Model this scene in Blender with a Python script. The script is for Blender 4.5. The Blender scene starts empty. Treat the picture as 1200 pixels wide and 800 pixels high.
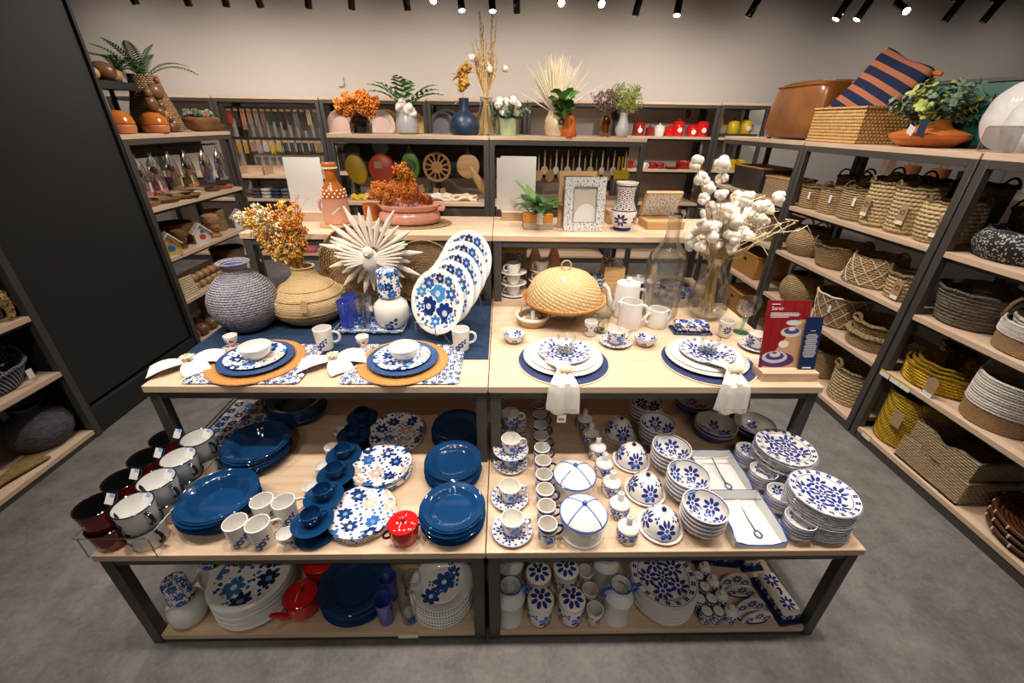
import bpy, math, random
from mathutils import Vector, Matrix, Euler
PI = math.pi
rnd = random.Random(11)
S = bpy.context.scene
COL = S.collection

# ---------------------------------------------------------------- camera
def make_camera():
    cd = bpy.data.cameras.new('camera'); co = bpy.data.objects.new('camera', cd); COL.objects.link(co)
    p, y, r = (math.radians(a) for a in (27.524, 1.536, 0.9404))
    f = Vector((math.sin(y)*math.cos(p), math.cos(y)*math.cos(p), -math.sin(p)))
    R = Vector((math.cos(y), -math.sin(y), 0)); U = R.cross(f)
    R2 = R*math.cos(r)+U*math.sin(r); U2 = -R*math.sin(r)+U*math.cos(r)
    m = Matrix((R2, U2, -f)).transposed().to_4x4(); m.translation = (0, 0, 1.7)
    co.matrix_world = m
    cd.sensor_width = 36.0; cd.lens = 493.88/1200*36; cd.clip_start = .02
    S.camera = co
make_camera()

# ---------------------------------------------------------------- world, lamps, exposure
w = bpy.data.worlds.new('world'); S.world = w; w.use_nodes = True
w.node_tree.nodes['Background'].inputs[0].default_value = (1.0, .93, .86, 1)
w.node_tree.nodes['Background'].inputs[1].default_value = .13
vs = S.view_settings
vs.view_transform = 'Standard'; vs.look = 'None'; vs.gamma = 1; vs.use_curve_mapping = False
vs.exposure = 0.43

def spot(loc, aim, power, angle=70, blend=.6, size=.05, col=(1, .885, .765)):
    l = bpy.data.lights.new('spot_lamp', 'SPOT'); l.energy = power; l.spot_size = math.radians(angle)
    l.spot_blend = blend; l.shadow_soft_size = size; l.color = col
    o = bpy.data.objects.new('spot_lamp', l); COL.objects.link(o); o.location = loc
    o.rotation_euler = (Vector(aim)-Vector(loc)).to_track_quat('-Z', 'Y').to_euler()
    return o
# ceiling track over the front of the tables (above the frame)
for x, ax, pw in ((-1.9, -1.25, 52), (-.95, -.75, 62), (-.3, -.3, 62), (.35, .35, 62), (1.0, .85, 62), (1.9, 1.2, 52)):
    spot((x, .95, 2.85), (ax, 1.4, .7), pw, 70, .75, .05)
# added front fill: unseen spots above the aisle, aimed under the benches
for x, pw in ((-1.3, 17), (-.45, 19), (.45, 19), (1.3, 17)):
    spot((x, -.75, 2.85), (x*.8, .95, .2), pw, 36, .5, .05)
# narrow fill spots added to brighten the top tier and the plant gondola
for x, z, pw in ((-1.0, 1.35, 60), (.3, 1.35, 55), (-.8, 1.42, 120), (.5, 1.42, 95)):
    spot((x, .6, 2.85), (x, 2.35 if z < 1.4 else 3.75, z), pw, 36, .7, .05)
# second track, over the back of the tables
for x, ax, pw in ((-1.5, -1.2, 46), (-.5, -.5, 50), (.5, .5, 50), (1.4, 1.1, 46)):
    spot((x, 2.35, 2.85), (ax, 1.75, .9), pw, 85, .7, .06)
# spots onto the shelving runs left and right and onto the plant shelf
for loc, aim, pw in (((1.0, 1.5, 2.85), (2.3, 1.6, .7), 62), ((1.0, 2.6, 2.85), (2.35, 2.6, .8), 88), ((1.1, 3.8, 2.85), (2.4, 3.7, .9), 75),
                     ((-1.0, 3.5, 2.85), (-2.5, 3.5, 1.0), 125), ((-1.1, .6, 2.85), (-2.6, 1.6, .4), 50),
                     ((-.7, 2.9, 2.85), (-.7, 3.6, 1.3), 60), ((.5, 2.9, 2.85), (.5, 3.6, 1.3), 60),
                     ((-2.6, 3.8, 2.4), (-2.7, 5.7, 1.1), 60), ((2.0, 3.9, 2.4), (2.1, 5.7, 1.2), 60),
                     ):
    spot(loc, aim, pw, 95, .9, .06)
# wall washers behind the visible track
for x, pw in ((-4.3, 44), (-3.1, 50), (-1.9, 54), (-.7, 62), (.5, 62), (1.7, 54), (3.1, 36), (4.6, 30), (6.0, 22)):
    spot((x, 4.72, 3.0), (x, 6.15, 1.25), pw, 112, 1., .10)

# ---------------------------------------------------------------- mesh builder
class MB:
    def __init__(s): s.v = []; s.f = []; s.u = []
    def add(s, vs, fs, us=None):
        n = len(s.v); s.v += [tuple(p) for p in vs]
        s.f += [[i+n for i in f] for f in fs]
        s.u += us if us else [None]*len(fs)
        return s
    def box(s, c, d, rz=0, b=.0, M=None):
        x, y, z = d[0]/2, d[1]/2, d[2]/2
        if b <= 0:
            vs = [(sx*x, sy*y, sz*z) for sz in (-1, 1) for sy in (-1, 1) for sx in (-1, 1)]
            fs = [(0, 2, 3, 1), (4, 5, 7, 6), (0, 1, 5, 4), (2, 6, 7, 3), (0, 4, 6, 2), (1, 3, 7, 5)]
        else:
            b = min(b, x*.9, y*.9, z*.9); vs = []; ix = {}
            for sx in (-1, 1):
                for sy in (-1, 1):
                    for sz in (-1, 1):
                        for k in range(3):
                            p = [sx*(x-b), sy*(y-b), sz*(z-b)]; p[k] = (sx*x, sy*y, sz*z)[k]
                            ix[sx, sy, sz, k] = len(vs); vs.append(tuple(p))
            fs = []
            def q(ids):
                P = [Vector(vs[i]) for i in ids]; c0 = sum(P, Vector())/len(P)
                nn = (P[1]-P[0]).cross(P[2]-P[1])
                fs.append(ids if nn.dot(c0) > 0 else ids[::-1])
            for k in range(3):
                i, j = (k+1) % 3, (k+2) % 3
                for sg in (-1, 1):
                    ids = []
                    for a, bb in ((-1, -1), (1, -1), (1, 1), (-1, 1)):
                        t = [0, 0, 0]; t[k] = sg; t[i] = a; t[j] = bb; ids.append(ix[t[0], t[1], t[2], k])
                    q(ids)
                for a in (-1, 1):
                    for bb in (-1, 1):
                        t0 = [0, 0, 0]; t0[i] = a; t0[j] = bb; t0[k] = -1; t1 = list(t0); t1[k] = 1
                        q([ix[t0[0], t0[1], t0[2], i], ix[t1[0], t1[1], t1[2], i], ix[t1[0], t1[1], t1[2], j], ix[t0[0], t0[1], t0[2], j]])
            for sx in (-1, 1):
                for sy in (-1, 1):
                    for sz in (-1, 1): q([ix[sx, sy, sz, 0], ix[sx, sy, sz, 1], ix[sx, sy, sz, 2]])
        m = (M if M is not None else Matrix.Rotation(rz, 3, 'Z'))
        C = Vector(c)
        return s.add([m @ Vector(p)+C for p in vs], fs)
    def lathe(s, pr, seg=32, c=(0, 0, 0), sx=1, sy=1, M=None, wob=None):
        vs = []; rows = []; L = 0; ls = []
        for k, (r, z) in enumerate(pr):
            if k: L += math.hypot(r-pr[k-1][0], z-pr[k-1][1])
            ls.append(L)
            if r < 1e-6: rows.append([len(vs)]); vs.append(Vector((0, 0, z)))
            else:
                rows.append(list(range(len(vs), len(vs)+seg)))
                for i in range(seg):
                    a = 2*PI*i/seg; rr = r*(wob(a, z) if wob else 1)
                    vs.append(Vector((rr*math.cos(a)*sx, rr*math.sin(a)*sy, z)))
        fs = []; us = []
        for k in range(len(pr)-1):
            A, B = rows[k], rows[k+1]
            if len(A) == 1 and len(B) == 1: continue
            for i in range(seg):
                j = (i+1) % seg; u0, u1 = i/seg, (i+1)/seg
                if len(A) == 1: fs.append((A[0], B[j], B[i])[::1]); us.append(((u0, ls[k]), (u1, ls[k+1]), (u0, ls[k+1])))
                elif len(B) == 1: fs.append((A[i], A[j], B[0])); us.append(((u0, ls[k]), (u1, ls[k]), (u0, ls[k+1])))
                else: fs.append((A[i], A[j], B[j], B[i])); us.append(((u0, ls[k]), (u1, ls[k]), (u1, ls[k+1]), (u0, ls[k+1])))
        C = Vector(c)
        if M is not None: vs = [M @ p for p in vs]
        return s.add([p+C for p in vs], fs, us)
    def ball(s, c, r, seg=14, rings=8, M=None):
        if not hasattr(r, '__len__'): r = (r, r, r)
        return s.lathe([(math.sin(PI*i/rings) if 0 < i < rings else 0, -math.cos(PI*i/rings)*r[2]) for i in range(rings+1)], seg, c, r[0], r[1], M)
    def tube(s, pts, r, seg=8, closed=False, flat=1):
        P = [Vector(p) for p in pts]; n = len(P)
        rr = r if hasattr(r, '__len__') else [r]*n
        T = []
        for i in range(n):
            a = P[(i-1) % n] if (closed or i > 0) else P[i]; b = P[(i+1) % n] if (closed or i < n-1) else P[i]
            t = b-a; T.append(t.normalized() if t.length > 1e-9 else Vector((0, 0, 1)))
        ref = Vector((0, 0, 1)) if abs(T[0].z) < .9 else Vector((1, 0, 0))
        N = (ref-T[0]*ref.dot(T[0])).normalized(); vs = []; L = 0
        for i in range(n):
            if i: L += (P[i]-P[i-1]).length
            N = N-T[i]*N.dot(T[i]); N = N.normalized() if N.length > 1e-6 else T[i].orthogonal().normalized()
            B = T[i].cross(N)
            for k in range(seg):
                a = 2*PI*k/seg; vs.append(P[i]+(N*math.cos(a)*flat+B*math.sin(a))*rr[i])
        fs = []; us = []
        for i in range(n if closed else n-1):
            j = (i+1) % n
            for k in range(seg):
                l = (k+1) % seg; fs.append((i*seg+k, i*seg+l, j*seg+l, j*seg+k))
                us.append(((k/seg, i*.02), ((k+1)/seg, i*.02), ((k+1)/seg, (i+1)*.02), (k/seg, (i+1)*.02)))
        if not closed:
            fs.append(tuple(range(seg))[::-1]); us.append(None); fs.append(tuple(range((n-1)*seg, n*seg))); us.append(None)
        return s.add(vs, fs, us)
    def ext(s, poly, z0, z1, M=None, c=(0, 0, 0)):
        n = len(poly); vs = [Vector((x, y, z0)) for x, y in poly]+[Vector((x, y, z1)) for x, y in poly]
        ar = sum(poly[i][0]*poly[(i+1) % n][1]-poly[(i+1) % n][0]*poly[i][1] for i in range(n))
        if ar < 0: vs = [Vector((x, y, z0)) for x, y in poly[::-1]]+[Vector((x, y, z1)) for x, y in poly[::-1]]
        fs = [tuple(range(n))[::-1], tuple(range(n, 2*n))]+[(i, (i+1) % n, n+(i+1) % n, n+i) for i in range(n)]
        if M is not None: vs = [M @ p for p in vs]
        C = Vector(c)
        return s.add([p+C for p in vs], fs)
    def grid(s, nx, ny, fn, closed=False):
        vs = [fn(i/(nx-1), j/(ny-1)) for j in range(ny) for i in range(nx)]
        fs = []; us = []
        for j in range(ny-1):
            for i in range(nx-1):
                fs.append((j*nx+i, j*nx+i+1, (j+1)*nx+i+1, (j+1)*nx+i))
                us.append(tuple((a/(nx-1), b/(ny-1)) for a, b in ((i, j), (i+1, j), (i+1, j+1), (i, j+1))))
        return s.add(vs, fs, us)
    def slab(s, nx, ny, fn, t):
        """a sheet of real thickness t: top given by fn(u,v), underside t below along z"""
        n0 = len(s.v); s.grid(nx, ny, fn)
        s.add([Vector(fn(i/(nx-1), j/(ny-1)))-Vector((0, 0, t)) for j in range(ny) for i in range(nx)],
              [(j*nx+i, (j+1)*nx+i, (j+1)*nx+i+1, j*nx+i+1) for j in range(ny-1) for i in range(nx-1)])
        k = nx*ny; ring = list(range(nx))+[j*nx+nx-1 for j in range(1, ny)]+[(ny-1)*nx+i for i in range(nx-2, -1, -1)]+[j*nx for j in range(ny-2, 0, -1)]
        for a, b in zip(ring, ring[1:]+ring[:1]): s.f.append([n0+b, n0+a, n0+k+a, n0+k+b]); s.u.append(None)
        return s
    def me(s, name, mat=None, ang=38):
        m = bpy.data.meshes.new(name); m.from_pydata(s.v, [], s.f)
        if any(s.u):
            ul = m.uv_layers.new(name='UVMap').data; k = 0
            for f, u in zip(s.f, s.u):
                for i in range(len(f)):
                    if u: ul[k].uv = u[i]
                    k += 1
        m.polygons.foreach_set('use_smooth', [True]*len(m.polygons))
        m.set_sharp_from_angle(angle=math.radians(ang))
        if mat: m.materials.append(mat)
        return m

def arc(c, r, a0, a1, n, ax='xz', y=0):
    out = []
    for i in range(n):
        a = a0+(a1-a0)*i/(n-1); p, q = r*math.cos(a), r*math.sin(a)
        out.append((c[0]+p, y, c[1]+q) if ax == 'xz' else (c[0]+p, c[1]+q, y))
    return out
def shell(out, t):
    """closed cross-section of a vessel from its outer profile (axis bottom -> rim)"""
    inn = []; n = len(out)
    for i, (r, z) in enumerate(out):
        a = out[max(i-1, 0)]; b = out[min(i+1, n-1)]; dx, dz = b[0]-a[0], b[1]-a[1]; l = math.hypot(dx, dz) or 1
        rr, zz = r-dz/l*t, z+dx/l*t
        if i == n-1: rr, zz = r-t, z
        inn.append((max(rr, 0) if r > 1e-6 else 0, zz))
    o = out[:-1]+[(out[-1][0], out[-1][1]-t*.3), (out[-1][0]-t*.3, out[-1][1]), (out[-1][0]-t*.7, out[-1][1])]
    return o+inn[::-1]

def ob(name, me, parent=None, loc=(0, 0, 0), rot=(0, 0, 0), sc=None):
    o = bpy.data.objects.new(name, me); COL.objects.link(o)
    o.location = loc; o.rotation_euler = rot
    if sc: o.scale = sc if hasattr(sc, '__len__') else (sc, sc, sc)
    if parent: o.parent = parent
    return o
def tag(o, label, cat, group=None):
    o['label'] = label; o['category'] = cat; o['kind'] = 'thing'
    if group: o['group'] = group
    return o
def struct(o): o['kind'] = 'structure'; return o
def thing(name, label, cat, loc=(0, 0, 0), rz=0, group=None, rot=None, sc=None):
    return tag(ob(name, None, None, loc, rot or (0, 0, rz), sc), label, cat, group)
def inst(spec, loc, rz, label, group=None, rot=None, sc=None):
    """spec = (name, category, [(part, mesh[, loc, rot, [subparts]])]); one bare mesh makes a one-mesh thing"""
    name, cat, parts = spec
    if not isinstance(parts, list):
        return tag(ob(name, parts, None, loc, rot or (0, 0, rz), sc), label, cat, group)
    t = thing(name, label, cat, loc, rz, group, rot, sc)
    for p in parts:
        o = ob(p[0], p[1], t, p[2] if len(p) > 2 else (0, 0, 0), p[3] if len(p) > 3 else (0, 0, 0))
        for q in (p[4] if len(p) > 4 else []): ob(q[0], q[1], o, q[2] if len(q) > 2 else (0, 0, 0), q[3] if len(q) > 3 else (0, 0, 0))
    return t
ORD = ['topmost', 'second', 'third', 'fourth', 'fifth', 'sixth', 'seventh', 'eighth', 'ninth', 'tenth', 'eleventh', 'twelfth', 'thirteenth', 'fourteenth', 'fifteenth']
NTH = ['first']+ORD[1:]

# ---------------------------------------------------------------- materials
class T:
    def __init__(s, name):
        m = bpy.data.materials.new(name); m.use_nodes = True; s.m = m; s.nt = m.node_tree; s.p = s.nt.nodes['Principled BSDF']; s.out = s.nt.nodes['Material Output']
    def n(s, t, **k):
        o = s.nt.nodes.new(t)
        for a, b in k.items():
            if a.startswith('i_'): s.set(o.inputs[a[2:].replace('_', ' ')], b)
            else: setattr(o, a, b)
        return o
    def set(s, sock, v):
        if isinstance(v, bpy.types.NodeSocket): s.nt.links.new(v, sock)
        elif hasattr(v, '__len__') and sock.type == 'RGBA': sock.default_value = (*v[:3], 1)
        else: sock.default_value = v
    def ma(s, op, a, b=0, c=0, clamp=False):
        o = s.nt.nodes.new('ShaderNodeMath'); o.operation = op; o.use_clamp = clamp
        s.set(o.inputs[0], a); s.set(o.inputs[1], b)
        if len(o.inputs) > 2: s.set(o.inputs[2], c)
        return o.outputs[0]
    def vm(s, op, a, b=(0, 0, 0), sc=None):
        o = s.nt.nodes.new('ShaderNodeVectorMath'); o.operation = op
        s.set(o.inputs[0], a)
        if sc is None: s.set(o.inputs[1], b)
        else: s.set(o.inputs['Scale'], sc)
        return o.outputs[0]
    def mix(s, f, a, b):
        o = s.nt.nodes.new('ShaderNodeMix'); o.data_type = 'RGBA'
        s.set(o.inputs[0], f); s.set(o.inputs[6], a); s.set(o.inputs[7], b)
        return o.outputs[2]
    def co(s, w='Object'): return s.n('ShaderNodeTexCoord').outputs[w]
    def sep(s, v): o = s.n('ShaderNodeSeparateXYZ'); s.set(o.inputs[0], v); return o.outputs
    def com(s, x, y, z=0.0):
        o = s.n('ShaderNodeCombineXYZ')
        for i, v in enumerate((x, y, z)): s.set(o.inputs[i], v)
        return o.outputs[0]
    def noise(s, v, sc, det=3, rough=.5): return s.n('ShaderNodeTexNoise', i_Vector=v, i_Scale=sc, i_Detail=det, i_Roughness=rough).outputs[0]
    def rng(s, v, a, b, c=0., d=1.):
        return s.n('ShaderNodeMapRange', i_Value=v, i_From_Min=a, i_From_Max=b, i_To_Min=c, i_To_Max=d).outputs[0]
    def bump(s, h, st, d=.01): s.nt.links.new(s.n('ShaderNodeBump', i_Height=h, i_Strength=st, i_Distance=d).outputs[0], s.p.inputs['Normal'])
    def fin(s, col, rough=.5, metal=0., spec=None, coat=0., **k):
        s.set(s.p.inputs['Base Color'], col); s.set(s.p.inputs['Roughness'], rough); s.set(s.p.inputs['Metallic'], metal)
        if spec is not None: s.p.inputs['Specular IOR Level'].default_value = spec
        if coat: s.p.inputs['Coat Weight'].default_value = coat; s.p.inputs['Coat Roughness'].default_value = .05
        return s.m
    # polar repeat: returns a vec2 in the frame of the nearest of n copies at distance d, scaled by 1/size
    def polar(s, x, y):
        return s.ma('SQRT', s.ma('ADD', s.ma('MULTIPLY', x, x), s.ma('MULTIPLY', y, y))), s.ma('ARCTAN2', y, x)
    def fold(s, a, n, off=0.):
        f = s.ma('SUBTRACT', s.ma('FRACT', s.ma('ADD', s.ma('MULTIPLY', a, n/(2*PI)), off+10)), .5)
        return s.ma('MULTIPLY', f, 2*PI/n)
    def ring(s, r, a, n, d, size, off=0.):
        fa = s.fold(a, n, off)
        return s.ma('DIVIDE', s.ma('SUBTRACT', s.ma('MULTIPLY', r, s.ma('COSINE', fa)), d), size), s.ma('DIVIDE', s.ma('MULTIPLY', r, s.ma('SINE', fa)), size)
    def daisy(s, x, y, n=8, w=.2, r0=.24, r1=1., core=.2, off=0.):
        r, a = s.polar(x, y); fa = s.fold(a, n, off)
        px = s.ma('DIVIDE', s.ma('SUBTRACT', s.ma('MULTIPLY', r, s.ma('COSINE', fa)), (r0+r1)/2), (r1-r0)/2)
        py = s.ma('DIVIDE', s.ma('MULTIPLY', r, s.ma('SINE', fa)), w)
        e = s.ma('ADD', s.ma('MULTIPLY', px, px), s.ma('MULTIPLY', py, py))
        return s.ma('LESS_THAN', e, 1), s.ma('LESS_THAN', r, core)
    def band(s, r, a, b): return s.ma('MULTIPLY', s.ma('GREATER_THAN', r, a), s.ma('LESS_THAN', r, b))
    def mx(s, a, b): return s.ma('MAXIMUM', a, b)

def plain(name, col, rough=.5, metal=0., var=.0, vsc=8, bump=0, bsc=60, spec=None, coat=0.):
    t = T(name)
    c = col
    if var:
        nz = t.noise(t.co(), vsc, 4)
        c = t.mix(t.rng(nz, .3, .7), tuple(v*(1-var) for v in col), tuple(min(1, v*(1+var)) for v in col))
    if bump: t.bump(t.noise(t.co(), bsc, 3), bump, .004)
    return t.fin(c, rough, metal, spec, coat)
def wood(name, c1, c2, sc=6, rough=.45, ax=0):
    t = T(name); v = t.co(); rz = t.n('ShaderNodeObjectInfo').outputs['Random']
    o = t.n('ShaderNodeMapping', i_Vector=v, i_Scale=[(.6, 7, 7), (7, .6, 7), (7, 7, .6)][ax]); t.set(o.inputs['Location'], t.com(t.ma('MULTIPLY', rz, 9), rz, rz))
    a = t.noise(o.outputs[0], sc, 5, .6); b = t.noise(o.outputs[0], sc*6, 3, .6)
    f = t.ma('ADD', t.ma('MULTIPLY', t.rng(a, .35, .65), .7), t.ma('MULTIPLY', b, .3))
    t.bump(b, .08, .002)
    return t.fin(t.mix(f, c1, c2), rough)
def weave(name, c1, c2, nu=40, nv=90, rough=.75, uv=True, st=.7, dark=.35, diag=0.):
    """woven strands: over-under rows, nu strands round, nv rows per metre (or both per metre on object coordinates)"""
    t = T(name)
    if uv: x, y, _ = t.sep(t.co('UV'))
    else:
        a, b, y = t.sep(t.co()); x = t.ma('ADD', a, b)
    U = t.ma('MULTIPLY', x, nu); V = t.ma('ADD', t.ma('MULTIPLY', y, nv), t.ma('MULTIPLY', U, diag))
    row = t.ma('FLOOR', V); par = t.ma('MULTIPLY', t.ma('MODULO', row, 2), PI)
    su = t.ma('SINE', t.ma('ADD', t.ma('MULTIPLY', U, 2*PI), par))
    sv = t.ma('ABSOLUTE', t.ma('SINE', t.ma('MULTIPLY', V, PI)))
    h = t.ma('MULTIPLY', sv, t.ma('ADD', t.ma('MULTIPLY', su, .35), .65))
    nz = t.noise(t.co(), 55, 3); wn = t.n('ShaderNodeTexWhiteNoise', noise_dimensions='2D', i_Vector=t.com(row, t.ma('FLOOR', t.ma('MULTIPLY', U, 1.0)))).outputs[0]
    c = t.mix(t.ma('ADD', t.ma('MULTIPLY', nz, .6), t.ma('MULTIPLY', wn, .4)), c1, c2)
    c = t.mix(t.rng(h, 0, .35), tuple(v*dark for v in c1), c)
    t.bump(h, st, .006)
    return t.fin(c, rough, spec=.25)
def glass(name, tint=(1, 1, 1), gl=.10, rough=.03, body=None, bf=0.):
    t = T(name); tr = t.n('ShaderNodeBsdfTransparent', i_Color=tint); g = t.n('ShaderNodeBsdfGlossy', i_Roughness=rough)
    lw = t.n('ShaderNodeLayerWeight', i_Blend=.35)
    f = t.ma('ADD', t.ma('MULTIPLY', lw.outputs['Facing'], .60), gl*.5, clamp=True)
    mx = t.n('ShaderNodeMixShader'); t.set(mx.inputs[0], f); t.nt.links.new(tr.outputs[0], mx.inputs[1]); t.nt.links.new(g.outputs[0], mx.inputs[2])
    res = mx.outputs[0]
    if body:
        d = t.n('ShaderNodeBsdfDiffuse', i_Color=body); m2 = t.n('ShaderNodeMixShader'); m2.inputs[0].default_value = bf; t.nt.links.new(res, m2.inputs[1]); t.nt.links.new(d.outputs[0], m2.inputs[2]); res = m2.outputs[0]
    t.nt.links.new(res, t.out.inputs[0]); return t.m
def emit(name, col, st):
    t = T(name); e = t.n('ShaderNodeEmission', i_Color=col, i_Strength=st); t.nt.links.new(e.outputs[0], t.out.inputs[0]); return t.m

GLZ = (.80, .77, .72); NAVY = (.012, .02, .13); BLUE = (.02, .06, .36)
def daisy_plate(name, R, base=GLZ):
    t = T(name); x, y, z = t.sep(t.vm('SCALE', t.co(), sc=1/R)); r, a = t.polar(x, y)
    p1, c1 = t.daisy(*t.ring(r, a, 5, .47, .29), 8, .205, .32, 1.05); p2, c2 = t.daisy(t.ma('DIVIDE', x, .22), t.ma('DIVIDE', y, .22), 8, .2, .3, 1, .2)
    p3, c3 = t.daisy(*t.ring(r, a, 18, .87, .085, .5), 4, .40, .12, 1)
    m = t.mx(t.mx(p1, p2), t.mx(p3, t.mx(t.band(r, .968, .988), t.band(r, .755, .775))))
    c = t.mix(m, t.mix(t.noise(t.co(), 25), base, tuple(v*.94 for v in base)), t.mix(t.noise(t.co(), 60), NAVY, BLUE))
    return t.fin(t.mix(t.mx(c1, c2), c, BLUE), .12, spec=.6)
def daisy_wrap(name, n, circ, vc, size, bands=(), base=GLZ, petals=8, rows=()):
    """daisies round a lathed body (UV: u round, v metres along the profile)"""
    t = T(name); u, v, _ = t.sep(t.co('UV'))
    x = t.ma('MULTIPLY', t.ma('SUBTRACT', t.ma('FRACT', t.ma('MULTIPLY', u, n)), .5), circ/n/size)
    p, c = t.daisy(x, t.ma('DIVIDE', t.ma('SUBTRACT', v, vc), size), petals, .205, .30, 1.06)
    x2 = t.ma('MULTIPLY', t.ma('SUBTRACT', t.ma('FRACT', t.ma('ADD', t.ma('MULTIPLY', u, n), .5)), .5), circ/n/size)
    p2, c2 = t.daisy(t.ma('MULTIPLY', x2, 2.4), t.ma('DIVIDE', t.ma('SUBTRACT', v, vc+size*.75), size/2.4), 3, .3, .1, 1)
    m = t.mx(p, p2)
    for n3, c3, s3 in rows:
        x3 = t.ma('MULTIPLY', t.ma('SUBTRACT', t.ma('FRACT', t.ma('ADD', t.ma('MULTIPLY', u, n3), .25)), .5), circ/n3/s3); m = t.mx(m, t.daisy(x3, t.ma('DIVIDE', t.ma('SUBTRACT', v, c3), s3), 8, .19, .24, 1)[0])
    for b0, b1 in bands: m = t.mx(m, t.band(v, b0, b1))
    col = t.mix(m, base, t.mix(t.noise(t.co(), 60), NAVY, BLUE))
    return t.fin(t.mix(c, col, (.03, .12, .55)), .14, spec=.6)
def folk(name, sc, base=(.86, .85, .83), cols=((.01, .03, .16), (.03, .13, .42), (.02, .05, .25)), beige=True, rough=.15, uvc=None, dens=.43, rmax=None, plane='xy', vine=0., leaf=.46):
    """scattered folk flowers: two sizes of blossoms in jittered cells with dots and leaves between"""
    t = T(name)
    if uvc: u, v, _ = t.sep(t.co('UV')); vec = t.com(t.ma('MULTIPLY', u, uvc), v, 0.)
    else: vec = t.co()
    xx, yy, zz = t.sep(vec)
    if plane == 'xz': yy = zz
    if plane == 'box' and not uvc: xx = t.ma('ADD', xx, t.ma('MULTIPLY', zz, .8)); yy = t.ma('ADD', yy, zz)
    vec = t.com(xx, yy, 0.)
    def layer(s, n, rnds, size, w, off):
        vo = t.n('ShaderNodeTexVoronoi', voronoi_dimensions='2D', i_Vector=t.vm('ADD', vec, (off, off*.7, 0)), i_Scale=s, i_Randomness=rnds)
        d = t.vm('SUBTRACT', t.vm('ADD', vec, (off, off*.7, 0)), vo.outputs['Position'])
        x, y, _ = t.sep(t.vm('SCALE', d, sc=s/size)); q = t.sep(vo.outputs['Color'])
        p, c = t.daisy(x, y, n, w, .2, 1, .28)
        return p, c, q
    p1, c1, q1 = layer(sc, 7, .6, dens, .27, 0)
    p2, c2, q2 = layer(sc*2.2, 2, .9, leaf, .38, .31)
    p3, c3, q3 = layer(sc*3.2, 2, .9, .40, .1, .77); p3 = t.ma('MULTIPLY', t.band(t.ma('ADD', c3, q3[0]), 1.45, 3), 1.)
    ca = t.mix(t.ma('GREATER_THAN', q1[0], .5), cols[0], cols[1]); cb = t.mix(t.ma('GREATER_THAN', q2[1], .45), cols[1], cols[2])
    if beige: ca = t.mix(t.ma('GREATER_THAN', q1[2], .83), ca, (.60, .47, .36))
    r1 = t.mx(p1, c1)
    if vine:
        ve = t.n('ShaderNodeTexVoronoi', voronoi_dimensions='2D', feature='DISTANCE_TO_EDGE', i_Vector=t.vm('ADD', vec, t.vm('SCALE', t.com(t.noise(vec, sc*1.5), t.noise(t.vm('ADD', vec, (3, 3, 0)), sc*1.5), 0.), sc=1.2/sc)), i_Scale=sc*1.5); p3 = t.mx(p3, t.ma('LESS_THAN', ve.outputs['Distance'], vine))
    c = t.mix(t.mx(p3, t.mx(p2, 0)), base, cb)
    c = t.mix(r1, c, ca); c = t.mix(c1, c, t.mix(t.ma('GREATER_THAN', q1[1], .5), (.10, .30, .62), (.75, .75, .74)))
    if rmax:
        x, y, z = t.sep(t.co()); r, a = t.polar(x, y); c = t.mix(t.ma('GREATER_THAN', r, rmax), c, base)
    return t.fin(c, rough, spec=.5)

M = {}
M['wood'] = wood('pale_oak', (.56, .40, .27), (.72, .54, .385), 5)
M['woody'] = wood('pale_oak_along_y', (.54, .39, .28), (.68, .51, .38), 5, ax=1)
M['pine'] = wood('pine_box', (.50, .28, .11), (.66, .42, .20), 8)
M['steel'] = plain('dark_steel', (.060, .054, .049), .42, .0, .06, 20, .05, 300, spec=.4)
M['black'] = plain('matt_black_panel', (.020, .020, .021), .5, 0, .1, 3, .03, 120, spec=.35)
M['blackin'] = plain('black_back_panel', (.012, .012, .012), .7)
M['white'] = plain('white_glaze', (.82, .80, .77), .07, spec=.6)
M['grey'] = plain('grey_glaze', (.55, .54, .52), .2, spec=.5)
M['cobalt'] = plain('cobalt_glaze', (.005, .040, .128), .07, 0, .12, 6, spec=.7)
M['cobalt2'] = plain('navy_glaze', (.006, .018, .085), .07, 0, .1, 6, spec=.7)
M['inside'] = plain('cup_inside_glaze', (.62, .57, .50), .2, spec=.5)
M['darkrim'] = plain('black_enamel', (.008, .008, .009), .07, spec=.6)
M['enwhite'] = plain('white_enamel', (.78, .78, .77), .07, spec=.6)
M['enred'] = plain('dark_red_enamel', (.22, .008, .012), .07, spec=.6)
M['red'] = plain('bright_red_enamel', (.62, .012, .012), .07, spec=.6)
M['paper'] = plain('white_paper', (.80, .80, .80), .6)
M['kraft'] = plain('kraft_card', (.38, .24, .13), .8, 0, .1, 30)
M['yellowp'] = plain('yellow_card', (.75, .48, .02), .6)
M['blueline'] = plain('bright_blue_enamel', (.02, .10, .42), .15, spec=.6)
M['sticker'] = plain('blue_sticker', (.04, .22, .90), .45)
M['greentag'] = plain('ink_grey', (.25, .25, .27), .6)
M['glass'] = glass('clear_glass', (.96, .97, .96))
M['glassblue'] = glass('blue_glass', (.42, .48, .92), .12, .03, (.10, .17, .70), .30)
M['glassteal'] = glass('teal_glass', (.55, .88, .82), .14)
M['wire'] = plain('steel_wire', (.30, .29, .28), .3, .9)
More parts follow.
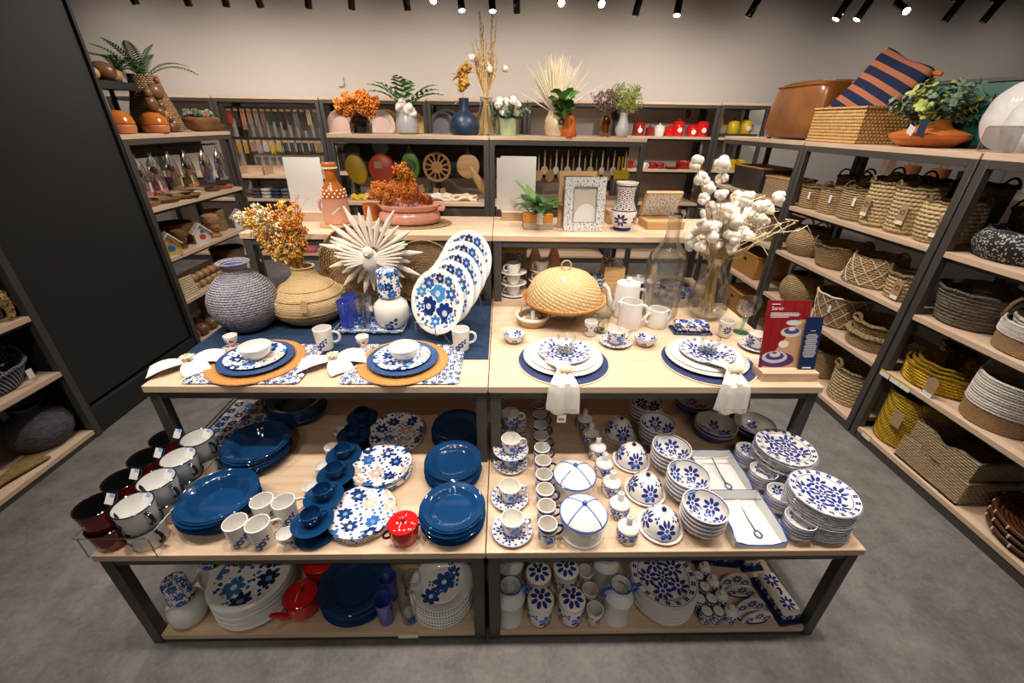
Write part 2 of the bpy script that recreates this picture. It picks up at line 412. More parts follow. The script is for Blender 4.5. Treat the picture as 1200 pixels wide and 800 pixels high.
# ---------------------------------------------------------------- room shell
def floor_mat():
    t = T('grey_concrete_floor'); v = t.co()
    a = t.noise(v, 1.6, 6, .62); b = t.noise(v, 9, 6, .7); c = t.noise(v, 60, 3, .6)
    f = t.ma('ADD', t.ma('ADD', t.ma('MULTIPLY', a, .35), t.ma('MULTIPLY', b, .45)), t.ma('MULTIPLY', c, .2))
    x, y, z = t.sep(v)
    col = t.mix(t.rng(f, .34, .66), (.068, .066, .065), (.215, .206, .200))
    seam = t.mx(t.ma('LESS_THAN', t.ma('ABSOLUTE', t.ma('SUBTRACT', t.ma('FRACT', t.ma('MULTIPLY', t.ma('ADD', x, 10.3), 1.1)), .5)), .0016),
                t.ma('LESS_THAN', t.ma('ABSOLUTE', t.ma('SUBTRACT', t.ma('FRACT', t.ma('MULTIPLY', t.ma('ADD', y, 10.1), 1.1)), .5)), .0016))
    col = t.mix(t.ma('MULTIPLY', seam, .35), col, (.08, .075, .07))
    t.bump(b, .12, .003)
    return t.fin(col, t.rng(a, .3, .7, .42, .6), spec=.4)
M['floor'] = floor_mat()
M['wall'] = plain('warm_grey_wall_paint', (.56, .52, .495), .85, 0, .02, 1.5, .04, 180)
M['ceil'] = plain('dark_grey_ceiling', (.10, .095, .09), .9, 0, .03, 2)
struct(ob('floor', MB().box((1, 1, -.05), (13, 11, .1)).me('floor', M['floor'])))
struct(ob('ceiling', MB().box((1, 1, 3.2), (13, 11, .1)).me('ceiling', M['ceil'])))
struct(ob('wall_back', MB().box((1, 6.2, 1.575), (13, .1, 3.15)).me('wall_back', M['wall'])))
struct(ob('wall_left', MB().box((-5.25, .8, 1.575), (.1, 10.6, 3.15)).me('wall_left', M['wall'])))
struct(ob('wall_right', MB().box((7.0, .8, 1.575), (.1, 10.6, 3.15)).me('wall_right', M['wall'])))

# ---------------------------------------------------------------- stepped display tables
def table(name, label, x0, x1, y0, y1, z0, z1, shelf=None):
    cx, cy = (x0+x1)/2, (y0+y1)/2; t = thing(name, label, 'table', (cx, cy, z0)); h = z1-z0; W, D = x1-x0, y1-y0
    k = .038; tw = .027; e = .006
    ob('tabletop', MB().box((0, 0, 0), (W, D, tw), b=.0015).me('tabletop', M['wood']), t, (0, 0, h-tw/2))
    lg = MB().box((0, 0, 0), (k, k, h-tw), b=.002).me('leg', M['steel'])
    for sx in (-1, 1):
        for sy in (-1, 1): ob('leg', lg, t, (sx*(W/2-k/2-e), sy*(D/2-k/2-e), (h-tw)/2))
    rx = MB().box((0, 0, 0), (W-2*k-2*e, k*.8, .032), b=.0015).me('rail', M['steel']); ry = MB().box((0, 0, 0), (k*.8, D-2*k-2*e, .032), b=.0015).me('rail', M['steel'])
    for s in (-1, 1):
        ob('rail', rx, t, (0, s*(D/2-k/2-e), h-tw-.016)); ob('rail', ry, t, (s*(W/2-k/2-e), 0, h-tw-.016))
        if shelf:
            bx = MB().box((0, 0, 0), (W-2*k-2*e, k*.8, .020), b=.0015).me('rail', M['steel'])
            ob('rail', bx, t, (0, s*(D/2-k/2-e), .010)); by = MB().box((0, 0, 0), (k*.8, D-2*k-2*e, .020)).me('rail', M['steel']); ob('rail', by, t, (s*(W/2-k/2-e), 0, .010))
    if shelf: ob('lower_shelf', MB().box((0, 0, 0), (W-2*k-2*e-.002, D-.016, .026), b=.0015).me('lower_shelf', M['wood']), t, (0, 0, shelf-.013))
    return t
XL, XC, XR = -1.266, -.049, 1.176; g = .0015; YB = 2.52
ZB, ZM, ZH, ZS = .495, .859, 1.207, .047
table('display_bench', 'low oak and steel bench carrying the red and white enamel mugs', XL, XC-g, .87, YB, 0, ZB, ZS)
table('display_bench', 'low oak and steel bench carrying the daisy butter dishes', XC+g, XR, .87, YB, 0, ZB, ZS)
table('display_table', 'middle tier oak table spread with a navy cloth', XL, XC-g, 1.262, YB, ZB, ZM)
table('display_table', 'middle tier oak table set with round navy placemats', XC+g, XR, 1.262, YB, ZB, ZM)
table('display_table', 'top tier oak table holding the pink casserole', XL, XC-g, 2.058, YB, ZM, ZH)
table('display_table', 'top tier oak table holding the fern planter and picture frame', XC+g, XR, 2.058, YB, ZM, ZH)

# ---------------------------------------------------------------- shelving units
def shelving(label, x0, x1, y0, y1, levels, top=None, along='y', front=0, wood_t=.028, back=None, post_h=None, rails=True, name='shelving_unit', cross=()):
    """open steel bay with oak boards; levels = board top heights, the highest one caps the posts"""
    t = thing(name, label, 'shelf', ((x0+x1)/2, (y0+y1)/2, 0)); W, D = x1-x0, y1-y0; k = .04
    H = post_h or (max(levels)-wood_t)
    pm = MB().box((0, 0, 0), (k, k, H), b=.002).me('post', M['steel'])
    for sx in (-1, 1):
        for sy in (-1, 1): ob('post', pm, t, (sx*(W/2-k/2), sy*(D/2-k/2), H/2))
    bm = {}
    for z in levels:
        full = z == max(levels) and not post_h
        w, d = (W, D) if full else (W-(2*k if along == 'x' else 0)-.002, D-(2*k if along == 'y' else 0)-.002)
        ob('shelf_board', MB().box((0, 0, 0), (w, d, wood_t), b=.0015).me('shelf_board', M['wood' if along == 'x' else 'woody']), t, (0, 0, z-wood_t/2))
        if full:
            rx = MB().box((0, 0, 0), (W-2*k, .036, .036), b=.0015).me('rail', M['steel']); ry = MB().box((0, 0, 0), (.036, D-2*k, .036), b=.0015).me('rail', M['steel'])
            for s in (-1, 1): ob('rail', rx, t, (0, s*(D/2-k/2), z-wood_t-.018)); ob('rail', ry, t, (s*(W/2-k/2), 0, z-wood_t-.018))
        elif z < .2:
            kb = (MB().box((0, 0, 0), (W-2*k, .03, .05)) if along == 'x' else MB().box((0, 0, 0), (.03, D-2*k, .05))).me('rail', M['steel'])
            for s in (-1, 1): ob('rail', kb, t, (0, s*(D/2-k/2), .026) if along == 'x' else (s*(W/2-k/2), 0, .026))
        elif rails:
            sx = -1 if front < 0 else 1
            rb = (MB().box((0, 0, 0), (W-2*k, .028, .024)) if along == 'x' else MB().box((0, 0, 0), (.028, D-2*k, .024))).me('rail', M['steel'])
            for s in (-1, 1): ob('rail', rb, t, (0, s*(D/2-k/2-.03), z-wood_t-.012) if along == 'x' else (s*(W/2-k/2-.03), 0, z-wood_t-.012))
    for z, hh in cross: ob('crossbar', MB().box((0, 0, 0), (W-2*k, .02, hh)).me('crossbar', M['steel']), t, (0, D/2-.02 if along == 'x' else 0, z))
    if back:
        ob('back_panel', MB().box((0, 0, 0), back[0]).me('back_panel', M[back[2]]), t, back[1])
    return t
LV = [.079, .478, .827, 1.165, 1.606]
SXD = .48
shelving('open shelving bay stacked with yellow coiled baskets', 2.18, 2.18+SXD, .80, 2.045, LV, along='y')
shelving('open shelving bay of handled seagrass baskets with kraft tags', 2.18, 2.18+SXD, 2.055, 3.315, LV, along='y')
shelving('open shelving bay holding honey rattan boxes under a brown leather pouf', 2.18, 2.18+SXD, 3.325, 4.56, LV, along='y')
shelving('open shelving bay of hanging dolls and little painted houses', -2.88, -2.4, 2.99, 4.19, [.079, .456, .786, 1.135, 1.592], along='y')
shelving('tall black shelving bay with leopard figure and dark wicker vase', -2.98, -2.4, .75, 2.045, [.058, .46, .79, 1.14, 1.59, 2.55], along='y', back=((.02, 1.28, 2.5), (-.26, 0, 1.25), 'blackin'))
shelving('plant display gondola hung with coloured bags and boards', -1.325, -.107, 3.55, 4.05, [.1, .79, 1.112, 1.602], along='x')
shelving('plant display gondola hung with wooden spoons and whisks', -.103, 1.105, 3.55, 4.05, [.1, .79, 1.112, 1.604], along='x')
ZK = [.092, .791, 1.2, 1.55, 1.922]
shelving('back wall shelving with bead necklaces on hooks', -3.32, -2.12, 5.6, 6.1, [.092, .791, 1.064, 1.918], along='x')
shelving('far back wall shelving behind hanging doll shelf', -4.5, -3.33, 5.6, 6.1, ZK[:1]+[.791, 1.064, 1.918], along='x')
shelving('back wall shelving with upright pink and yellow plates', -2.11, -.89, 5.6, 6.1, [.092, .791, 1.112, 1.470, 1.922], along='x')
shelving('back wall shelving with upright grey plates', -.88, .28, 5.6, 6.1, [.092, .791, 1.112, 1.470, 1.926], along='x')
shelving('back wall shelving behind the pampas grass vase', .29, 1.42, 5.6, 6.1, [.092, .791, 1.19, 1.56, 1.93], along='x')
shelving('back wall shelving with red kitchenware', 1.43, 2.555, 5.6, 6.1, [.092, .796, 1.20, 1.57, 1.933], along='x')
shelving('short back wall shelving with yellow kitchenware', 2.565, 3.15, 5.6, 6.1, [.092, .796, 1.20, 1.57, 1.936], along='x')

# black partition with inset door panel, left of the aisle
t = thing('black_partition', 'tall matt black partition panel with recessed plinth beside the doll shelf', 'partition', (-2.65, 2.515, 0))
ob('panel', MB().box((0, 0, 0), (.46, .93, 2.94), b=.003).me('panel', M['black']), t, (-.005, 0, 1.66))
ob('plinth', MB().box((0, 0, 0), (.48, .94, .17), b=.002).me('plinth', M['black']), t, (0, 0, .085))
for s in (-1, 1): ob('edge_post', MB().box((0, 0, 0), (.485, .02, 2.95)).me('edge_post', M['black']), t, (0, s*.465, 1.655))

# ---------------------------------------------------------------- ceiling track with spot heads
t = thing('lighting_track', 'black ceiling lighting track running along the back of the shop', 'track', (.6, 4.6, 2.735))
ob('rail', MB().box((0, 0, 0), (9.4, .035, .03), b=.003).me('rail', M['darkrim']), t)
for x in (-3.2, -1.2, .8, 2.8, 4.6): ob('drop_rod', MB().lathe([(0, 0), (.006, 0), (.006, .45), (0, .45)], 8).me('drop_rod', M['darkrim']), t, (x-.6, 0, .012))
M['lamp'] = emit('lit_lamp_face', (1, .9, .78), 30); M['lampoff'] = plain('lamp_lens', (.10, .10, .10), .2)
hd = MB().lathe([(0, 0), (.030, 0), (.031, .002), (.031, .17), (.026, .178), (0, .178)], 20).me('barrel', M['darkrim'])
lens = {1: MB().lathe([(0, -.004), (.026, -.004), (.027, 0), (0, .001)], 18).me('lens', M['lamp']), 0: MB().lathe([(0, -.004), (.026, -.004), (.027, 0), (0, .001)], 18).me('lens', M['lampoff'])}
adp = MB().box((0, 0, -.012), (.12, .034, .024), b=.003).tube([(0, 0, -.02), (0, 0, -.07)], .007).me('adapter', M['darkrim'])
AZ = [(89, 0), (172, 0), (233, 0), (277, 0), (312, 0), (370, 0), (418, 0), (478, 0), (511, 2), (540, 1), (575, 1), (603, 0), (653, 2), (698, 2), (743, 0), (789, 1), (878, 0), (982, 1), (1007, 1), (1046, 2), (1112, 0), (1158, 0)]
for i, (px, lit) in enumerate(AZ):
    x = (-.83+(px-89)*(1.0+.83)/(1190-89))*4.6
    fx = 'unlit black track spot' if not lit else ('lit black track spot facing the tables' if lit == 2 else 'lit black track spot angled down')
    tt = thing('track_spotlight', '%s, %s along the track from the doll shelf' % (fx, NTH[i] if i < 15 else ('%dth' % (i+1) if i != 21 else '22nd') if i not in (20,) else '21st'), 'spotlight', (x, 4.6, 2.72), 0, 'track spotlights')
    ob('adapter', adp, tt)
    aim = Vector((0, -.9, -.5)) if lit == 2 else (Vector((rnd.uniform(-.35, .1), -.25, -1)) if lit else Vector((rnd.uniform(-.25, .25), rnd.uniform(.1, .4), -1)))
    if px > 850 and lit != 2: aim = Vector((-.42, .1, -1))
    q = (-aim).to_track_quat('Z', 'Y').to_euler(); a = aim.normalized()
    o = ob('barrel', hd, tt, Vector((0, 0, -.065))+a*.11, q); ob('lens', lens[1 if lit else 0], o)
# ---------------------------------------------------------------- crockery kit
_c = {}
def K(key, fn):
    if key not in _c: _c[key] = fn()
    return _c[key]
def plate_prof(R, h, foot=.6, t=.0045, lip=.0):
    return shell([(0, .002), (R*(foot-.06), .002), (R*(foot-.05), 0), (R*foot, 0), (R*(foot+.03), .003), (R*(foot+.10), h*.42), (R*.80, h*.62), (R*.93, h*.86), (R, h)], t)
def bowl_prof(R, h, foot=.45, t=.004, p=.55):
    pr = [(0, .004), (R*(foot-.08), .004), (R*(foot-.06), 0), (R*foot, 0), (R*foot, .006)]
    for i in range(1, 9):
        a = i/8; pr.append((R*(foot+(1-foot)*math.sin(a*PI/2)**1.0), .006+(h-.006)*(1-math.cos(a*PI/2))**.85))
    return shell(pr, t)
def lathed(name, prof, mat, seg=40, sx=1, sy=1, **k): return MB().lathe(prof, seg, sx=sx, sy=sy, **k).me(name, mat)
def handle(name, x0, zc, h, out, r, mat, flat=1.0, seg=8, n=11):
    """ear handle on the +x side: top and bottom roots at x0, height h about zc, reaching out"""
    return MB().tube([(x0+out*math.sin(PI*i/(n-1))**.7, 0, zc+h/2*math.cos(PI*i/(n-1))) for i in range(n)], r, seg, flat=flat).me(name, mat)
def stack(spec, x, y, z, n, dz, what, where, group, jit=.004, rz=None):
    """n alike pieces on top of each other, each its own object, counted from the top"""
    for i in range(n):
        j = n-1-i
        lab = ('topmost %s of %s' if j == 0 else '%s %s from the top of %s') % ((what, where) if j == 0 else (ORD[j], what, where))
        inst(spec, (x+rnd.uniform(-jit, jit), y+rnd.uniform(-jit, jit), z+i*dz), rnd.uniform(0, 6.28) if rz is None else rz, lab, group)

# ================================================= low bench, red and white enamel side
RE = MB().lathe(shell([(0, 0), (.044, 0), (.047, .003), (.052, .055), (.054, .08)], .0022), 36)
def enamel(name, mat):
    b = MB().lathe(shell([(0, 0), (.044, 0), (.0465, .003), (.0505, .05), (.0535, .079)], .0022), 36).me('body', mat)
    rim = MB().tube(arc((0, 0), .0528, 0, 2*PI*35/36, 36, 'xy', .079), .0019, 6, True).me('rim', M['darkrim'])
    h = MB().tube([(.049+.026*math.sin(PI*i/10)**.7, 0, .043+.024*math.cos(PI*i/10)) for i in range(11)], .0055, 8, flat=.5).me('handle', M['darkrim'])
    return [('body', b), ('rim', rim), ('handle', h)]
inn = lambda m: MB().lathe([(0, .0036), (.0432, .0036), (.0478, .05), (.0508, .0775), (.0503, .0775), (.0473, .05), (.0425, .0042), (0, .0042)], 32).me('lining', m)
er = ('enamel_mug', 'mug', enamel('r', M['enred'])+[('lining', inn(M['darkrim']))]); ew = ('enamel_mug', 'mug', enamel('w', M['enwhite']))
tg = MB().box((0, 0, 0), (.024, .0006, .034)).me('paper_tag', M['paper']); tgb = MB().box((0, 0, 0), (.013, .0008, .012)).me('barcode_sticker', plain('pale_blue_sticker', (.25, .42, .80), .5))
oval = MB().lathe([(0, 0), (.014, 0), (.013, .0012), (0, .0012)], 20, sy=.62).me('oval_sticker', plain('violet_sticker', (.05, .03, .22), .4))
for i, (y, xr, xw) in enumerate(((.925, -1.228, -1.118), (1.028, -1.230, -1.121), (1.131, -1.229, -1.120), (1.234, -1.231, -1.121))):
    for lv in (0, 1):
        for sp, xx, nm in ((er, xr, 'dark red'), (ew, xw, 'white')):
            o = inst(sp, (xx, y, ZB+lv*.0805), -.35+rnd.uniform(-.1, .1), '%s enamel mug with black rim, %s layer, %s from the bench front edge' % (nm, ('lower', 'upper')[lv], NTH[i]), 'enamel mugs stacked on the bench corner')
            if lv: 
                p = ob('paper_tag', tg, o, (.004, .034, .070), (-.5, .25, .3)); ob('barcode_sticker', tgb, p, (.004, 0, .012))
            if sp is ew and i == 0: ob('oval_sticker', oval, o, (-.002, -.0495, .040), (PI/2-.06, 0, 0))
# thin wire rack the mugs stand in
t = thing('wire_rack', 'thin steel wire rack fencing the stacked enamel mugs', 'rack', (-1.165, 1.08, ZB))
for z in (.085,): ob('wire_loop', MB().tube([(-.112, -.215, z), (.108, -.215, z), (.108, .215, z), (-.112, .215, z)], .0016, 6, True).me('wire_loop', M['wire']), t)
for a, b in ((-.098, -.215), (.108, -.215), (.108, .215), (-.098, .215)): ob('wire_foot', MB().tube([(a, b, .0), (a, b, .085)], .0016, 6).me('wire_foot', M['wire']), t)

# glazed cobalt plates with ribbed rims
def ribbed(R, h, mat, foot=.52, t=.005, flat=.0):
    pr = [(0, .002), (R*(foot-.05), .002), (R*(foot-.04), 0), (R*foot, 0), (R*(foot+.03), .003), (R*(foot+.08), h*.25), (R*.73, h*.62)]
    for i in range(7): a = i/6; pr.append((R*(.76+.24*a), h*(.76+.24*a)+(.0012 if i % 2 else 0)))
    return MB().lathe(shell(pr, t), 48).me('plate', mat)
deep = ('deep_plate', 'plate', ribbed(.123, .040, M['cobalt'], .54))
flat = ('dinner_plate', 'plate', ribbed(.107, .020, M['cobalt'], .60))
stack(deep, -.951, 1.03, ZB, 6, .0092, 'cobalt deep plate', 'the stack between enamel and white mugs', 'cobalt deep plates')
stack(deep, -.962, 1.30, ZB, 6, .0092, 'cobalt deep plate', 'the stack behind the first deep plates', 'cobalt deep plates')
stack(deep, -.925, 1.575, ZB, 7, .0085, 'cobalt deep plate', 'the shaded stack beside the wire tray', 'cobalt deep plates')
stack(flat, -.162, .985, ZB, 8, .0085, 'cobalt dinner plate', 'the stack beside the small red pot', 'cobalt dinner plates')
stack(flat, -.182, 1.20, ZB, 8, .0085, 'cobalt dinner plate', 'the middle stack in the dinner plate row', 'cobalt dinner plates')
stack(flat, -.186, 1.415, ZB, 7, .0085, 'cobalt dinner plate', 'the shaded stack beside the bench seam', 'cobalt dinner plates')
M['folkplate'] = folk('folk_flower_glaze', 15, dens=.40)
fp = ('flowered_plate', 'plate', lathed('plate', plate_prof(.112, .016, .6), M['folkplate'], 44))
stack(fp, -.472, 1.005, ZB, 4, .0075, 'flowered plate', 'the stack beside the small red pot handle', 'white and blue flowered plates')
stack(fp, -.457, 1.21, ZB, 6, .0075, 'flowered plate', 'the middle flowered plate stack', 'white and blue flowered plates')
stack(fp, -.446, 1.415, ZB, 6, .0075, 'flowered plate', 'the flowered stack under the table edge', 'white and blue flowered plates')
# cobalt cups on saucers, two high
cupb = MB().lathe(shell([(0, 0), (.018, 0), (.021, .003), (.027, .012), (.031, .026), (.032, .044)], .0025), 32).me('cup_body', M['cobalt'])
cup = ('coffee_cup', 'cup', [('cup_body', cupb), ('handle', handle('handle', .029, .026, .026, .02, .0032, M['cobalt']))])
sauc = ('saucer', 'saucer', lathed('saucer', shell([(0, .001), (.022, .001), (.024, 0), (.027, .003), (.05, .008), (.066, .014)], .0035), M['cobalt'], 36))
for i, y in enumerate((.944, 1.045, 1.146, 1.247, 1.365, 1.48)):
    x = -.604+rnd.uniform(-.004, .004)
    for lv in (0, 1):
        z = ZB+lv*.0495
        inst(sauc, (x, y, z), 0, 'cobalt saucer, %s one of the pair, %s cup stack from the bench front' % (('lower', 'upper')[lv], NTH[i]), 'cobalt saucers')
        inst(cup, (x, y, z+.0052), rnd.uniform(.2, .9), 'cobalt coffee cup, %s one of the pair, %s cup stack from the bench front' % (('lower', 'upper')[lv], NTH[i]), 'cobalt coffee cups')
# white mugs with a blue spray, egg cups
def spray(name, vc, uc=.72, circ=.22, size=.016, extra=None):
    t = T(name); u, v, _ = t.sep(t.co('UV')); x = t.ma('MULTIPLY', t.ma('SUBTRACT', u, uc), circ/size); y = t.ma('DIVIDE', t.ma('SUBTRACT', v, vc), size)
    p, c = t.daisy(x, y, 6, .33, .2, .8, .3); p2, c2 = t.daisy(t.ma('SUBTRACT', x, -1.0), t.ma('ADD', y, .95), 5, .4, .15, .85, .2); p3, c3 = t.daisy(t.ma('ADD', x, -.95), t.ma('ADD', y, -1.0), 3, .3, .1, .8, .1)
    m = t.mx(p, t.mx(p2, p3)); col = t.mix(m, (.82, .80, .77), t.mix(t.noise(t.co(), 80), NAVY, (.02, .09, .36)))
    return t.fin(t.mix(c, col, (.45, .55, .72)), .12, spec=.6)
M['spraymug'] = spray('white_glaze_with_blue_spray', .06)
mugb = MB().lathe(shell([(0, 0), (.028, 0), (.031, .003), (.034, .05), (.036, .092)], .003), 36).me('mug_body', M['spraymug'])
mug = ('coffee_mug', 'mug', [('mug_body', mugb), ('handle', handle('handle', .033, .048, .048, .028, .0042, M['white'], 1.3))])
for x, y, l in ((-.828, .918, 'front pair nearer the cobalt plates'), (-.756, .912, 'front pair nearer the egg cups'), (-.788, 1.002, 'rear pair nearer the cobalt plates'), (-.7155, .998, 'rear pair nearer the egg cups')):
    inst(mug, (x, y, ZB), .7, 'white mug with blue flower spray, %s' % l, 'white mugs on the bench')
def eggmat():
    t = T('egg_cup_glaze'); u, v, _ = t.sep(t.co('UV'))
    x = t.ma('MULTIPLY', t.ma('SUBTRACT', t.ma('FRACT', t.ma('MULTIPLY', u, 3)), .5), 5.0); y = t.ma('DIVIDE', t.ma('SUBTRACT', v, .062), .011)
    p, c = t.daisy(x, y, 5, .4, .1, .9, .3); p2, c2 = t.daisy(t.ma('ADD', x, 1.4), y, 2, .4, .1, .9, .1)
    return t.fin(t.mix(p, t.mix(p2, (.82, .80, .77), (.10, .16, .06)), (.55, .04, .03)), .12, spec=.6)
M['egg'] = eggmat()
egg = ('egg_cup', 'egg cup', lathed('egg_cup', shell([(0, 0), (.018, 0), (.019, .003), (.012, .010), (.010, .018), (.016, .025), (.024, .038), (.026, .058)], .0022), M['egg'], 28))
for i, y in enumerate((.902, 1.096, 1.197, 1.298, 1.40)): inst(egg, (-.674, y, ZB), 2.2*i, 'white egg cup with painted berries, %s from the bench front' % NTH[i], 'egg cups in a row')
# small red enamel pot with lid and string
def pot(name, label, loc, rz, sc=1, spout=False, string=True, cat='pot'):
    t = thing(name, label, cat, loc, rz, sc=sc)
    ob('pot_body', lathed('pot_body', shell([(0, 0), (.034, 0), (.037, .004), (.046, .03), (.048, .052), (.046, .072)], .002), M['red'], 36), t)
    lid = ob('lid', lathed('lid', [(0, .0), (.047, .0), (.048, .002), (.046, .004), (.030, .010), (.012, .013), (0, .013)], M['red'], 36), t, (0, 0, .0725))
    ob('knob', lathed('knob', [(0, 0), (.006, 0), (.005, .004), (.010, .010), (.009, .014), (0, .016)], M['red'], 20), lid, (0, 0, .0128))
    ob('lid_rim', MB().tube(arc((0, 0), .0478, 0, 2*PI*31/32, 32, 'xy', .001), .0014, 6, True).me('lid_rim', M['darkrim']), lid)
    for s in ((0,) if spout else (0, PI)): ob('handle', handle('handle', .045, .05, .03, .02, .004, M['darkrim']), t, (0, 0, 0), (0, 0, s+PI*(1 if spout else 0)))
    if spout: ob('spout', MB().tube([(.036, 0, .020), (.058, 0, .030), (.070, 0, .055), (.084, 0, .070)], [.013, .010, .0075, .006], 10).me('spout', M['red']), t)
    if string: ob('string', MB().tube([(-.035, -.036, .03), (-.030, -.032, .074), (-.004, -.008, .092), (.020, .020, .082), (.035, .034, .06)], .0011, 5).me('string', M['paper']), t)
    return t
pot('lidded_pot', 'small bright red enamel pot with lid tied by white string', (-.312, .925, ZB), .5)
# oblong serving tray with printed floral base and black wire gallery
M['trayprint'] = folk('blue_leaf_print', 22, plane='box', base=(.72, .70, .66), beige=False, dens=.46)
t = thing('serving_tray', 'black wire rimmed tray with blue leaf print base', 'tray', (-1.14, 1.50, ZB), 0)
ob('tray_base', MB().box((0, 0, .008), (.24, .36, .008), b=.002).me('tray_base', M['trayprint']), t)
ob('tray_foot', MB().box((0, 0, .002), (.22, .34, .004)).me('tray_foot', M['steel']), t)
for z in (.014, .032): ob('wire_rim', MB().tube([(-.122, -.182, z), (.122, -.182, z), (.122, .182, z), (-.122, .182, z)], .003, 8, True).me('wire_rim', M['steel']), t)
for s in (-1, 1): ob('handle', MB().tube([(-.06, s*.182, .032), (-.062, s*.184, .055), (.062, s*.184, .055), (.06, s*.182, .032)], .003, 8).me('handle', M['steel']), t)

# ================================================= low bench, daisy side
def stk(w=.020, h=.017): return K(('stk', w, h), lambda: MB().box((0, 0, 0), (w, .0009, h), b=.0003).me('price_sticker', M['sticker']))
M['cupd'] = daisy_wrap('daisy_cup_glaze', 3, .22, .060, .024, ((.026, .029),)); M['mugd'] = daisy_wrap('daisy_mug_glaze', 3, .2, .068, .020, ((.083, .087), (.096, .108), (.024, .027)))
M['saucd'] = daisy_plate('daisy_saucer_glaze', .069)
dcup = MB().lathe(shell([(0, 0), (.024, 0), (.0265, .003), (.034, .022), (.0375, .045), (.038, .062)], .003), 36).me('cup_body', M['cupd'])
dc = ('daisy_cup', 'cup', [('cup_body', dcup), ('handle', handle('handle', .0355, .038, .034, .024, .0045, M['cupd'])), ('price_sticker', stk(), (.0, -.0388, .036), (.12, 0, 0))])
ds = ('daisy_saucer', 'saucer', lathed('saucer', shell([(0, .001), (.026, .001), (.028, 0), (.031, .003), (.055, .008), (.069, .015)], .0035), M['saucd'], 36))
for i, (x, y, n) in enumerate(((.036, .948, 1), (.030, 1.085, 1), (.036, 1.258, 2), (.036, 1.42, 2))):
    for lv in range(n):
        z = ZB+lv*.0665; q = '' if n == 1 else (', lower of two' if lv == 0 else ', upper of two')
        inst(ds, (x, y, z), .3*i, 'blue rimmed daisy saucer%s, %s cup place from the bench front' % (q, NTH[i]), 'daisy saucers')
        inst(dc, (x, y, z+.0052), .1, 'cream daisy cup with blue price sticker%s, %s place from the bench front' % (q, NTH[i]), 'daisy cups')
dm = ('daisy_mug', 'mug', [('mug_body', MB().lathe(shell([(0, 0), (.026, 0), (.029, .003), (.0305, .045), (.031, .085)], .003), 32).me('mug_body', M['mugd'])), ('handle', handle('handle', .029, .044, .042, .024, .004, M['cobalt2'])), ('price_sticker', stk(), (0, -.0318, .034))])
for i, y in enumerate((.912, .982, 1.052, 1.122, 1.192, 1.262, 1.332, 1.402, 1.472, 1.542)):
    inst(dm, (.147+.0022*i, y, ZB), .15+rnd.uniform(-.1, .1), 'narrow daisy mug with dark blue handle, %s in its row from the bench front' % NTH[i], 'daisy mugs in a row')
# white ribbed tureens with blue ribs on the lid
def tureen(label, x, y):
    t = thing('lidded_jar', label, 'jar', (x, y, ZB), .2)
    ob('jar_body', lathed('jar_body', shell([(0, .002), (.060, .002), (.066, 0), (.072, .004), (.0725, .010), (.069, .013), (.070, .05), (.0735, .055), (.076, .085)], .003), M['white'], 48), t)
    ob('rim_line', MB().tube(arc((0, 0), .0762, 0, 2*PI*47/48, 48, 'xy', .0862), .0022, 6, True).me('rim_line', M['blueline']), t)
    lid = ob('lid', lathed('lid', [(0, 0), (.0725, 0), (.0745, .003), (.066, .013), (.045, .027), (.020, .037), (.006, .040), (0, .040)], M['white'], 48), t, (0, 0, .0865))
    for k in range(4):
        a = k*PI/2+.5
        ob('lid_rib', MB().tube([(r*math.cos(a), r*math.sin(a), z) for r, z in ((.0745, .003), (.066, .0135), (.045, .0275), (.020, .0375), (.006, .0405))], .0020, 6).me('lid_rib', M['blueline']), lid)
    ob('knob', MB().ball((0, 0, .0455), .0085).me('knob', M['blueline']), lid)
    return t
t = tureen('white domed jar with blue lid ribs and hanging paper tag', .262, 1.115)
ob('paper_tag', MB().box((0, 0, 0), (.018, .0008, .06)).me('paper_tag', M['paper']), t, (-.012, -.035, .119), (-.95, 0, .2))
tureen('white domed jar with blue lid ribs in front of the tagged one', .266, .948)
# salt pots with funnel neck
M['saltd'] = daisy_wrap('daisy_salt_glaze', 4, .24, .056, .020, ((.076, .080), (.030, .033)), rows=((4, .066, .012),))
salt = ('salt_pot', 'pot', [('pot_body', lathed('pot_body', shell([(0, 0), (.029, 0), (.033, .004), (.036, .02), (.036, .042), (.034, .05)], .003), M['saltd'], 32)),
        ('lid', lathed('lid', [(0, 0), (.0325, 0), (.0335, .002), (.029, .009), (.016, .014), (.0105, .018), (.0098, .048), (.0092, .049), (.0065, .049), (.0055, .036), (0, .036)], M['white'], 32), (0, 0, .0505)),
        ('price_sticker', stk(.014, .012), (.004, -.0358, .03))])
for i, (x, y) in enumerate(((.410, .922), (.406, 1.018), (.402, 1.115), (.394, 1.21), (.387, 1.302), (.377, 1.39), (.367, 1.485))):
    inst(salt, (x, y, ZB), .3*i, 'daisy salt pot with white funnel lid, %s from the bench front' % NTH[i], 'salt pots in a slanting row')
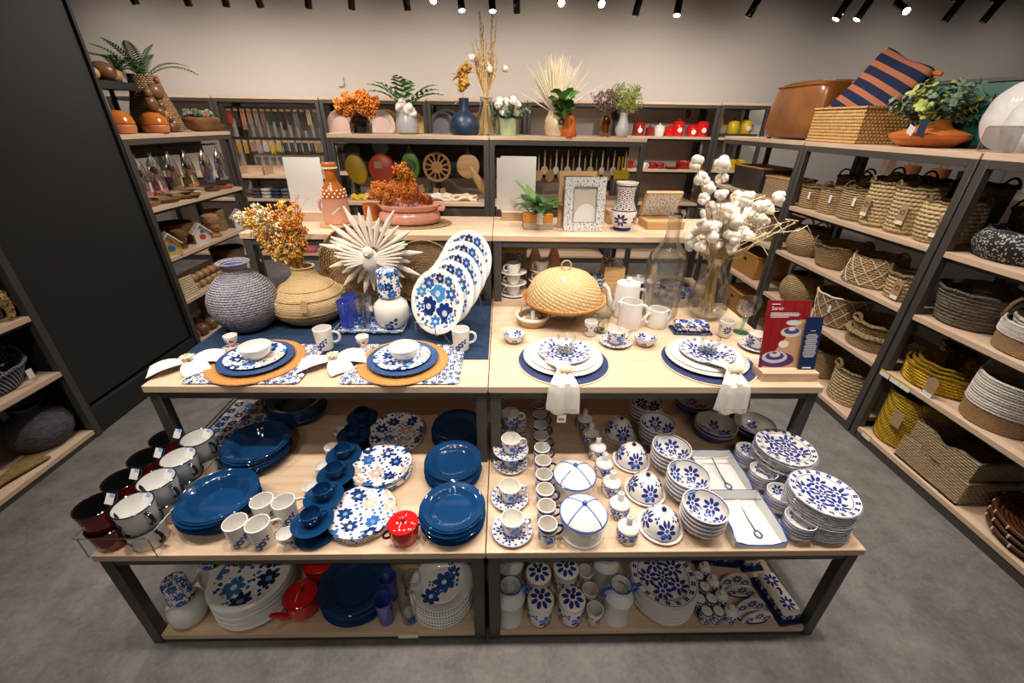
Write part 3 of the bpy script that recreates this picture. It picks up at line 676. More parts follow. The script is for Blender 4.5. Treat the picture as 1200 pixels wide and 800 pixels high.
# domed butter dishes
M['domed'] = daisy_wrap('daisy_dome_glaze', 4, .38, .045, .034, ((.003, .007),))
dome = MB().lathe([(.060, 0), (.0625, .001), (.063, .008), (.060, .026), (.050, .050), (.033, .068), (.012, .077), (0, .078), (0, .075), (.012, .074), (.031, .066), (.047, .049), (.057, .025), (.060, .008), (.060, 0)], 40).me('dome', M['domed'])
bd = ('butter_dish', 'butter dish', [('dish', lathed('dish', shell([(0, .001), (.045, .001), (.047, 0), (.052, .003), (.068, .007), (.074, .013)], .004), M['white'], 40)),
      ('dome', dome, (0, 0, .0085), (0, 0, -.55), [('knob', MB().ball((0, 0, .083), (.0085, .0085, .007)).me('knob', M['cobalt2']), ), ('price_sticker', stk(.024, .021), (.0395, -.0527, .031), (.35, 0, .64))])])
for i, (x, y) in enumerate(((.532, .958), (.526, 1.11), (.520, 1.27), (.512, 1.432))):
    inst(bd, (x, y, ZB), -.25, 'domed daisy butter dish, %s from the bench front' % NTH[i], 'domed butter dishes')
# bowls with daisies, nested
M['bowld'] = daisy_wrap('daisy_bowl_glaze', 5, .36, .170, .030, ((.108, .112), (.050, .053), (.122, .126), (.098, .106)), rows=((8, .076, .018), (4, .212, .026)))
b4 = MB().lathe(bowl_prof(.073, .062, .50), 40).me('bowl', M['bowld'])
bw = ('daisy_bowl', 'bowl', b4); bwt = ('daisy_bowl', 'bowl', [('bowl_body', b4), ('price_sticker', stk(.024, .018), (-.018, .0605, .050), (.35, 0, .25))])
for i, (x, y, n) in enumerate(((.664, .955, 4), (.664, 1.095, 4), (.654, 1.235, 4), (.648, 1.38, 4), (.644, 1.525, 4))):
    for k in range(n):
        j = n-1-k
        inst(bwt if j == 0 else bw, (x, y, ZB+k*.0165), .25*i+.0*k, ('%s daisy bowl, %s nested stack from the bench front' % ('topmost' if j == 0 else ORD[j]+' from top', NTH[i])), 'nested daisy bowls')
M['bowldark'] = daisy_wrap('navy_outside_bowl_glaze', 4, .45, .20, .038, ((0, .119),), base=(.55, .52, .48))
db = ('dark_bowl', 'bowl', MB().lathe(bowl_prof(.086, .055, .4), 40).me('bowl', M['bowldark']))
for x, y, n, l in ((.922, 1.425, 2, 'beside the white napkin tray'), (1.092, 1.425, 2, 'at the bench end'), (.90, 1.61, 2, 'in the shade behind'), (1.075, 1.61, 2, 'in the shade at the bench end')):
    for k in range(n): inst(db, (x, y, ZB+k*.018), .4, '%s navy bowl with flowered inside, pair %s' % (('lower', 'upper')[k], l), 'navy outside bowls')
sb = ('small_bowl', 'bowl', MB().lathe(bowl_prof(.049, .042, .52), 36).me('bowl', daisy_wrap('daisy_small_bowl_glaze', 4, .26, .113, .021, ((.079, .082), (.034, .037)), rows=((6, .054, .014),))))
sbt = ('small_bowl', 'bowl', [('bowl_body', sb[2]), ('price_sticker', stk(.016, .013), (-.008, .040, .028), (.55, 0, .15))])
for x, y, n, l in ((.972, .928, 4, 'at the front beside the tall daisy plates'), (.973, 1.035, 4, 'second from the front beside the napkin tray'), (.968, 1.14, 4, 'third from the front beside the napkin tray'), (.970, 1.25, 4, 'beside the rear daisy plates')):
    for k in range(n): inst(sbt if k == n-1 else sb, (x, y, ZB+k*.0125), .7*k, '%s small daisy bowl, nest %s' % (('lowest', 'second', 'third', 'topmost')[k], l), 'small daisy bowls')
M['dplate'] = daisy_plate('daisy_plate_glaze', .105)
dp = ('daisy_plate', 'plate', lathed('plate', plate_prof(.105, .018, .62), M['dplate'], 44))
stack(dp, 1.068, .985, ZB, 13, .0098, 'daisy plate', 'the tall stack at the bench corner', 'daisy dinner plates', .003)
stack(dp, 1.072, 1.205, ZB, 13, .0098, 'daisy plate', 'the tall stack behind the corner one', 'daisy dinner plates', .003)
# white enamel napkin trays with wavy front and a weighted arm
def ntray(label, x, y):
    t = thing('napkin_tray', label, 'tray', (x, y, ZB)); W, D, h = .168, .196, .048
    ob('tray_floor', MB().box((0, 0, .002), (W, D, .004)).me('tray_floor', M['enwhite']), t)
    ob('back_wall', MB().box((0, D/2-.0015, h/2), (W, .003, h)).me('back_wall', M['enwhite']), t)
    def side(s): return MB().ext([(-D/2, 0), (D/2, 0), (D/2, h), (0, h), (-D*.3, h*.95), (-D/2, h*.62)], -.0015, .0015, Matrix(((0, 0, 1), (1, 0, 0), (0, 1, 0))), (s*W/2, 0, 0)).me('side_wall', M['enwhite'])
    for s in (-1, 1): ob('side_wall', side(s), t)
    fr = [(-W/2, h*.62), (-W*.4, h*.5), (-W*.25, h*.30), (0, h*.26), (W*.25, h*.30), (W*.4, h*.5), (W/2, h*.62)]
    ob('front_wall', MB().ext([(-W/2, 0)]+fr+[(W/2, 0)], -.0015, .0015, Matrix(((1, 0, 0), (0, 0, 1), (0, 1, 0))), (0, -D/2, 0)).me('front_wall', M['enwhite']), t)
    rim = [(a, -D/2, b+.0005) for a, b in fr]+[(W/2, -D*.3, h*.95), (W/2, 0, h), (W/2, D/2, h), (-W/2, D/2, h), (-W/2, 0, h), (-W/2, -D*.3, h*.95)]
    ob('blue_edge', MB().tube(rim, .0023, 6, True).me('blue_edge', M['blueline']), t)
    ob('hinge_bar', MB().tube([(-W/2, D*.33, h*.8), (W/2, D*.33, h*.8)], .002, 6).me('hinge_bar', M['wire']), t)
    arm = ob('weight_arm', MB().tube([(0, D*.33, h*.8), (.008, 0, h*.35), (.014, -D*.2, .010)], .0022, 6).me('weight_arm', M['cobalt2']), t)
    ob('weight_ring', MB().tube([(.017+.011*math.cos(2*PI*i/20), -D*.2-.014+.014*math.sin(2*PI*i/20), .009) for i in range(20)], .002, 6, True).me('weight_ring', M['cobalt2']), arm)
ntray('white enamel napkin tray with blue wavy edge at the bench front', .832, .978); ntray('white enamel napkin tray with blue wavy edge behind the other', .832, 1.185)

# ================================================= bottom shelf under the enamel mugs
M['cara'] = spray('carafe_glaze_with_blue_spray', .06, .70, .36, .022); M['caracup'] = folk('carafe_cup_print', 26, uvc=.22, beige=False, dens=.44)
def carafe(label, loc, rz=0, sc=1):
    t = thing('carafe', label, 'carafe', loc, rz, sc=sc)
    ob('bottle', lathed('bottle', shell([(0, 0), (.046, 0), (.052, .005), (.062, .03), (.063, .06), (.058, .085), (.040, .102), (.034, .112), (.034, .165)], .003), M['cara'], 40), t)
    ob('inverted_cup', lathed('inverted_cup', [(0, .095), (.030, .095), (.036, .092), (.0375, .086), (.041, .0), (.0385, 0), (.035, .085), (.030, .090), (0, .091)], M['caracup'], 36), t, (0, 0, .117))
    return t
carafe('white round carafe with floral cup lid at the shelf front corner', (-1.152, .945, ZS), 2.6); carafe('white round carafe with floral cup lid behind its twin', (-1.13, 1.085, ZS), 2.2)
M['bigfolk'] = folk('large_folk_flower_glaze', 11, base=(.84, .83, .81), cols=((.008, .02, .09), (.03, .17, .46), (.01, .05, .24)), beige=False, dens=.44, rmax=.118)
bf = ('large_flowered_plate', 'plate', MB().lathe(plate_prof(.142, .016, .6, .0055), 48).me('plate', M['bigfolk']))
stack(bf, -.945, 1.022, ZS, 12, .0105, 'large flowered plate', 'the lower shelf stack beside the carafes', 'large flowered plates', .004)
pot('red_teapot', 'bright red enamel teapot with spout and tied string', (-.742, .965, ZS), 3.9, 1.25, True, True, 'teapot'); pot('red_teapot', 'dark corner red enamel teapot behind its twin', (-.72, 1.10, ZS), 4.2, 1.3, True, False, 'teapot')
emb = ('embossed_plate', 'plate', ribbed(.135, .024, M['cobalt'], .6))
stack(emb, -.555, 1.015, ZS, 9, .009, 'cobalt embossed plate', 'the lower shelf stack beside the red teapot', 'cobalt embossed plates')
gl = lambda m: MB().lathe(shell([(0, 0), (.026, 0), (.028, .002), (.030, .06), (.034, .125)], .002), 28).me('tumbler', m)
def printed_glass():
    t = T('printed_glass'); u, v, _ = t.sep(t.co('UV'))
    x = t.ma('MULTIPLY', t.ma('SUBTRACT', t.ma('FRACT', t.ma('MULTIPLY', u, 3)), .5), 3.6); p, c = t.daisy(x, t.ma('DIVIDE', t.ma('SUBTRACT', v, .062), .02), 5, .35, .1, 1)
    tr = t.n('ShaderNodeBsdfTransparent', i_Color=(.94, .95, .95)); g = t.n('ShaderNodeBsdfGlossy', i_Roughness=.04); lw = t.n('ShaderNodeLayerWeight', i_Blend=.35)
    mx = t.n('ShaderNodeMixShader'); t.set(mx.inputs[0], t.ma('ADD', t.ma('MULTIPLY', lw.outputs['Facing'], .45), .04)); t.nt.links.new(tr.outputs[0], mx.inputs[1]); t.nt.links.new(g.outputs[0], mx.inputs[2])
    df = t.n('ShaderNodeBsdfDiffuse', i_Color=(.02, .10, .42)); m2 = t.n('ShaderNodeMixShader'); t.set(m2.inputs[0], p); t.nt.links.new(mx.outputs[0], m2.inputs[1]); t.nt.links.new(df.outputs[0], m2.inputs[2])
    t.nt.links.new(m2.outputs[0], t.out.inputs[0]); return t.m
M['glassprint'] = printed_glass()
for m, x, y, l in (('glassblue', -.425, .925, 'blue glass tumbler at the shelf front'), ('glassblue', -.43, 1.01, 'blue glass tumbler behind the front one'), ('glassprint', -.338, .925, 'clear tumbler with printed blue flowers at the shelf front'), ('glassprint', -.34, 1.01, 'clear tumbler with printed blue flowers second in line')):
    inst(('glass_tumbler', 'glass', K('tum'+m, lambda: gl(M[m]))), (x, y, ZS), 0, l, 'tumblers on the lower shelf')
def spraypl():
    t = T('spray_plate_glaze'); x, y, z = t.sep(t.vm('SCALE', t.co(), sc=1/.12)); r, a = t.polar(x, y); m = None
    for cx, cy, s, n in ((-.30, -.36, .30, 7), (.05, .10, .36, 7), (.33, .42, .22, 6), (-.05, -.16, .12, 4), (.42, .08, .14, 3), (-.35, .05, .12, 4), (.2, .62, .12, 4)):
        p, c = t.daisy(t.ma('DIVIDE', t.ma('SUBTRACT', x, cx), s), t.ma('DIVIDE', t.ma('SUBTRACT', y, cy), s), n, .27, .2, 1, .3); m = p if m is None else t.mx(m, p)
    m = t.mx(m, t.ma('MULTIPLY', t.band(r, .94, .97), t.ma('GREATER_THAN', t.ma('SINE', t.ma('MULTIPLY', a, 70)), 0)))
    return t.fin(t.mix(m, (.82, .80, .76), t.mix(t.noise(t.co(), 30), NAVY, (.02, .15, .45))), .14, spec=.6)
sp = ('spray_plate', 'plate', lathed('plate', plate_prof(.12, .022, .6, .005), spraypl(), 44))
stack(sp, -.225, 1.0, ZS, 6, .0155, 'beaded plate', 'the blue spray stack beside the tumblers', 'beaded spray plates', .003, 0)
t = thing('price_ticket', 'yellow topped price ticket on the lower shelf edge by the tumblers', 'price tag', (-.338, .8745, .018))
ob('card', MB().box((0, 0, .011), (.072, .0016, .022)).me('card', M['paper']), t); ob('yellow_header', MB().box((0, -.0003, .0275), (.072, .0018, .011)).me('yellow_header', M['yellowp']), t)

# ================================================= bottom shelf under the daisy ware
canb = MB().lathe(shell([(0, 0), (.046, 0), (.050, .004), (.050, .115), (.053, .120), (.053, .128), (.040, .148), (.034, .155), (.035, .172), (.038, .185)], .0022), 40).me('can_body', M['enwhite'])
can = ('milk_can', 'can', [('can_body', canb)]+[('handle', handle('handle', .036, .150, .045, .034, .0062, M['blueline'], .8), (0, 0, 0), (0, 0, a)) for a in (0, PI)]+[('rim', MB().tube(arc((0, 0), .0375, 0, 2*PI*31/32, 32, 'xy', .185), .0020, 6, True).me('rim', M['blueline']))])
for x, y, l in ((.034, .932, 'at the shelf front beside the centre posts'), (.034, 1.06, 'behind the one beside the centre posts'), (.432, .932, 'at the shelf front beside the oval plates'), (.412, 1.06, 'behind the one beside the oval plates')):
    inst(can, (x, y, ZS), .15, 'white enamel milk can with blue handles, %s' % l, 'white milk cans')
M['cand'] = daisy_wrap('daisy_canister_glaze', 3, .29, .085, .034, ((.05, .056), (.14, .145)))
def lidmat():
    t = T('daisy_lid_glaze'); x, y, z = t.sep(t.vm('SCALE', t.co(), sc=1/.047)); p, c = t.daisy(x, y, 8, .17, .30, .86, .05)
    return t.fin(t.mix(p, GLZ, t.mix(t.noise(t.co(), 50), NAVY, BLUE)), .12, spec=.6)
M['lidd'] = lidmat()
cn = ('daisy_canister', 'canister', [('canister_body', lathed('canister_body', shell([(0, 0), (.044, 0), (.047, .004), (.048, .05), (.047, .096)], .003), M['cand'], 36)),
      ('lid', lathed('lid', [(0, 0), (.0475, 0), (.049, .002), (.049, .008), (.044, .013), (.020, .018), (0, .019)], M['lidd'], 36), (0, 0, .0965), (0, 0, 0), [('knob', MB().ball((0, 0, .024), (.0095, .0095, .0075)).me('knob', M['cobalt2']))]),
      ('price_sticker', stk(.018, .016), (0, -.0478, .05))])
for x, y, l in ((.146, .930, 'at the shelf front beside the milk can'), (.146, 1.032, 'second in line beside the milk can'), (.146, 1.135, 'third in line beside the milk can'), (.262, .930, 'at the shelf front beside the beakers'), (.255, 1.05, 'second in line beside the beakers')):
    inst(cn, (x, y, ZS), .4*x, 'daisy canister with flower lid, %s' % l, 'daisy canisters')
bk = ('daisy_beaker', 'cup', lathed('beaker', shell([(0, 0), (.022, 0), (.0245, .003), (.031, .075)], .003), daisy_wrap('daisy_beaker_glaze', 3, .18, .062, .018, ((.024, .028),)), 32))
for i, y in enumerate((.912, .985, 1.06)): inst(bk, (.346-.004*i, y, ZS), i, 'handleless daisy beaker, %s from the shelf front' % NTH[i], 'daisy beakers')
M['ovald'] = daisy_plate('daisy_oval_glaze', .125)
ov = ('oval_platter', 'platter', lathed('platter', plate_prof(.125, .020, .62, .005), M['ovald'], 48, 1.0, 1.12))
stack(ov, .628, 1.018, ZS, 9, .0115, 'oval daisy platter', 'the lower shelf stack beside the milk can', 'oval daisy platters', .003, 0)
M['shk'] = daisy_wrap('daisy_shaker_glaze', 3, .12, .048, .020, ((.02, .025), (.071, .078)), rows=((3, .036, .012),))
shk = ('salt_shaker', 'shaker', [('shaker_body', lathed('shaker_body', [(0, 0), (.017, 0), (.0195, .003), (.020, .055), (.0185, .06), (0, .063)], M['shk'], 28)), ('pour_hole', lathed('pour_hole', [(0, 0), (.002, 0), (.0018, .0008), (0, .0008)], M['darkrim'], 10), (0, 0, .0625))])
bel = ('mustard_pot', 'pot', [('pot_body', lathed('pot_body', shell([(0, 0), (.021, 0), (.024, .003), (.025, .04), (.023, .048)], .003), M['shk'], 28)), ('lid', lathed('lid', [(0, 0), (.0225, 0), (.023, .002), (.017, .010), (.008, .013), (.0085, .018), (.012, .020), (.011, .025), (0, .027)], M['white'], 28), (0, 0, .0485))])
for i in range(5):
    for k, x in enumerate((.762, .806)):
        if i == 4 and k == 1: continue
        inst(shk, (x-.006*i, .908+.046*i, ZS), 1.5*i, '%s daisy shaker, %s from the shelf front' % (('left file', 'right file')[k] if 0 else ('platter side', 'mustard pot side')[k], NTH[i]), 'daisy salt and pepper shakers')
    if i < 4: inst(bel, (.857-.008*i, .912+.058*i, ZS), 0, 'white lidded mustard pot, %s from the shelf front' % NTH[i], 'mustard pots')
# half-moon napkin holders and lidded butter boxes
M['flatd'] = folk('daisy_panel_glaze', 20, base=GLZ, cols=(NAVY, BLUE, NAVY), beige=False, dens=.46, plane='box')
def moonmat():
    t = T('napkin_holder_glaze'); x, y, z = t.sep(t.co()); m = None
    for cx, cz, s in ((0, .043, .021), (-.035, .022, .02), (.036, .022, .02)):
        p, c = t.daisy(t.ma('DIVIDE', t.ma('SUBTRACT', x, cx), s), t.ma('DIVIDE', t.ma('SUBTRACT', z, cz), s), 8, .19); m = p if m is None else t.mx(m, p)
    return t.fin(t.mix(m, GLZ, t.mix(t.noise(t.co(), 50), NAVY, BLUE)), .14, spec=.6)
M['moon'] = moonmat()
def moonh(label, x, y, rz):
    t = thing('napkin_holder', label, 'napkin holder', (x, y, ZS), rz); Mx = Matrix(((1, 0, 0), (0, 0, 1), (0, 1, 0)))
    hm = [(.062*math.cos(PI*i/18), .008+.062*math.sin(PI*i/18)) for i in range(19)]
    for k, yy in (('front_panel', -.020), ('back_panel', .020)):
        ob(k, MB().ext(hm, -.003, .003, Mx, (0, yy, 0)).me(k, M['moon']), t, rot=(.06 if yy < 0 else -.06, 0, 0))
    ob('base', MB().lathe([(0, 0), (.060, 0), (.063, .004), (.060, .009), (0, .009)], 36, sy=.46).me('base', M['white']), t); ob('blue_foot_line', MB().tube([(.0635*math.cos(2*PI*i/36), .46*.0635*math.sin(2*PI*i/36), .004) for i in range(36)], .003, 6, True).me('blue_foot_line', M['cobalt2']), t)
moonh('half-moon daisy napkin holder at the shelf front', .957, .922, .1); moonh('half-moon daisy napkin holder behind the front one', .945, 1.02, -.05)
def boxmat():
    t = T('daisy_box_glaze'); x, y, z = t.sep(t.co()); m = None
    for cy in (-.045, .045):
        p, c = t.daisy(t.ma('DIVIDE', x, .028), t.ma('DIVIDE', t.ma('SUBTRACT', y, cy), .028), 8, .19); m = p if m is None else t.mx(m, p)
    m = t.ma('MULTIPLY', m, t.ma('GREATER_THAN', z, .058)); w = t.ma('MULTIPLY', t.ma('SUBTRACT', t.ma('FRACT', t.ma('MULTIPLY', t.ma('ADD', t.ma('ADD', x, y), 1), 26)), .5), 2.2)
    p, c = t.daisy(w, t.ma('DIVIDE', t.ma('SUBTRACT', z, .032), .018), 6, .3, .1, 1); m = t.mx(m, t.ma('MULTIPLY', p, t.ma('LESS_THAN', z, .054)))
    return t.fin(t.mix(m, GLZ, t.mix(t.noise(t.co(), 50), NAVY, BLUE)), .14, spec=.6)
M['boxd'] = boxmat()
def bbox(label, x, y, rz, name='butter_box'):
    t = thing(name, label, 'butter dish', (x, y, ZS), rz)
    ob('tray', MB().box((0, 0, .006), (.098, .19, .012), b=.004).me('tray', M['cobalt2']), t)
    c = ob('cover', MB().box((0, 0, .036), (.074, .165, .048), b=.009).me('cover', M['boxd']), t); ob('knob', MB().tube([(0, -.012, .059), (0, -.006, .070), (0, .006, .070), (0, .012, .059)], .004, 8).me('knob', M['cobalt2']), c)
bbox('long daisy butter box by the shelf end post', 1.075, .978, .12); bbox('long daisy butter box behind the first one', 1.045, 1.19, .08); bbox('shaded daisy butter box behind the napkin holders', .91, 1.17, 1.45)
# ---------------------------------------------------------------- plants and flowers kit
def solid(o, t): m = o.modifiers.new('thickness', 'SOLIDIFY'); m.thickness = t; m.offset = 0; return o
def frond(L=.2, n=14, w=.04, droop=.5, mat=None, lean=.9):
    """one fern frond along +x rising then drooping, paired pinnae on a rachis"""
    B = MB(); pts = []
    for i in range(n+1):
        a = i/n; pts.append(Vector((L*a*(.35+.65*lean), 0, L*(a*.95-droop*a*a*1.15))))
    B.tube(pts, [.0022*(1-.7*i/n)+.0004 for i in range(n+1)], 5)
    for i in range(1, n+1):
        a = i/n; l = w*math.sin(PI*min(.97, a*.85+.12))**.8+.004; t = (pts[i]-pts[i-1]).normalized(); h = L/n*.42
        for s in (-1, 1):
            p = pts[i]; d = Vector((t.x*.45, s, t.z*.45+.12)).normalized()
            q = p+d*l-Vector((0, 0, l*.15)); md = p+d*l*.5+Vector((0, 0, .002))
            B.add([p-t*h*.5, md-t*h, q, md+t*h, p+t*h*.5], [(0, 1, 2, 3, 4)])
    return B.me('frond', mat)
def leaf_me(L, W, mat, fold=.2, curl=.25, n=7):
    B = MB()
    def fn(u, v): 
        s = (u-.5)*2; w = W*math.sin(PI*min(max(v, .02), .98))**.75*(1-.25*v); return Vector((L*v, s*w, L*curl*math.sin(v*PI*.8)-abs(s)*w*fold*-1))
    B.grid(5, n, fn); return B.me('leaf', mat)
def sprig(h, nb, rb, mat, seed, twigs=10, spread=.03, name='sprig', stemr=.0011):
    r = random.Random(seed); B = MB(); pts = [Vector((r.uniform(-.004, .004)*i, r.uniform(-.004, .004)*i, h*i/6)) for i in range(7)]
    B.tube(pts, stemr, 5)
    for k in range(twigs):
        a = r.uniform(.35, 1); i = min(5, int(a*6)); p = pts[i].lerp(pts[i+1], a*6-i); d = Vector((r.uniform(-1, 1), r.uniform(-1, 1), r.uniform(.2, 1))).normalized(); q = p+d*spread*r.uniform(.5, 1)
        B.tube([p, (p+q)/2+Vector((0, 0, -.002)), q], stemr*.7, 4)
        for j in range(nb):
            c = q+Vector((r.uniform(-1, 1), r.uniform(-1, 1), r.uniform(-1, 1)))*spread*.33; s = rb*r.uniform(.7, 1.3)
            B.add([c+Vector(v)*s for v in ((1, 0, 0), (-1, 0, 0), (0, 1, 0), (0, -1, 0), (0, 0, 1.3), (0, 0, -1.3))], [(0, 2, 4), (2, 1, 4), (1, 3, 4), (3, 0, 4), (2, 0, 5), (1, 2, 5), (3, 1, 5), (0, 3, 5)])
    return B.me(name, mat, 80)
M['fern'] = plain('fern_green', (.035, .12, .022), .45, 0, .3, 12); M['fernlt'] = plain('bright_fern_green', (.13, .30, .045), .45, 0, .25, 12)
M['orangefl'] = plain('burnt_orange_flower', (.62, .20, .022), .7, 0, .35, 30); M['goldfl'] = plain('golden_dried_flower', (.62, .36, .06), .7, 0, .35, 30); M['stem'] = plain('straw_stem', (.50, .33, .11), .7, 0, .2, 30)
M['creamfl'] = plain('cream_dried_flower', (.72, .60, .38), .75, 0, .2, 30); M['whitefl'] = plain('white_blossom', (.86, .81, .72), .7, 0, .06, 30)
M['terra'] = plain('terracotta', (.50, .165, .055), .5, 0, .12, 12); M['terraglaze'] = plain('orange_glaze', (.52, .15, .025), .15, 0, .15, 20, spec=.6); M['pinkcl'] = plain('pink_clay', (.66, .33, .235), .45, 0, .08, 10); M['pinkgl'] = plain('pink_glaze', (.70, .33, .26), .18, 0, .05, 10, spec=.6)
M['linen'] = plain('white_linen', (.80, .76, .69), .85, 0, .04, 40, .15, 260); M['shellfl'] = plain('cream_shell', (.70, .58, .42), .6, 0, .1, 30); M['navycloth'] = plain('navy_cloth', (.016, .034, .078), .85, 0, .12, 60, .12, 420, spec=.2)
M['orangemat'] = weave('orange_rattan', (.48, .21, .055), (.66, .33, .10), 150, 110, .6, True, .4, .6)
M['wickgrey'] = weave('blue_grey_wicker', (.21, .20, .26), (.52, .50, .55), 52, 95, .7, True, .9, .30); M['wicknat'] = weave('natural_wicker', (.64, .42, .19), (.80, .60, .34), 90, 140, .6, True, .6, .5)
M['palm'] = weave('palm_weave', (.58, .38, .17), (.74, .54, .30), 46, 60, .55, True, .5, .6, .5); M['seagr'] = weave('seagrass_weave', (.33, .20, .085), (.56, .38, .19), 60, 90, .8, True, 1., .3)

# ================================================= middle tier, navy cloth side
def clothf(u, v):
    x = -1.262+u*1.208; y = 1.455+v*1.04; return Vector((x, y, ZM+.0032+.0008*math.sin(x*31+y*9)*math.sin(y*23)))
tag(ob('tablecloth', MB().slab(40, 30, clothf, .0022).me('tablecloth', M['navycloth'])), 'navy cloth spread over the back of the middle table', 'tablecloth')
M['matprint'] = folk('blue_vine_print', 34, base=(.80, .78, .74), cols=((.01, .02, .10), (.02, .06, .25), (.01, .02, .10)), beige=False, rough=.6, dens=.34, vine=.07)
def rrect(w, d, r, n=5):
    out = []
    for cx, cy, a0 in ((w/2-r, d/2-r, 0), (-w/2+r, d/2-r, PI/2), (-w/2+r, -d/2+r, PI), (w/2-r, -d/2+r, 1.5*PI)):
        out += [(cx+r*math.cos(a0+PI/2*i/n), cy+r*math.sin(a0+PI/2*i/n)) for i in range(n+1)]
    return out
for x, w, l in ((-.932, .415, 'nearer the black partition'), (-.370, .432, 'nearer the table seam')):
    inst(('placemat', 'placemat', K(('pm', w), lambda: MB().ext(rrect(w, .30, .02), 0, .0018).me('placemat', M['matprint']))), (x, 1.422, ZM+.0045), 0, 'white placemat with blue vine print, setting %s' % l, 'printed placemats')
charger = ('charger_plate', 'charger', lathed('charger', [(0, 0), (.172, 0), (.174, .002), (.172, .005), (.150, .004), (0, .004)], M['orangemat'], 48))
bplate = ('blue_plate', 'plate', lathed('plate', plate_prof(.136, .014, .62), plain('speckled_denim_glaze', (.030, .068, .19), .22, 0, .25, 90, spec=.5), 44))
cp = ('flowered_plate', 'plate', lathed('plate', plate_prof(.108, .015, .6), M['folkplate'], 44)); wb = ('white_bowl', 'bowl', lathed('bowl', bowl_prof(.057, .05, .5), M['white'], 36))
napring = []
for x, l in ((-.945, 'nearer the black partition'), (-.384, 'nearer the table seam')):
    inst(charger, (x, 1.428, ZM+.0067), 0, 'round orange rattan charger, setting %s' % l, 'rattan chargers'); inst(bplate, (x, 1.43, ZM+.0118), 0, 'denim blue plate on rattan charger, setting %s' % l, 'denim plates')
    inst(cp, (x-.003, 1.432, ZM+.0185), .6+x, 'flowered plate under white bowl, setting %s' % l, 'flowered plates on the table'); inst(wb, (x+.006, 1.43, ZM+.025), 0, 'small white bowl, setting %s' % l, 'white bowls')
for x, y, l in ((-1.094, 1.535, 'by the grey wicker vase'), (-.566, 1.532, 'between the two place settings')): inst(egg, (x, y, ZM+.0065 if 0 else ZM+.0064), 2.0, 'white egg cup with painted berries %s' % l, 'egg cups on the cloth')
for x, y, l in ((-.722, 1.535, 'between the two place settings'), (-.168, 1.535, 'below the plate stand')): inst(mug, (x, y, ZM+.0064), .25, 'white mug with blue flower spray on printed mat, %s' % l, 'white mugs on the table')
def napkin(label, x, y, rz):
    t = thing('napkin', label, 'napkin', (x, y, ZM+.004), rz)
    def lobe(L, w, a, sg):
        def fn(u, v):
            s = (u-.5)*2; ww = .010+w*math.sin(v*PI*.62)**.9; px, py = L*v, s*ww
            z = .018*(1-v)*.6+.006+.008*math.cos(s*5+sg)*v*(1.1-v)+.012*math.sin(v*PI); ca, sa = math.cos(a), math.sin(a)
            return Vector((px*ca-py*sa, px*sa+py*ca, max(z, .003)))
        return MB().slab(11, 12, fn, .0018)
    for k, (L, w, a) in enumerate(((.12, .05, .35), (.125, .042, PI+.25), (.10, .034, -.95), (.07, .03, PI-.9))): ob('cloth_fold', lobe(L, w, a, k).me('cloth_fold', M['linen']), t)
    rg = ob('napkin_ring', MB().tube([(0, .018*math.cos(2*PI*i/16), .02+.016*math.sin(2*PI*i/16)) for i in range(16)], .004, 6, True).me('napkin_ring', M['shellfl']), t)
    B = MB()
    for k in range(9):
        a = 2*PI*k/9; B.ball((.013*math.cos(a), .013*math.sin(a), .038), (.011, .006, .005), 8, 5, Matrix.Rotation(a, 3, 'Z'))
    ob('shell_flower', B.ball((0, 0, .042), .007, 8, 5).me('shell_flower', M['shellfl']), rg)
napkin('linen napkin in shell flower ring beside the partition setting', -1.185, 1.40, .25); napkin('linen napkin in shell flower ring between the settings', -.650, 1.42, .05)
# wicker vases
vs_ = ('wicker_vase', 'vase')
t = thing('wicker_vase', 'round blue-grey wicker vase with short flared neck', 'vase', (-1.135, 1.75, ZM+.004))
ob('vase_body', lathed('vase_body', shell([(0, 0), (.07, 0), (.085, .006), (.122, .05), (.141, .105), (.140, .145), (.120, .195), (.080, .235), (.052, .252), (.045, .268), (.052, .288), (.064, .300)], .007), M['wickgrey'], 56), t)
ob('inner_liner', lathed('inner_liner', [(0, .26), (.037, .262), (.042, .280), (.0565, .2985), (.0555, .2990), (.041, .281), (.036, .2635), (0, .2615)], plain('violet_blue_lining', (.05, .06, .30), .5), 36), t)
t = thing('wicker_vase', 'squat natural wicker vase holding dried flowers', 'vase', (-.90, 1.855, ZM+.004))
ob('vase_body', lathed('vase_body', shell([(0, 0), (.10, 0), (.115, .004), (.150, .04), (.166, .082), (.160, .115), (.120, .155), (.072, .19), (.050, .215), (.047, .245), (.052, .25)], .006), M['wicknat'], 56), t)
for z, r in ((.03, .142), (.05, .155), (.066, .162), (.128, .150), (.16, .113)): ob('binding_cord', MB().tube(arc((0, 0), r+.002, 0, 2*PI*47/48, 48, 'xy', z), .0025, 6, True).me('binding_cord', M['wicknat']), t)
ob('kraft_tag', MB().box((0, 0, 0), (.025, .002, .05)).me('kraft_tag', M['kraft']), t, (.045, -.158, .115), (-.42, .15, .27))
t = thing('dried_flowers', 'bunch of golden and cream dried flowers in the natural wicker vase', 'dried flowers', (-.90, 1.855, ZM+.24))
vg = [sprig(.27, 6, .0042, M['goldfl'], 10+i, 20, .026) for i in range(3)]; vc = [sprig(.27, 9, .005, M['creamfl'], 20+i, 14, .030) for i in range(2)]; vo = [sprig(.26, 5, .004, M['orangefl'], 30+i, 18, .026) for i in range(2)]
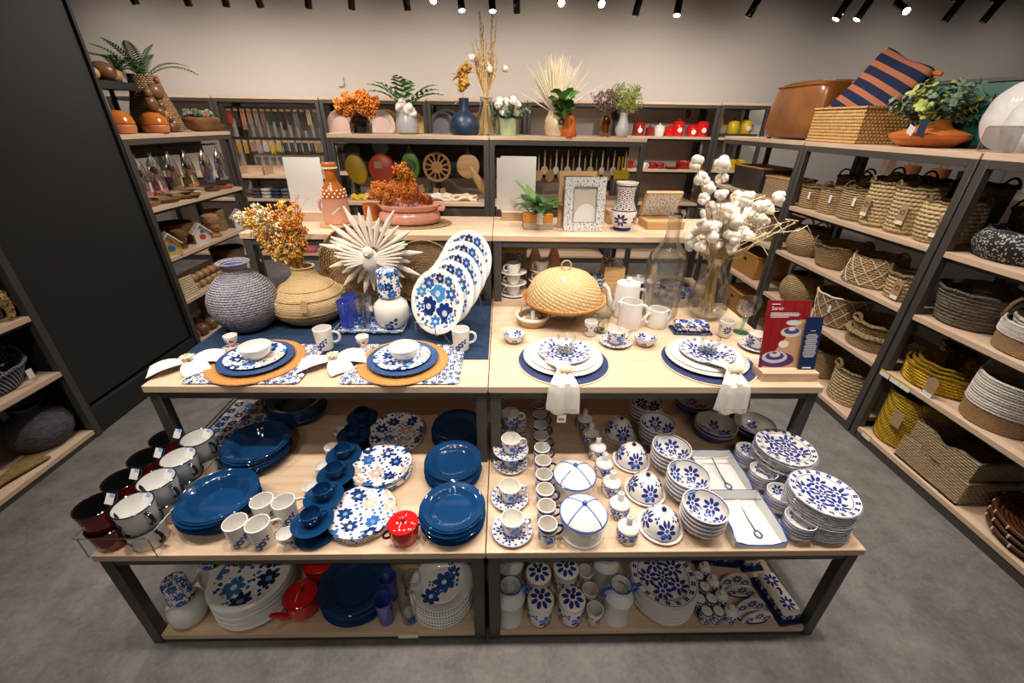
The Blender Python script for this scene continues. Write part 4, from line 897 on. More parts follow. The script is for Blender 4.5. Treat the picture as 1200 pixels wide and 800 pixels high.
for i in range(50):
    q = rnd.random(); a = rnd.uniform(-.62, .10); b = rnd.uniform(-.22, .25); me = (rnd.choice(vc) if q < .32 and a < -.15 else rnd.choice(vo) if q > .6 and a > -.35 else rnd.choice(vg))
    ob('sprig', me, t, (rnd.uniform(-.018, .018), rnd.uniform(-.015, .015), -.05), (b, a, rnd.uniform(0, 6)*0), rnd.uniform(.8, 1.3))
for i in range(5): ob('tall_sprig', sprig(.30, 1, .0035, M['orangefl'], 60+i, 7, .03), t, (0, 0, 0), (rnd.uniform(-.1, .1), rnd.uniform(-.05, .22), 0))
# dove sunburst sculpture
M['whitewood'] = wood('white_painted_wood', (.74, .66, .57), (.86, .80, .72), 14, .6)
t = thing('dove_sunburst', 'white carved dove on a sunburst of wooden spikes', 'sculpture', (-.600, 1.93, ZM+.004), 0)
hub = Vector((0, 0, .285))
for k in range(26):
    a = 2*PI*k/26+.05; L = (.235, .175, .215, .19)[k % 4]*(1 if math.sin(a) > -.5 else .92); r0 = .035; d = Vector((math.cos(a), 0, math.sin(a)))
    ob('spike', MB().tube([hub+d*r0, hub+d*(L*.75)+Vector((0, -.014, 0)), hub+d*L+Vector((0, -.012, 0))], [.004, .0135, .003], 7).me('spike', M['whitewood']), t)
B = MB().ball(hub+Vector((0, -.045, -.02)), (.042, .036, .055), 16, 10).ball(hub+Vector((0, -.066, .026)), (.025, .025, .025), 14, 8).lathe([(0, 0), (.007, 0), (.0, .016)], 8, hub+Vector((0, -.088, .020)), M=Matrix.Rotation(PI/2, 3, 'X'))
dv = ob('dove_body', B.me('dove_body', M['whitewood']), t)
for s in (-1, 1):
    for k in range(7):
        a = .42-.13*k; L = .158-.011*k; d = Vector((s*math.cos(a), 0, math.sin(a))); n0 = hub+Vector((s*.02, -.046-.002*k, .006-.004*k)); ob('wing_feather', MB().tube([n0, n0+d*L*.6, n0+d*L], [.011, .014, .005], 7, flat=.6).me('wing_feather', M['whitewood']), dv)
for k in range(5):
    a = -PI/2+(k-2)*.22; d = Vector((math.cos(a), 0, math.sin(a))); n0 = hub+Vector((0, -.026, -.055)); ob('tail_feather', MB().tube([n0, n0+d*.04, n0+d*.075], [.010, .013, .006], 7, flat=.5).me('tail_feather', M['whitewood']), dv)
ob('stand', MB().tube([(0, .012, .30), (0, .02, .15), (0, .03, .006)], .006, 8).box((0, .02, .004), (.16, .08, .008), b=.003).me('stand', M['whitewood']), t)
# round woven trays leaning on the top tier
wt = MB().lathe([(0, 0), (.165, 0), (.19, .012), (.20, .03), (.194, .032), (.184, .018), (.16, .007), (0, .007)], 48).me('woven_tray', M['seagr'])
for x, y, z, r, l in ((-.685, 2.022, ZM+.205, 1.0, 'round seagrass tray leaning behind the dove sunburst'), (-.385, 2.028, ZM+.17, .82, 'smaller round seagrass tray leaning behind the plate stand')):
    inst(('woven_tray', 'tray', wt), (x, y, z), 0, l, 'leaning woven trays', (PI/2-.10, 0, 0), r)
# glass tray with blue tumblers and carafe
t = thing('glass_tray', 'clear glass tray with printed liner under the blue tumblers', 'tray', (-.585, 1.755, ZM+.0045))
ob('tray_plate', MB().box((0, 0, .004), (.30, .19, .006), b=.002).me('tray_plate', M['glass']), t); ob('printed_liner', MB().box((0, 0, .0082), (.285, .175, .001)).me('printed_liner', M['trayprint']), t)
ob('glass_rim', MB().tube([(-.15, -.095, .018), (.15, -.095, .018), (.15, .095, .018), (-.15, .095, .018)], .004, 8, True).me('glass_rim', plain('green_glass_edge', (.25, .38, .37), .1)), t)
for x, y, m, l in ((-.690, 1.725, 'glassblue', 'blue glass tumbler at the tray corner'), (-.695, 1.800, 'glassblue', 'blue glass tumbler behind on the tray'), (-.615, 1.72, 'glassprint', 'flower printed tumbler at the tray front'), (-.62, 1.80, 'glassprint', 'flower printed tumbler at the tray back')):
    inst(('glass_tumbler', 'glass', K('tum'+m, lambda: gl(M[m]))), (x, y, ZM+.0145), 1, l, 'tumblers on the glass tray')
carafe('tall white carafe with floral cup lid on the glass tray', (-.497, 1.757, ZM+.0145), .3, 1.22)
# plate stand with five large folk plates
def standplate():
    t = T('display_plate_glaze'); x, y, z = t.sep(t.vm('SCALE', t.co(), sc=1/.14)); r, a = t.polar(x, y); base = (.86, .85, .83)
    def fl(cx, cy, s, n, w=.3): return t.daisy(t.ma('DIVIDE', t.ma('SUBTRACT', x, cx), s), t.ma('DIVIDE', t.ma('SUBTRACT', y, cy), s), n, w, .2, 1, .28)
    c = base; vec = t.com(x, y, 0.)
    vo = t.n('ShaderNodeTexVoronoi', voronoi_dimensions='2D', i_Vector=vec, i_Scale=6.5, i_Randomness=.8); d = t.vm('SCALE', t.vm('SUBTRACT', vec, vo.outputs['Position']), sc=6.5/.40); q = t.sep(vo.outputs['Color']); dx, dy, _ = t.sep(d)
    p, cc = t.daisy(dx, dy, 4, .42, .1, 1, .2); keep = t.ma('LESS_THAN', r, .84)
    c = t.mix(t.ma('MULTIPLY', p, keep), c, t.mix(t.ma('GREATER_THAN', q[0], .5), (.012, .03, .16), (.06, .22, .55)))
    for cx, cy, s, n, col in ((.02, .24, .33, 8, (.06, .27, .62)), (-.36, -.12, .33, 8, (.012, .03, .16)), (.24, -.36, .34, 8, (.012, .04, .2)), (-.28, .58, .2, 7, (.02, .12, .4)), (.52, .2, .22, 6, (.02, .10, .36)), (-.12, -.58, .2, 6, (.04, .2, .5)), (.50, -.52, .15, 5, (.04, .2, .5)), (.16, .68, .17, 7, (.012, .03, .16)), (-.58, .34, .18, 6, (.06, .27, .62)), (.47, .56, .17, 7, (.02, .12, .4)), (-.66, -.1, .14, 5, (.02, .1, .36))):
        p, k = fl(cx, cy, s, n); disc = t.ma('LESS_THAN', t.polar(t.ma('DIVIDE', t.ma('SUBTRACT', x, cx), s), t.ma('DIVIDE', t.ma('SUBTRACT', y, cy), s))[0], 1.08)
        c = t.mix(disc, c, base); c = t.mix(p, c, col); c = t.mix(k, c, (.55, .62, .70))
    return t.fin(c, .14, spec=.6)
spm = ('display_plate', 'plate', lathed('plate', plate_prof(.138, .016, .6), standplate(), 48))
nrm = Vector((-.50, -.80, .33)).normalized()
q0 = nrm.to_track_quat('Z', 'Y')
PP = [(-.268, 1.66, 1.022), (-.228, 1.706, 1.046), (-.200, 1.752, 1.074), (-.178, 1.80, 1.104), (-.158, 1.85, 1.138)]
for i, p in enumerate(PP): inst(spm, p, 0, 'large folk flower plate on the wire stand, %s from its front' % NTH[i], 'plates on the wire stand', (q0 @ Euler((0, 0, .25)).to_quaternion()).to_euler())
t = thing('plate_stand', 'stepped steel wire stand holding five flowered plates', 'plate stand', (-.22, 1.72, ZM+.004))
def W(pts): return [Vector(p)-Vector((-.22, 1.72, ZM+.004)) for p in pts]
side = Vector((.848, -.53, 0)).normalized()
for s in (-.055, .055):
    o = side*s
    ob('runner', MB().tube(W([Vector(PP[0])+o+Vector((-.052, -.075, -.108)), Vector(PP[0])+o+Vector((-.042, -.03, -.128)), Vector(PP[4])+o+Vector((.01, .03, -.125))]), .0025, 6).me('runner', M['wire']), t)
    for p in (Vector(PP[0])+Vector((-.03, -.02, 0)), Vector(PP[4])+Vector((.0, .02, 0))):
        ob('leg', MB().tube(W([Vector((p.x, p.y, p.z-.128))+o, Vector((p.x, p.y, ZM+.0066))+o*1.6]), .0025, 6).me('leg', M['wire']), t)
f0 = Vector(PP[0])+Vector((-.052, -.075, -.108))
ob('front_bar', MB().tube(W([f0+side*-.055, f0+side*-.055+Vector((0, 0, .035)), f0+side*.055+Vector((0, 0, .035)), f0+side*.055]), .0025, 6).me('front_bar', M['wire']), t)
for k in range(1, 5):
    pm = (Vector(PP[k])+Vector(PP[k-1]))/2-nrm*.004+Vector((0, 0, -.10)); ob('divider', MB().tube(W([pm+side*-.05+Vector((0, 0, -.02)), pm+side*-.05+Vector((0, 0, .05)), pm+side*.05+Vector((0, 0, .05)), pm+side*.05+Vector((0, 0, -.02))]), .002, 6).me('divider', M['wire']), t)

# ================================================= middle tier, navy mat side
M['navymat'] = weave('navy_raffia', (.020, .032, .11), (.06, .085, .22), 120, 130, .8, True, .5, .5)
rm = ('round_placemat', 'placemat', [('mat', lathed('mat', [(0, 0), (.178, 0), (.179, .003), (.176, .0045), (0, .0045)], M['navymat'], 56)), ('raffia_edge', MB().tube(arc((0, 0), .180, 0, 2*PI*71/72, 72, 'xy', .003), .0032, 6, True).me('raffia_edge', M['shellfl']))])
gp = ('grey_plate', 'plate', lathed('plate', plate_prof(.158, .014, .66), M['grey'], 48)); wp = ('white_plate', 'plate', lathed('plate', plate_prof(.138, .014, .62), M['white'], 48))
M['dplate2'] = daisy_plate('daisy_rim_plate_glaze', .108); fp2 = ('daisy_plate', 'plate', lathed('plate', plate_prof(.108, .018, .62), M['dplate2'], 44))
tg2 = ('teal_tumbler', 'glass', lathed('tumbler', shell([(0, 0), (.022, 0), (.026, .003), (.034, .03), (.036, .065)], .002), M['glassteal'], 28)); tg2 = ('teal_tumbler', 'glass', [('glass_wall', lathed('glass_wall', shell([(0, .006), (.030, .006), (.033, .02), (.038, .07)], .002), M['glass'], 28)), ('teal_foot', lathed('teal_foot', [(0, 0), (.030, 0), (.032, .004), (.029, .010), (0, .011)], M['glassteal'], 28))])
for x, l in ((.243, 'nearer the table seam'), (.822, 'nearer the leaflet holder')):
    inst(rm, (x, 1.444, ZM), 0, 'round navy raffia placemat, setting %s' % l, 'navy placemats'); inst(gp, (x, 1.462, ZM+.0048), 0, 'pale grey dinner plate, setting %s' % l, 'grey plates'); inst(wp, (x, 1.466, ZM+.0105), 0, 'white plate on grey plate, setting %s' % l, 'white plates')
    inst(fp2, (x+.006, 1.478, ZM+.0165), .3, 'blue rimmed daisy plate, setting %s' % l, 'daisy plates on the table'); inst(tg2, (x+.012, 1.482, ZM+.0232), 0, 'low clear tumbler with teal foot on daisy plate, setting %s' % l, 'teal footed tumblers')
# napkins through rings, hanging over the table edge
def hang(label, x, tx):
    t = thing('hanging_napkin', label, 'napkin', (x, 1.262, ZM)); 
    path = [(.125, .034, .030, -.02), (.085, .040, .028, -.008), (.052, .046, .016, 0), (.030, .044, .014, .002), (.008, .026, .030, .003), (-.012, .010, .042, .002), (-.018, -.02, .048, .0), (-.020, -.06, .050, .0), (-.020, -.105, .052, .0)]
    def mk(wsc, dz, dx, dy):
        def fn(u, v):
            k = v*(len(path)-1); i = min(int(k), len(path)-2); f = k-i; a, b = path[i], path[i+1]; y, z, w, xo = (a[j]+(b[j]-a[j])*f for j in range(4)); s = (u-.5)*2
            return Vector((s*w*wsc+xo+dx+.006*math.sin(z*40)*0, y+dy+.004*math.cos(s*6)*(v > .4), z+dz*v+.003*math.sin(s*4)))
        return MB().grid(13, 33, fn)
    solid(ob('cloth', mk(1, 0, tx, 0).me('cloth', M['linen']), t), .0022); solid(ob('cloth_back', mk(.98, .012, tx-.02, .0055).me('cloth_back', M['linen']), t), .0022)
    B = MB().ball((tx, .040, .047), (.026, .020, .018), 16, 9)
    for k in range(12):
        a = 2*PI*k/12; B.ball((tx+.022*math.cos(a), .038+.012*math.sin(a), .048+.012*math.sin(a)), .0075, 8, 5)
    ob('napkin_ring', B.me('napkin_ring', M['shellfl']), t)
    for z in (-.082,): ob('stitched_line', MB().box((tx, -.0245, z), (.085, .001, .0022)).me('stitched_line', M['stem']), t)
    return t
t = hang('white linen napkin hanging over the edge with a paper tag', .232, 0)
ob('paper_tag', MB().box((-.012, -.021, -.125), (.032, .001, .036)).me('paper_tag', M['paper']), t); ob('stitched_line', MB().box((-.012, -.0216, -.128), (.022, .0006, .012)).me('stitched_line', M['greentag']), t)
hang('white linen napkin hanging over the edge beside the leaflet holder', .852, 0)
# small items
sbowl = ('small_bowl', 'bowl', sb[2])
inst(sbowl, (.052, 1.615, ZM), .3, 'small daisy bowl beside the table seam', 'small bowls on the table'); inst(sbowl, (.612, 1.59, ZM), .9, 'small daisy bowl between the two navy mats', 'small bowls on the table')
inst(ds, (.487, 1.60, ZM), 0, 'daisy saucer between the navy mats', 'saucers on the table'); inst(dc, (.487, 1.60, ZM+.0052), .1, 'daisy cup between the navy mats', 'cups on the table')
inst(ds, (1.082, 1.565, ZM), 0, 'daisy saucer behind the leaflet holder', 'saucers on the table'); inst(dc, (1.082, 1.565, ZM+.0052), .1, 'daisy cup behind the leaflet holder', 'cups on the table')
inst(bk, (.392, 1.675, ZM), .4, 'blue daisy beaker beside the white jug', 'beakers on the table', sc=.95); inst(bk, (.995, 1.672, ZM), 1.4, 'blue daisy beaker beside the goblet', 'beakers on the table', sc=1.05)
inst(tg2, (.445, 1.715, ZM), 0, 'teal footed tumbler beside the daisy cup', 'teal footed tumblers')
inst(('glass_tumbler', 'glass', lathed('tumbler', shell([(0, 0), (.042, 0), (.045, .003), (.05, .10)], .002), M['glass'], 32)), (.492, 1.89, ZM), 0, 'wide clear tumbler beside the woven dome')
# white porcelain pots
def pourer(label, name, cat, loc, r, h, rz, lid=False, spout='lip'):
    t = thing(name, label, cat, loc, rz)
    ob('pot_body', lathed('pot_body', shell([(0, 0), (r*.92, 0), (r, .006), (r*.98, h*.5), (r*.90, h)], .004) if not lid else [(0, 0), (r*.92, 0), (r, .006), (r*.98, h*.5), (r*.90, h), (r*.88, h+.004), (0, h+.012)], M['white'], 40), t)
    ob('handle', handle('handle', r*.93, h*.52, h*.6, r*.62, .0065, M['white'], 1.2), t)
    if spout == 'long': ob('spout', MB().tube([(-r*.9, 0, h*.25), (-r*1.35, 0, h*.45), (-r*1.6, 0, h*.85), (-r*1.9, 0, h*.98)], [.020, .015, .010, .009], 12).me('spout', M['white']), t)
    if spout == 'lip': ob('spout', MB().tube([(-r*.80, 0, h*.80), (-r*.95, 0, h*.93), (-r*1.12, 0, h*1.0)], [.012, .012, .006], 10).me('spout', M['white']), t)
    if spout == 'ear': ob('handle', handle('handle', r*.93, h*.52, h*.5, r*.5, .006, M['white'], 1.2), t, (0, 0, 0), (0, 0, PI))
    if lid: ob('lid_knob', lathed('lid_knob', [(0, 0), (.008, 0), (.007, .006), (.013, .013), (.011, .02), (0, .022)], M['white'], 20), t, (0, 0, h+.011))
pourer('white porcelain coffee pot with long spout', 'coffee_pot', 'coffee pot', (.604, 1.90, ZM), .062, .165, .05, True, 'long')
pourer('white porcelain milk jug in front of the coffee pot', 'milk_jug', 'jug', (.588, 1.765, ZM), .054, .130, .1); pourer('white two handled sugar pot', 'sugar_pot', 'pot', (.722, 1.78, ZM), .048, .088, .35, False, 'ear')
bt = thing('butter_box', 'oblong daisy butter box beside the glass vase', 'butter dish', (.862, 1.72, ZM), -.05)
ob('tray', MB().box((0, 0, .006), (.175, .085, .012), b=.004).me('tray', M['cobalt2']), bt); ob('cover', MB().box((0, 0, .030), (.148, .064, .038), b=.008).me('cover', M['flatd']), bt)
def goblet(label, x, y): 
    inst(('goblet', 'glass', [('bowl', lathed('bowl', shell([(0, .075), (.010, .078), (.038, .10), (.048, .135), (.046, .168)], .0018), M['glass'], 32)), ('stem', lathed('stem', [(0, 0), (.034, 0), (.034, .002), (.008, .010), (.006, .05), (.009, .0755), (0, .0755)], M['glassteal'], 28))]), (x, y, ZM), 0, label)
goblet('clear goblet with green tinted stem at the table end', 1.095, 1.715)
# woven dome on a glass cake stand, small bread basket
cs = ('cake_stand', 'cake stand', [('plate', lathed('plate', [(0, .085), (.15, .085), (.155, .092), (.153, .094), (.148, .090), (0, .090)], M['glass'], 48)), ('foot', lathed('foot', [(0, 0), (.062, 0), (.062, .004), (.018, .016), (.012, .045), (.020, .08), (.03, .0848), (0, .0848)], M['glass'], 36))])
inst(cs, (.300, 1.862, ZM), 0, 'clear glass cake stand under the woven dome')
t = thing('food_cover', 'palm woven food dome with braided rim and ring handle', 'food cover', (.292, 1.858, ZM+.0945))
ob('dome', lathed('dome', [(.178, .012), (.172, .05), (.150, .095), (.11, .128), (.06, .146), (0, .151), (0, .148), (.058, .143), (.108, .125), (.147, .092), (.169, .05), (.175, .012), (.178, .012)], M['palm'], 48), t)
B = MB()
for k in range(64):
    a = 2*PI*k/64; c, s = math.cos(a), math.sin(a); p = Vector((c*.186, s*.186, .010)); d = Vector((-s*.018+c*.008, c*.018+s*.008, .010)); B.tube([p-d, p, p+d], [.003, .0068, .003], 6)
ob('braided_rim', B.me('braided_rim', plain('honey_braid', (.55, .26, .06), .6, 0, .2, 60)), t); ob('ring_handle', MB().tube([(.022*math.cos(2*PI*i/20), 0, .170+.022*math.sin(2*PI*i/20)) for i in range(20)], .004, 7, True).me('ring_handle', M['palm']), t)
ob('paper_tag', MB().box((0, 0, 0), (.017, .001, .026)).me('paper_tag', M['paper']), t, (-.022, -.098, .136), (-.85, 0, .35))
t = thing('bread_basket', 'little cream rope basket holding shells', 'basket', (.142, 1.80, ZM))
ob('basket_body', lathed('basket_body', shell([(0, 0), (.058, 0), (.064, .006), (.072, .022), (.074, .042)], .005), M['wicknat'], 36), t); ob('rope_rim', MB().tube(arc((0, 0), .074, 0, 2*PI*31/32, 32, 'xy', .042), .007, 7, True).me('rope_rim', M['linen']), t)
ob('looped_handle', MB().tube([(-.06, 0, .045), (-.05, .0, .085), (-.02, 0, .095), (0, 0, .075)], .003, 6).me('looped_handle', M['stem']), t)
for i, (a, b) in enumerate(((-.02, -.02), (.025, .0), (-.01, .03), (.03, .035), (-.035, .01))): inst(('sea_shell', 'shell', K('shell', lambda: MB().ball((0, 0, 0), (.02, .015, .013), 12, 7).me('sea_shell', M['shellfl']))), (.142+a, 1.80+b, ZM+.0185+.0*i), i, 'rounded cream shell in the little rope basket', 'shells in the rope basket')
inst(('folded_tag', 'tag', MB().box((0, 0, 0), (.018, .001, .05)).me('folded_tag', M['paper'])), (.140, 1.755, ZM+.058), 0, 'white paper tag standing in the rope basket', None, (-.3, 0, .1))
# demijohn and vase with white blossoms
inst(('glass_bottle', 'bottle', lathed('bottle', shell([(0, 0), (.075, 0), (.086, .008), (.090, .03), (.090, .27), (.082, .305), (.050, .345), (.034, .375), (.031, .40), (.031, .47), (.040, .49), (.036, .505)], .003), M['glass'], 40)), (.772, 1.905, ZM), 0, 'large clear glass bottle with narrow neck')
inst(('glass_vase', 'vase', lathed('vase', shell([(0, 0), (.060, 0), (.070, .005), (.090, .04), (.096, .085), (.086, .14), (.058, .20), (.044, .24), (.044, .27), (.054, .30)], .0025), M['glass'], 40)), (1.008, 1.90, ZM), 0, 'pear shaped clear vase holding white blossoms')
FL = [(.789, 1.843, 1.561), (.922, 1.898, 1.554), (.836, 1.867, 1.498), (.937, 1.909, 1.498), (.895, 1.913, 1.456), (.835, 1.812, 1.427), (.899, 1.802, 1.45), (1.048, 1.951, 1.419), (1.041, 1.847, 1.424), (1.105, 1.842, 1.401), (1.256, 1.979, 1.411), (1.172, 1.885, 1.375), (1.139, 1.951, 1.369), (1.023, 1.886, 1.375), (1.126, 1.915, 1.334), (.879, 1.827, 1.392), (.954, 1.914, 1.36), (.927, 1.956, 1.336), (.982, 1.894, 1.327), (1.181, 1.933, 1.312), (1.025, 1.921, 1.284), (.91, 1.812, 1.27), (1.038, 1.936, 1.222), (1.094, 1.906, 1.254), (1.03, 1.854, 1.213), (.878, 1.806, 1.317), (1.012, 1.956, 1.261), (.976, 1.885, 1.214), (1.061, 1.929, 1.33), (1.108, 1.958, 1.339), (.954, 1.929, 1.305), (1.179, 1.966, 1.295), (.969, 1.871, 1.372)]
t = thing('white_blossoms', 'spray of round white dried blossoms in the pear shaped vase', 'dried flowers', (1.008, 1.90, ZM+.012))
bl = []
for s in range(3):
    B = MB()
    for k in range(7):
        d = Vector((rnd.uniform(-1, 1), rnd.uniform(-1, 1), rnd.uniform(-1, 1))).normalized()*.014; B.ball(d, (.021, .021, .017), 10, 6, Euler((rnd.uniform(0, 3), rnd.uniform(0, 3), 0)).to_matrix())
    bl.append(B.me('blossom', M['whitefl']))
for i, p in enumerate(FL):
    q = Vector(p)-Vector((1.008, 1.90, ZM+.012)); b = Vector((rnd.uniform(-.035, .035), rnd.uniform(-.035, .035), .01)); nk = Vector((q.x*.15, q.y*.15, .26))
    nk.x = max(-.028, min(.028, nk.x)); ob('stem', MB().tube([b, b.lerp(nk, .6), nk, nk.lerp(q, .55)+Vector((0, 0, .02)), q], .0016, 5).me('stem', M['stem']), t)
    ob('blossom', bl[i % 3], t, q, (rnd.uniform(0, 3), rnd.uniform(0, 3), 0), rnd.uniform(.75, 1.1))
for i in range(24):
    p = (.965+rnd.uniform(-.09, .14), 1.90+rnd.uniform(-.07, .08), 1.20+rnd.uniform(-.01, .16)); q = Vector(p)-Vector((1.008, 1.90, ZM+.012)); ob('blossom', bl[i % 3], t, q, (rnd.uniform(0, 3), rnd.uniform(0, 3), 0), rnd.uniform(.7, 1.05)); ob('stem', MB().tube([(q.x*.2, q.y*.2, .25), q], .0016, 5).me('stem', M['stem']), t)
for i in range(22):
    a = rnd.uniform(-.5, 1.1); L = rnd.uniform(.16, .34); p0 = Vector((.0, .0, .27)); e = p0+Vector((math.sin(a)*L, rnd.uniform(-.12, .10), math.cos(a)*L*.9)); m1 = p0.lerp(e, .5)+Vector((rnd.uniform(-.05, .05), rnd.uniform(-.03, .03), rnd.uniform(-.03, .05)))
    ob('twig', MB().tube([p0, m1, e, e+Vector((rnd.uniform(-.07, .08), rnd.uniform(-.03, .03), rnd.uniform(-.06, .03))), e+Vector((rnd.uniform(-.09, .12), rnd.uniform(-.03, .03), rnd.uniform(-.05, .05)))], .0020, 5).ball(e, .006, 6, 4).me('twig', M['creamfl']), t)
# leaflet holder
def leafpic():
    t = T('red_leaflet_print'); x, y, z = t.sep(t.co()); W_, H_ = .118, .185
    u = t.ma('DIVIDE', x, W_); v = t.ma('DIVIDE', z, H_)
    red = t.mix(t.ma('LESS_THAN', t.ma('ABSOLUTE', t.ma('SUBTRACT', t.ma('FRACT', t.ma('MULTIPLY', u, 4.2)), .5)), .03), (.26, .008, .012), (.10, .004, .007))
    wd = t.mix(t.noise(t.com(t.ma('MULTIPLY', x, 20), 0., t.ma('MULTIPLY', z, 160)), 3), (.46, .25, .13), (.60, .36, .22))
    c = t.mix(t.ma('LESS_THAN', t.ma('SUBTRACT', v, .42), t.ma('MULTIPLY', t.ma('ADD', u, .02), 1.0)), red, wd)
    c = t.mix(t.ma('GREATER_THAN', v, .735), c, red)
    def el(cx, cy, rx, ry, col, c): 
        a = t.ma('DIVIDE', t.ma('SUBTRACT', u, cx), rx); b = t.ma('DIVIDE', t.ma('SUBTRACT', v, cy), ry)
        return t.mix(t.ma('LESS_THAN', t.ma('ADD', t.ma('MULTIPLY', a, a), t.ma('MULTIPLY', b, b)), 1), c, col)
    for e in ((-.12, .13, .42, .12, (.07, .03, .16)), (-.16, .17, .30, .09, (.55, .52, .58)), (-.16, .185, .22, .06, (.06, .04, .20)), (-.16, .21, .13, .04, (.62, .60, .62)), (-.18, .235, .06, .015, (.10, .04, .05)),
              (.13, .55, .24, .075, (.6, .56, .58)), (.14, .57, .18, .05, (.07, .05, .22)), (.14, .60, .08, .03, (.62, .6, .62)), (.0, .37, .12, .055, (.75, .70, .62)), (.16, .69, .18, .04, (.62, .6, .6))): c = el(*e, c)
    return t.fin(c, .35)
t = thing('leaflet_holder', 'pale wooden block holding a red and a navy leaflet', 'leaflet holder', (1.066, 1.335, ZM), 0)
ob('block', MB().box((0, 0, .018), (.212, .072, .036), b=.002).me('block', M['wood']), t)
lf = ob('red_leaflet', MB().box((0, 0, .094), (.120, .0016, .188)).me('red_leaflet', leafpic()), t, (-.022, .006, .034), (-.24, 0, 0), 1.36)
nf = ob('navy_leaflet', MB().box((0, 0, .075), (.047, .0016, .150)).me('navy_leaflet', plain('navy_card', (.008, .018, .085), .35)), t, (.070, -.008, .034), (-.24, 0, 0), 1.34)
def text(s, size, parent, loc, mat, name='lettering', rot=(PI/2, 0, 0), al='LEFT'):
    c = bpy.data.curves.new('lettering', 'FONT'); c.body = s; c.size = size; c.align_x = al; c.extrude = .0001
    to = bpy.data.objects.new('lettering_source', c); me = bpy.data.meshes.new_from_object(to); bpy.data.objects.remove(to); me.materials.clear(); me.materials.append(mat)
    return ob(name, me, parent, loc, rot)
text('Servir', .014, lf, (-.048, -.0012, .162), M['paper'])
pb = lambda w, h: K(('pb', round(w, 4), h), lambda: MB().box((0, 0, 0), (w, .0004, h)).me('print_line', M['paper']))
ob('print_line', pb(.022, .002), lf, (-.037, -.0011, .178))
for k in range(4): ob('print_line', pb((.076, .080, .076, .05)[k], .0016), lf, ((-.048+(.076, .080, .076, .05)[k]/2), -.0011, .154-.0036*k))
for k in range(17): w_ = (.014, .024)[k > 0] if k < 2 else rnd.uniform(.026, .038); ob('print_line', pb(w_, .0013), nf, (0, -.0011, (.112 if k == 0 else .106-.0042*k)))
ob('print_line', pb(.024, .003), nf, (0, -.0011, .007))

# ================================================= top tier
def signh(label, x, y, w, h, rz=0, n=1):
    t = thing('sign_holder', label, 'sign holder', (x, y, ZH), rz)
    ob('block', MB().box((0, 0, .024), (w*.95, .045, .048), b=.002).me('block', M['wood']), t)
    for k in range(n): ob('blank_card', MB().box((-.022*k, .004+.010*k, .046+h/2), (w, .002, h-.02*k)).me('blank_card', M['paper']), t, (0, 0, 0), (-.03, 0, 0))
signh('blank white sign in wooden block beside the terracotta bottle', -1.035, 2.36, .185, .27, .05); signh('two blank white signs in wooden block behind the fern', .085, 2.43, .19, .285, 0, 2)
M['trim'] = plain('white_dots', (.85, .78, .70), .5)
t = thing('terracotta_bottle', 'pink clay bottle with orange glazed neck on wooden coaster', 'bottle', (-.858, 2.262, ZH+.012))
ob('lower_body', lathed('lower_body', [(0, 0), (.062, 0), (.066, .004), (.066, .06), (.061, .125), (0, .125)], M['pinkcl'], 36), t)
nb = ob('glazed_neck', lathed('glazed_neck', [(0, .1255), (.060, .1255), (.058, .15), (.050, .175), (.034, .195), (.028, .21), (.027, .26), (.034, .264), (.036, .282), (.032, .290), (0, .291)], M['terraglaze'], 36), t)
ob('cap_band', MB().tube(arc((0, 0), .035, 0, 2*PI*23/24, 24, 'xy', .266), .004, 6, True).me('cap_band', M['trim']), nb)
dt = MB().ball((0, 0, 0), .0055, 8, 5).me('painted_dot', M['trim'])
for k in range(14):
    for z, r in ((.135, .0600), (.150, .0580), (.164, .0545)):
        a = 2*PI*(k+.5*(z > .14 and z < .16))/14; ob('painted_dot', dt, nb, (r*math.cos(a), r*math.sin(a), z))
ob('ear_handle', handle('ear_handle', .058, .085, .06, .025, .007, M['pinkcl']), t, (0, 0, 0), (0, 0, PI))
for k in range(7): ob('painted_dot', K('wd', lambda: MB().box((0, 0, 0), (.012, .002, .006), b=.001).me('painted_dot', M['trim'])), t, (-.012+.008*k, -.0655+abs(k-2)*.001, .045+.006*k), (0, -.5, .1*k-.2))
inst(('round_coaster', 'coaster', lathed('coaster', [(0, 0), (.082, 0), (.084, .003), (.082, .0115), (0, .012)], M['pine'], 40)), (-.868, 2.258, ZH), 0, 'round wooden coaster under the terracotta bottle')
inst(('clay_mug', 'mug', [('mug_body', lathed('mug_body', shell([(0, 0), (.035, 0), (.04, .004), (.043, .085)], .004), M['terraglaze'], 30)), ('handle', handle('handle', .04, .045, .05, .025, .005, M['terraglaze']))]), (-.722, 2.40, ZH), .3, 'brown glazed clay mug behind the dove sunburst')
inst(('clay_pot', 'pot', [('pot_body', lathed('pot_body', shell([(0, 0), (.032, 0), (.042, .01), (.045, .03), (.038, .045)], .004), M['pinkcl'], 30)), ('ball_lid', MB().ball((0, 0, .058), .019, 14, 8).lathe([(0, .045), (.037, .045), (.03, .05), (0, .051)], 24).me('ball_lid', M['terraglaze']))]), (-.635, 2.42, ZH), 0, 'small clay pot with ball lid')
t = thing('pink_casserole', 'pink glazed oval casserole with upturned lid', 'casserole', (-.492, 2.31, ZH+.008))
ob('lower_dish', lathed('lower_dish', [(0, 0), (.13, 0), (.150, .006), (.163, .03), (.158, .05), (.140, .062), (0, .064)], M['pinkgl'], 48, 1, .72), t)
u = ob('upper_dish', lathed('upper_dish', shell([(0, 0), (.125, 0), (.145, .006), (.160, .025), (.166, .034)], .006), M['pinkgl'], 48, 1, .72), t, (0, 0, .064)); ob('ear', MB().tube([(.150, -.03, .012), (.178, -.018, .010), (.178, .018, .010), (.150, .03, .012)], .011, 8).me('ear', M['pinkgl']), u)
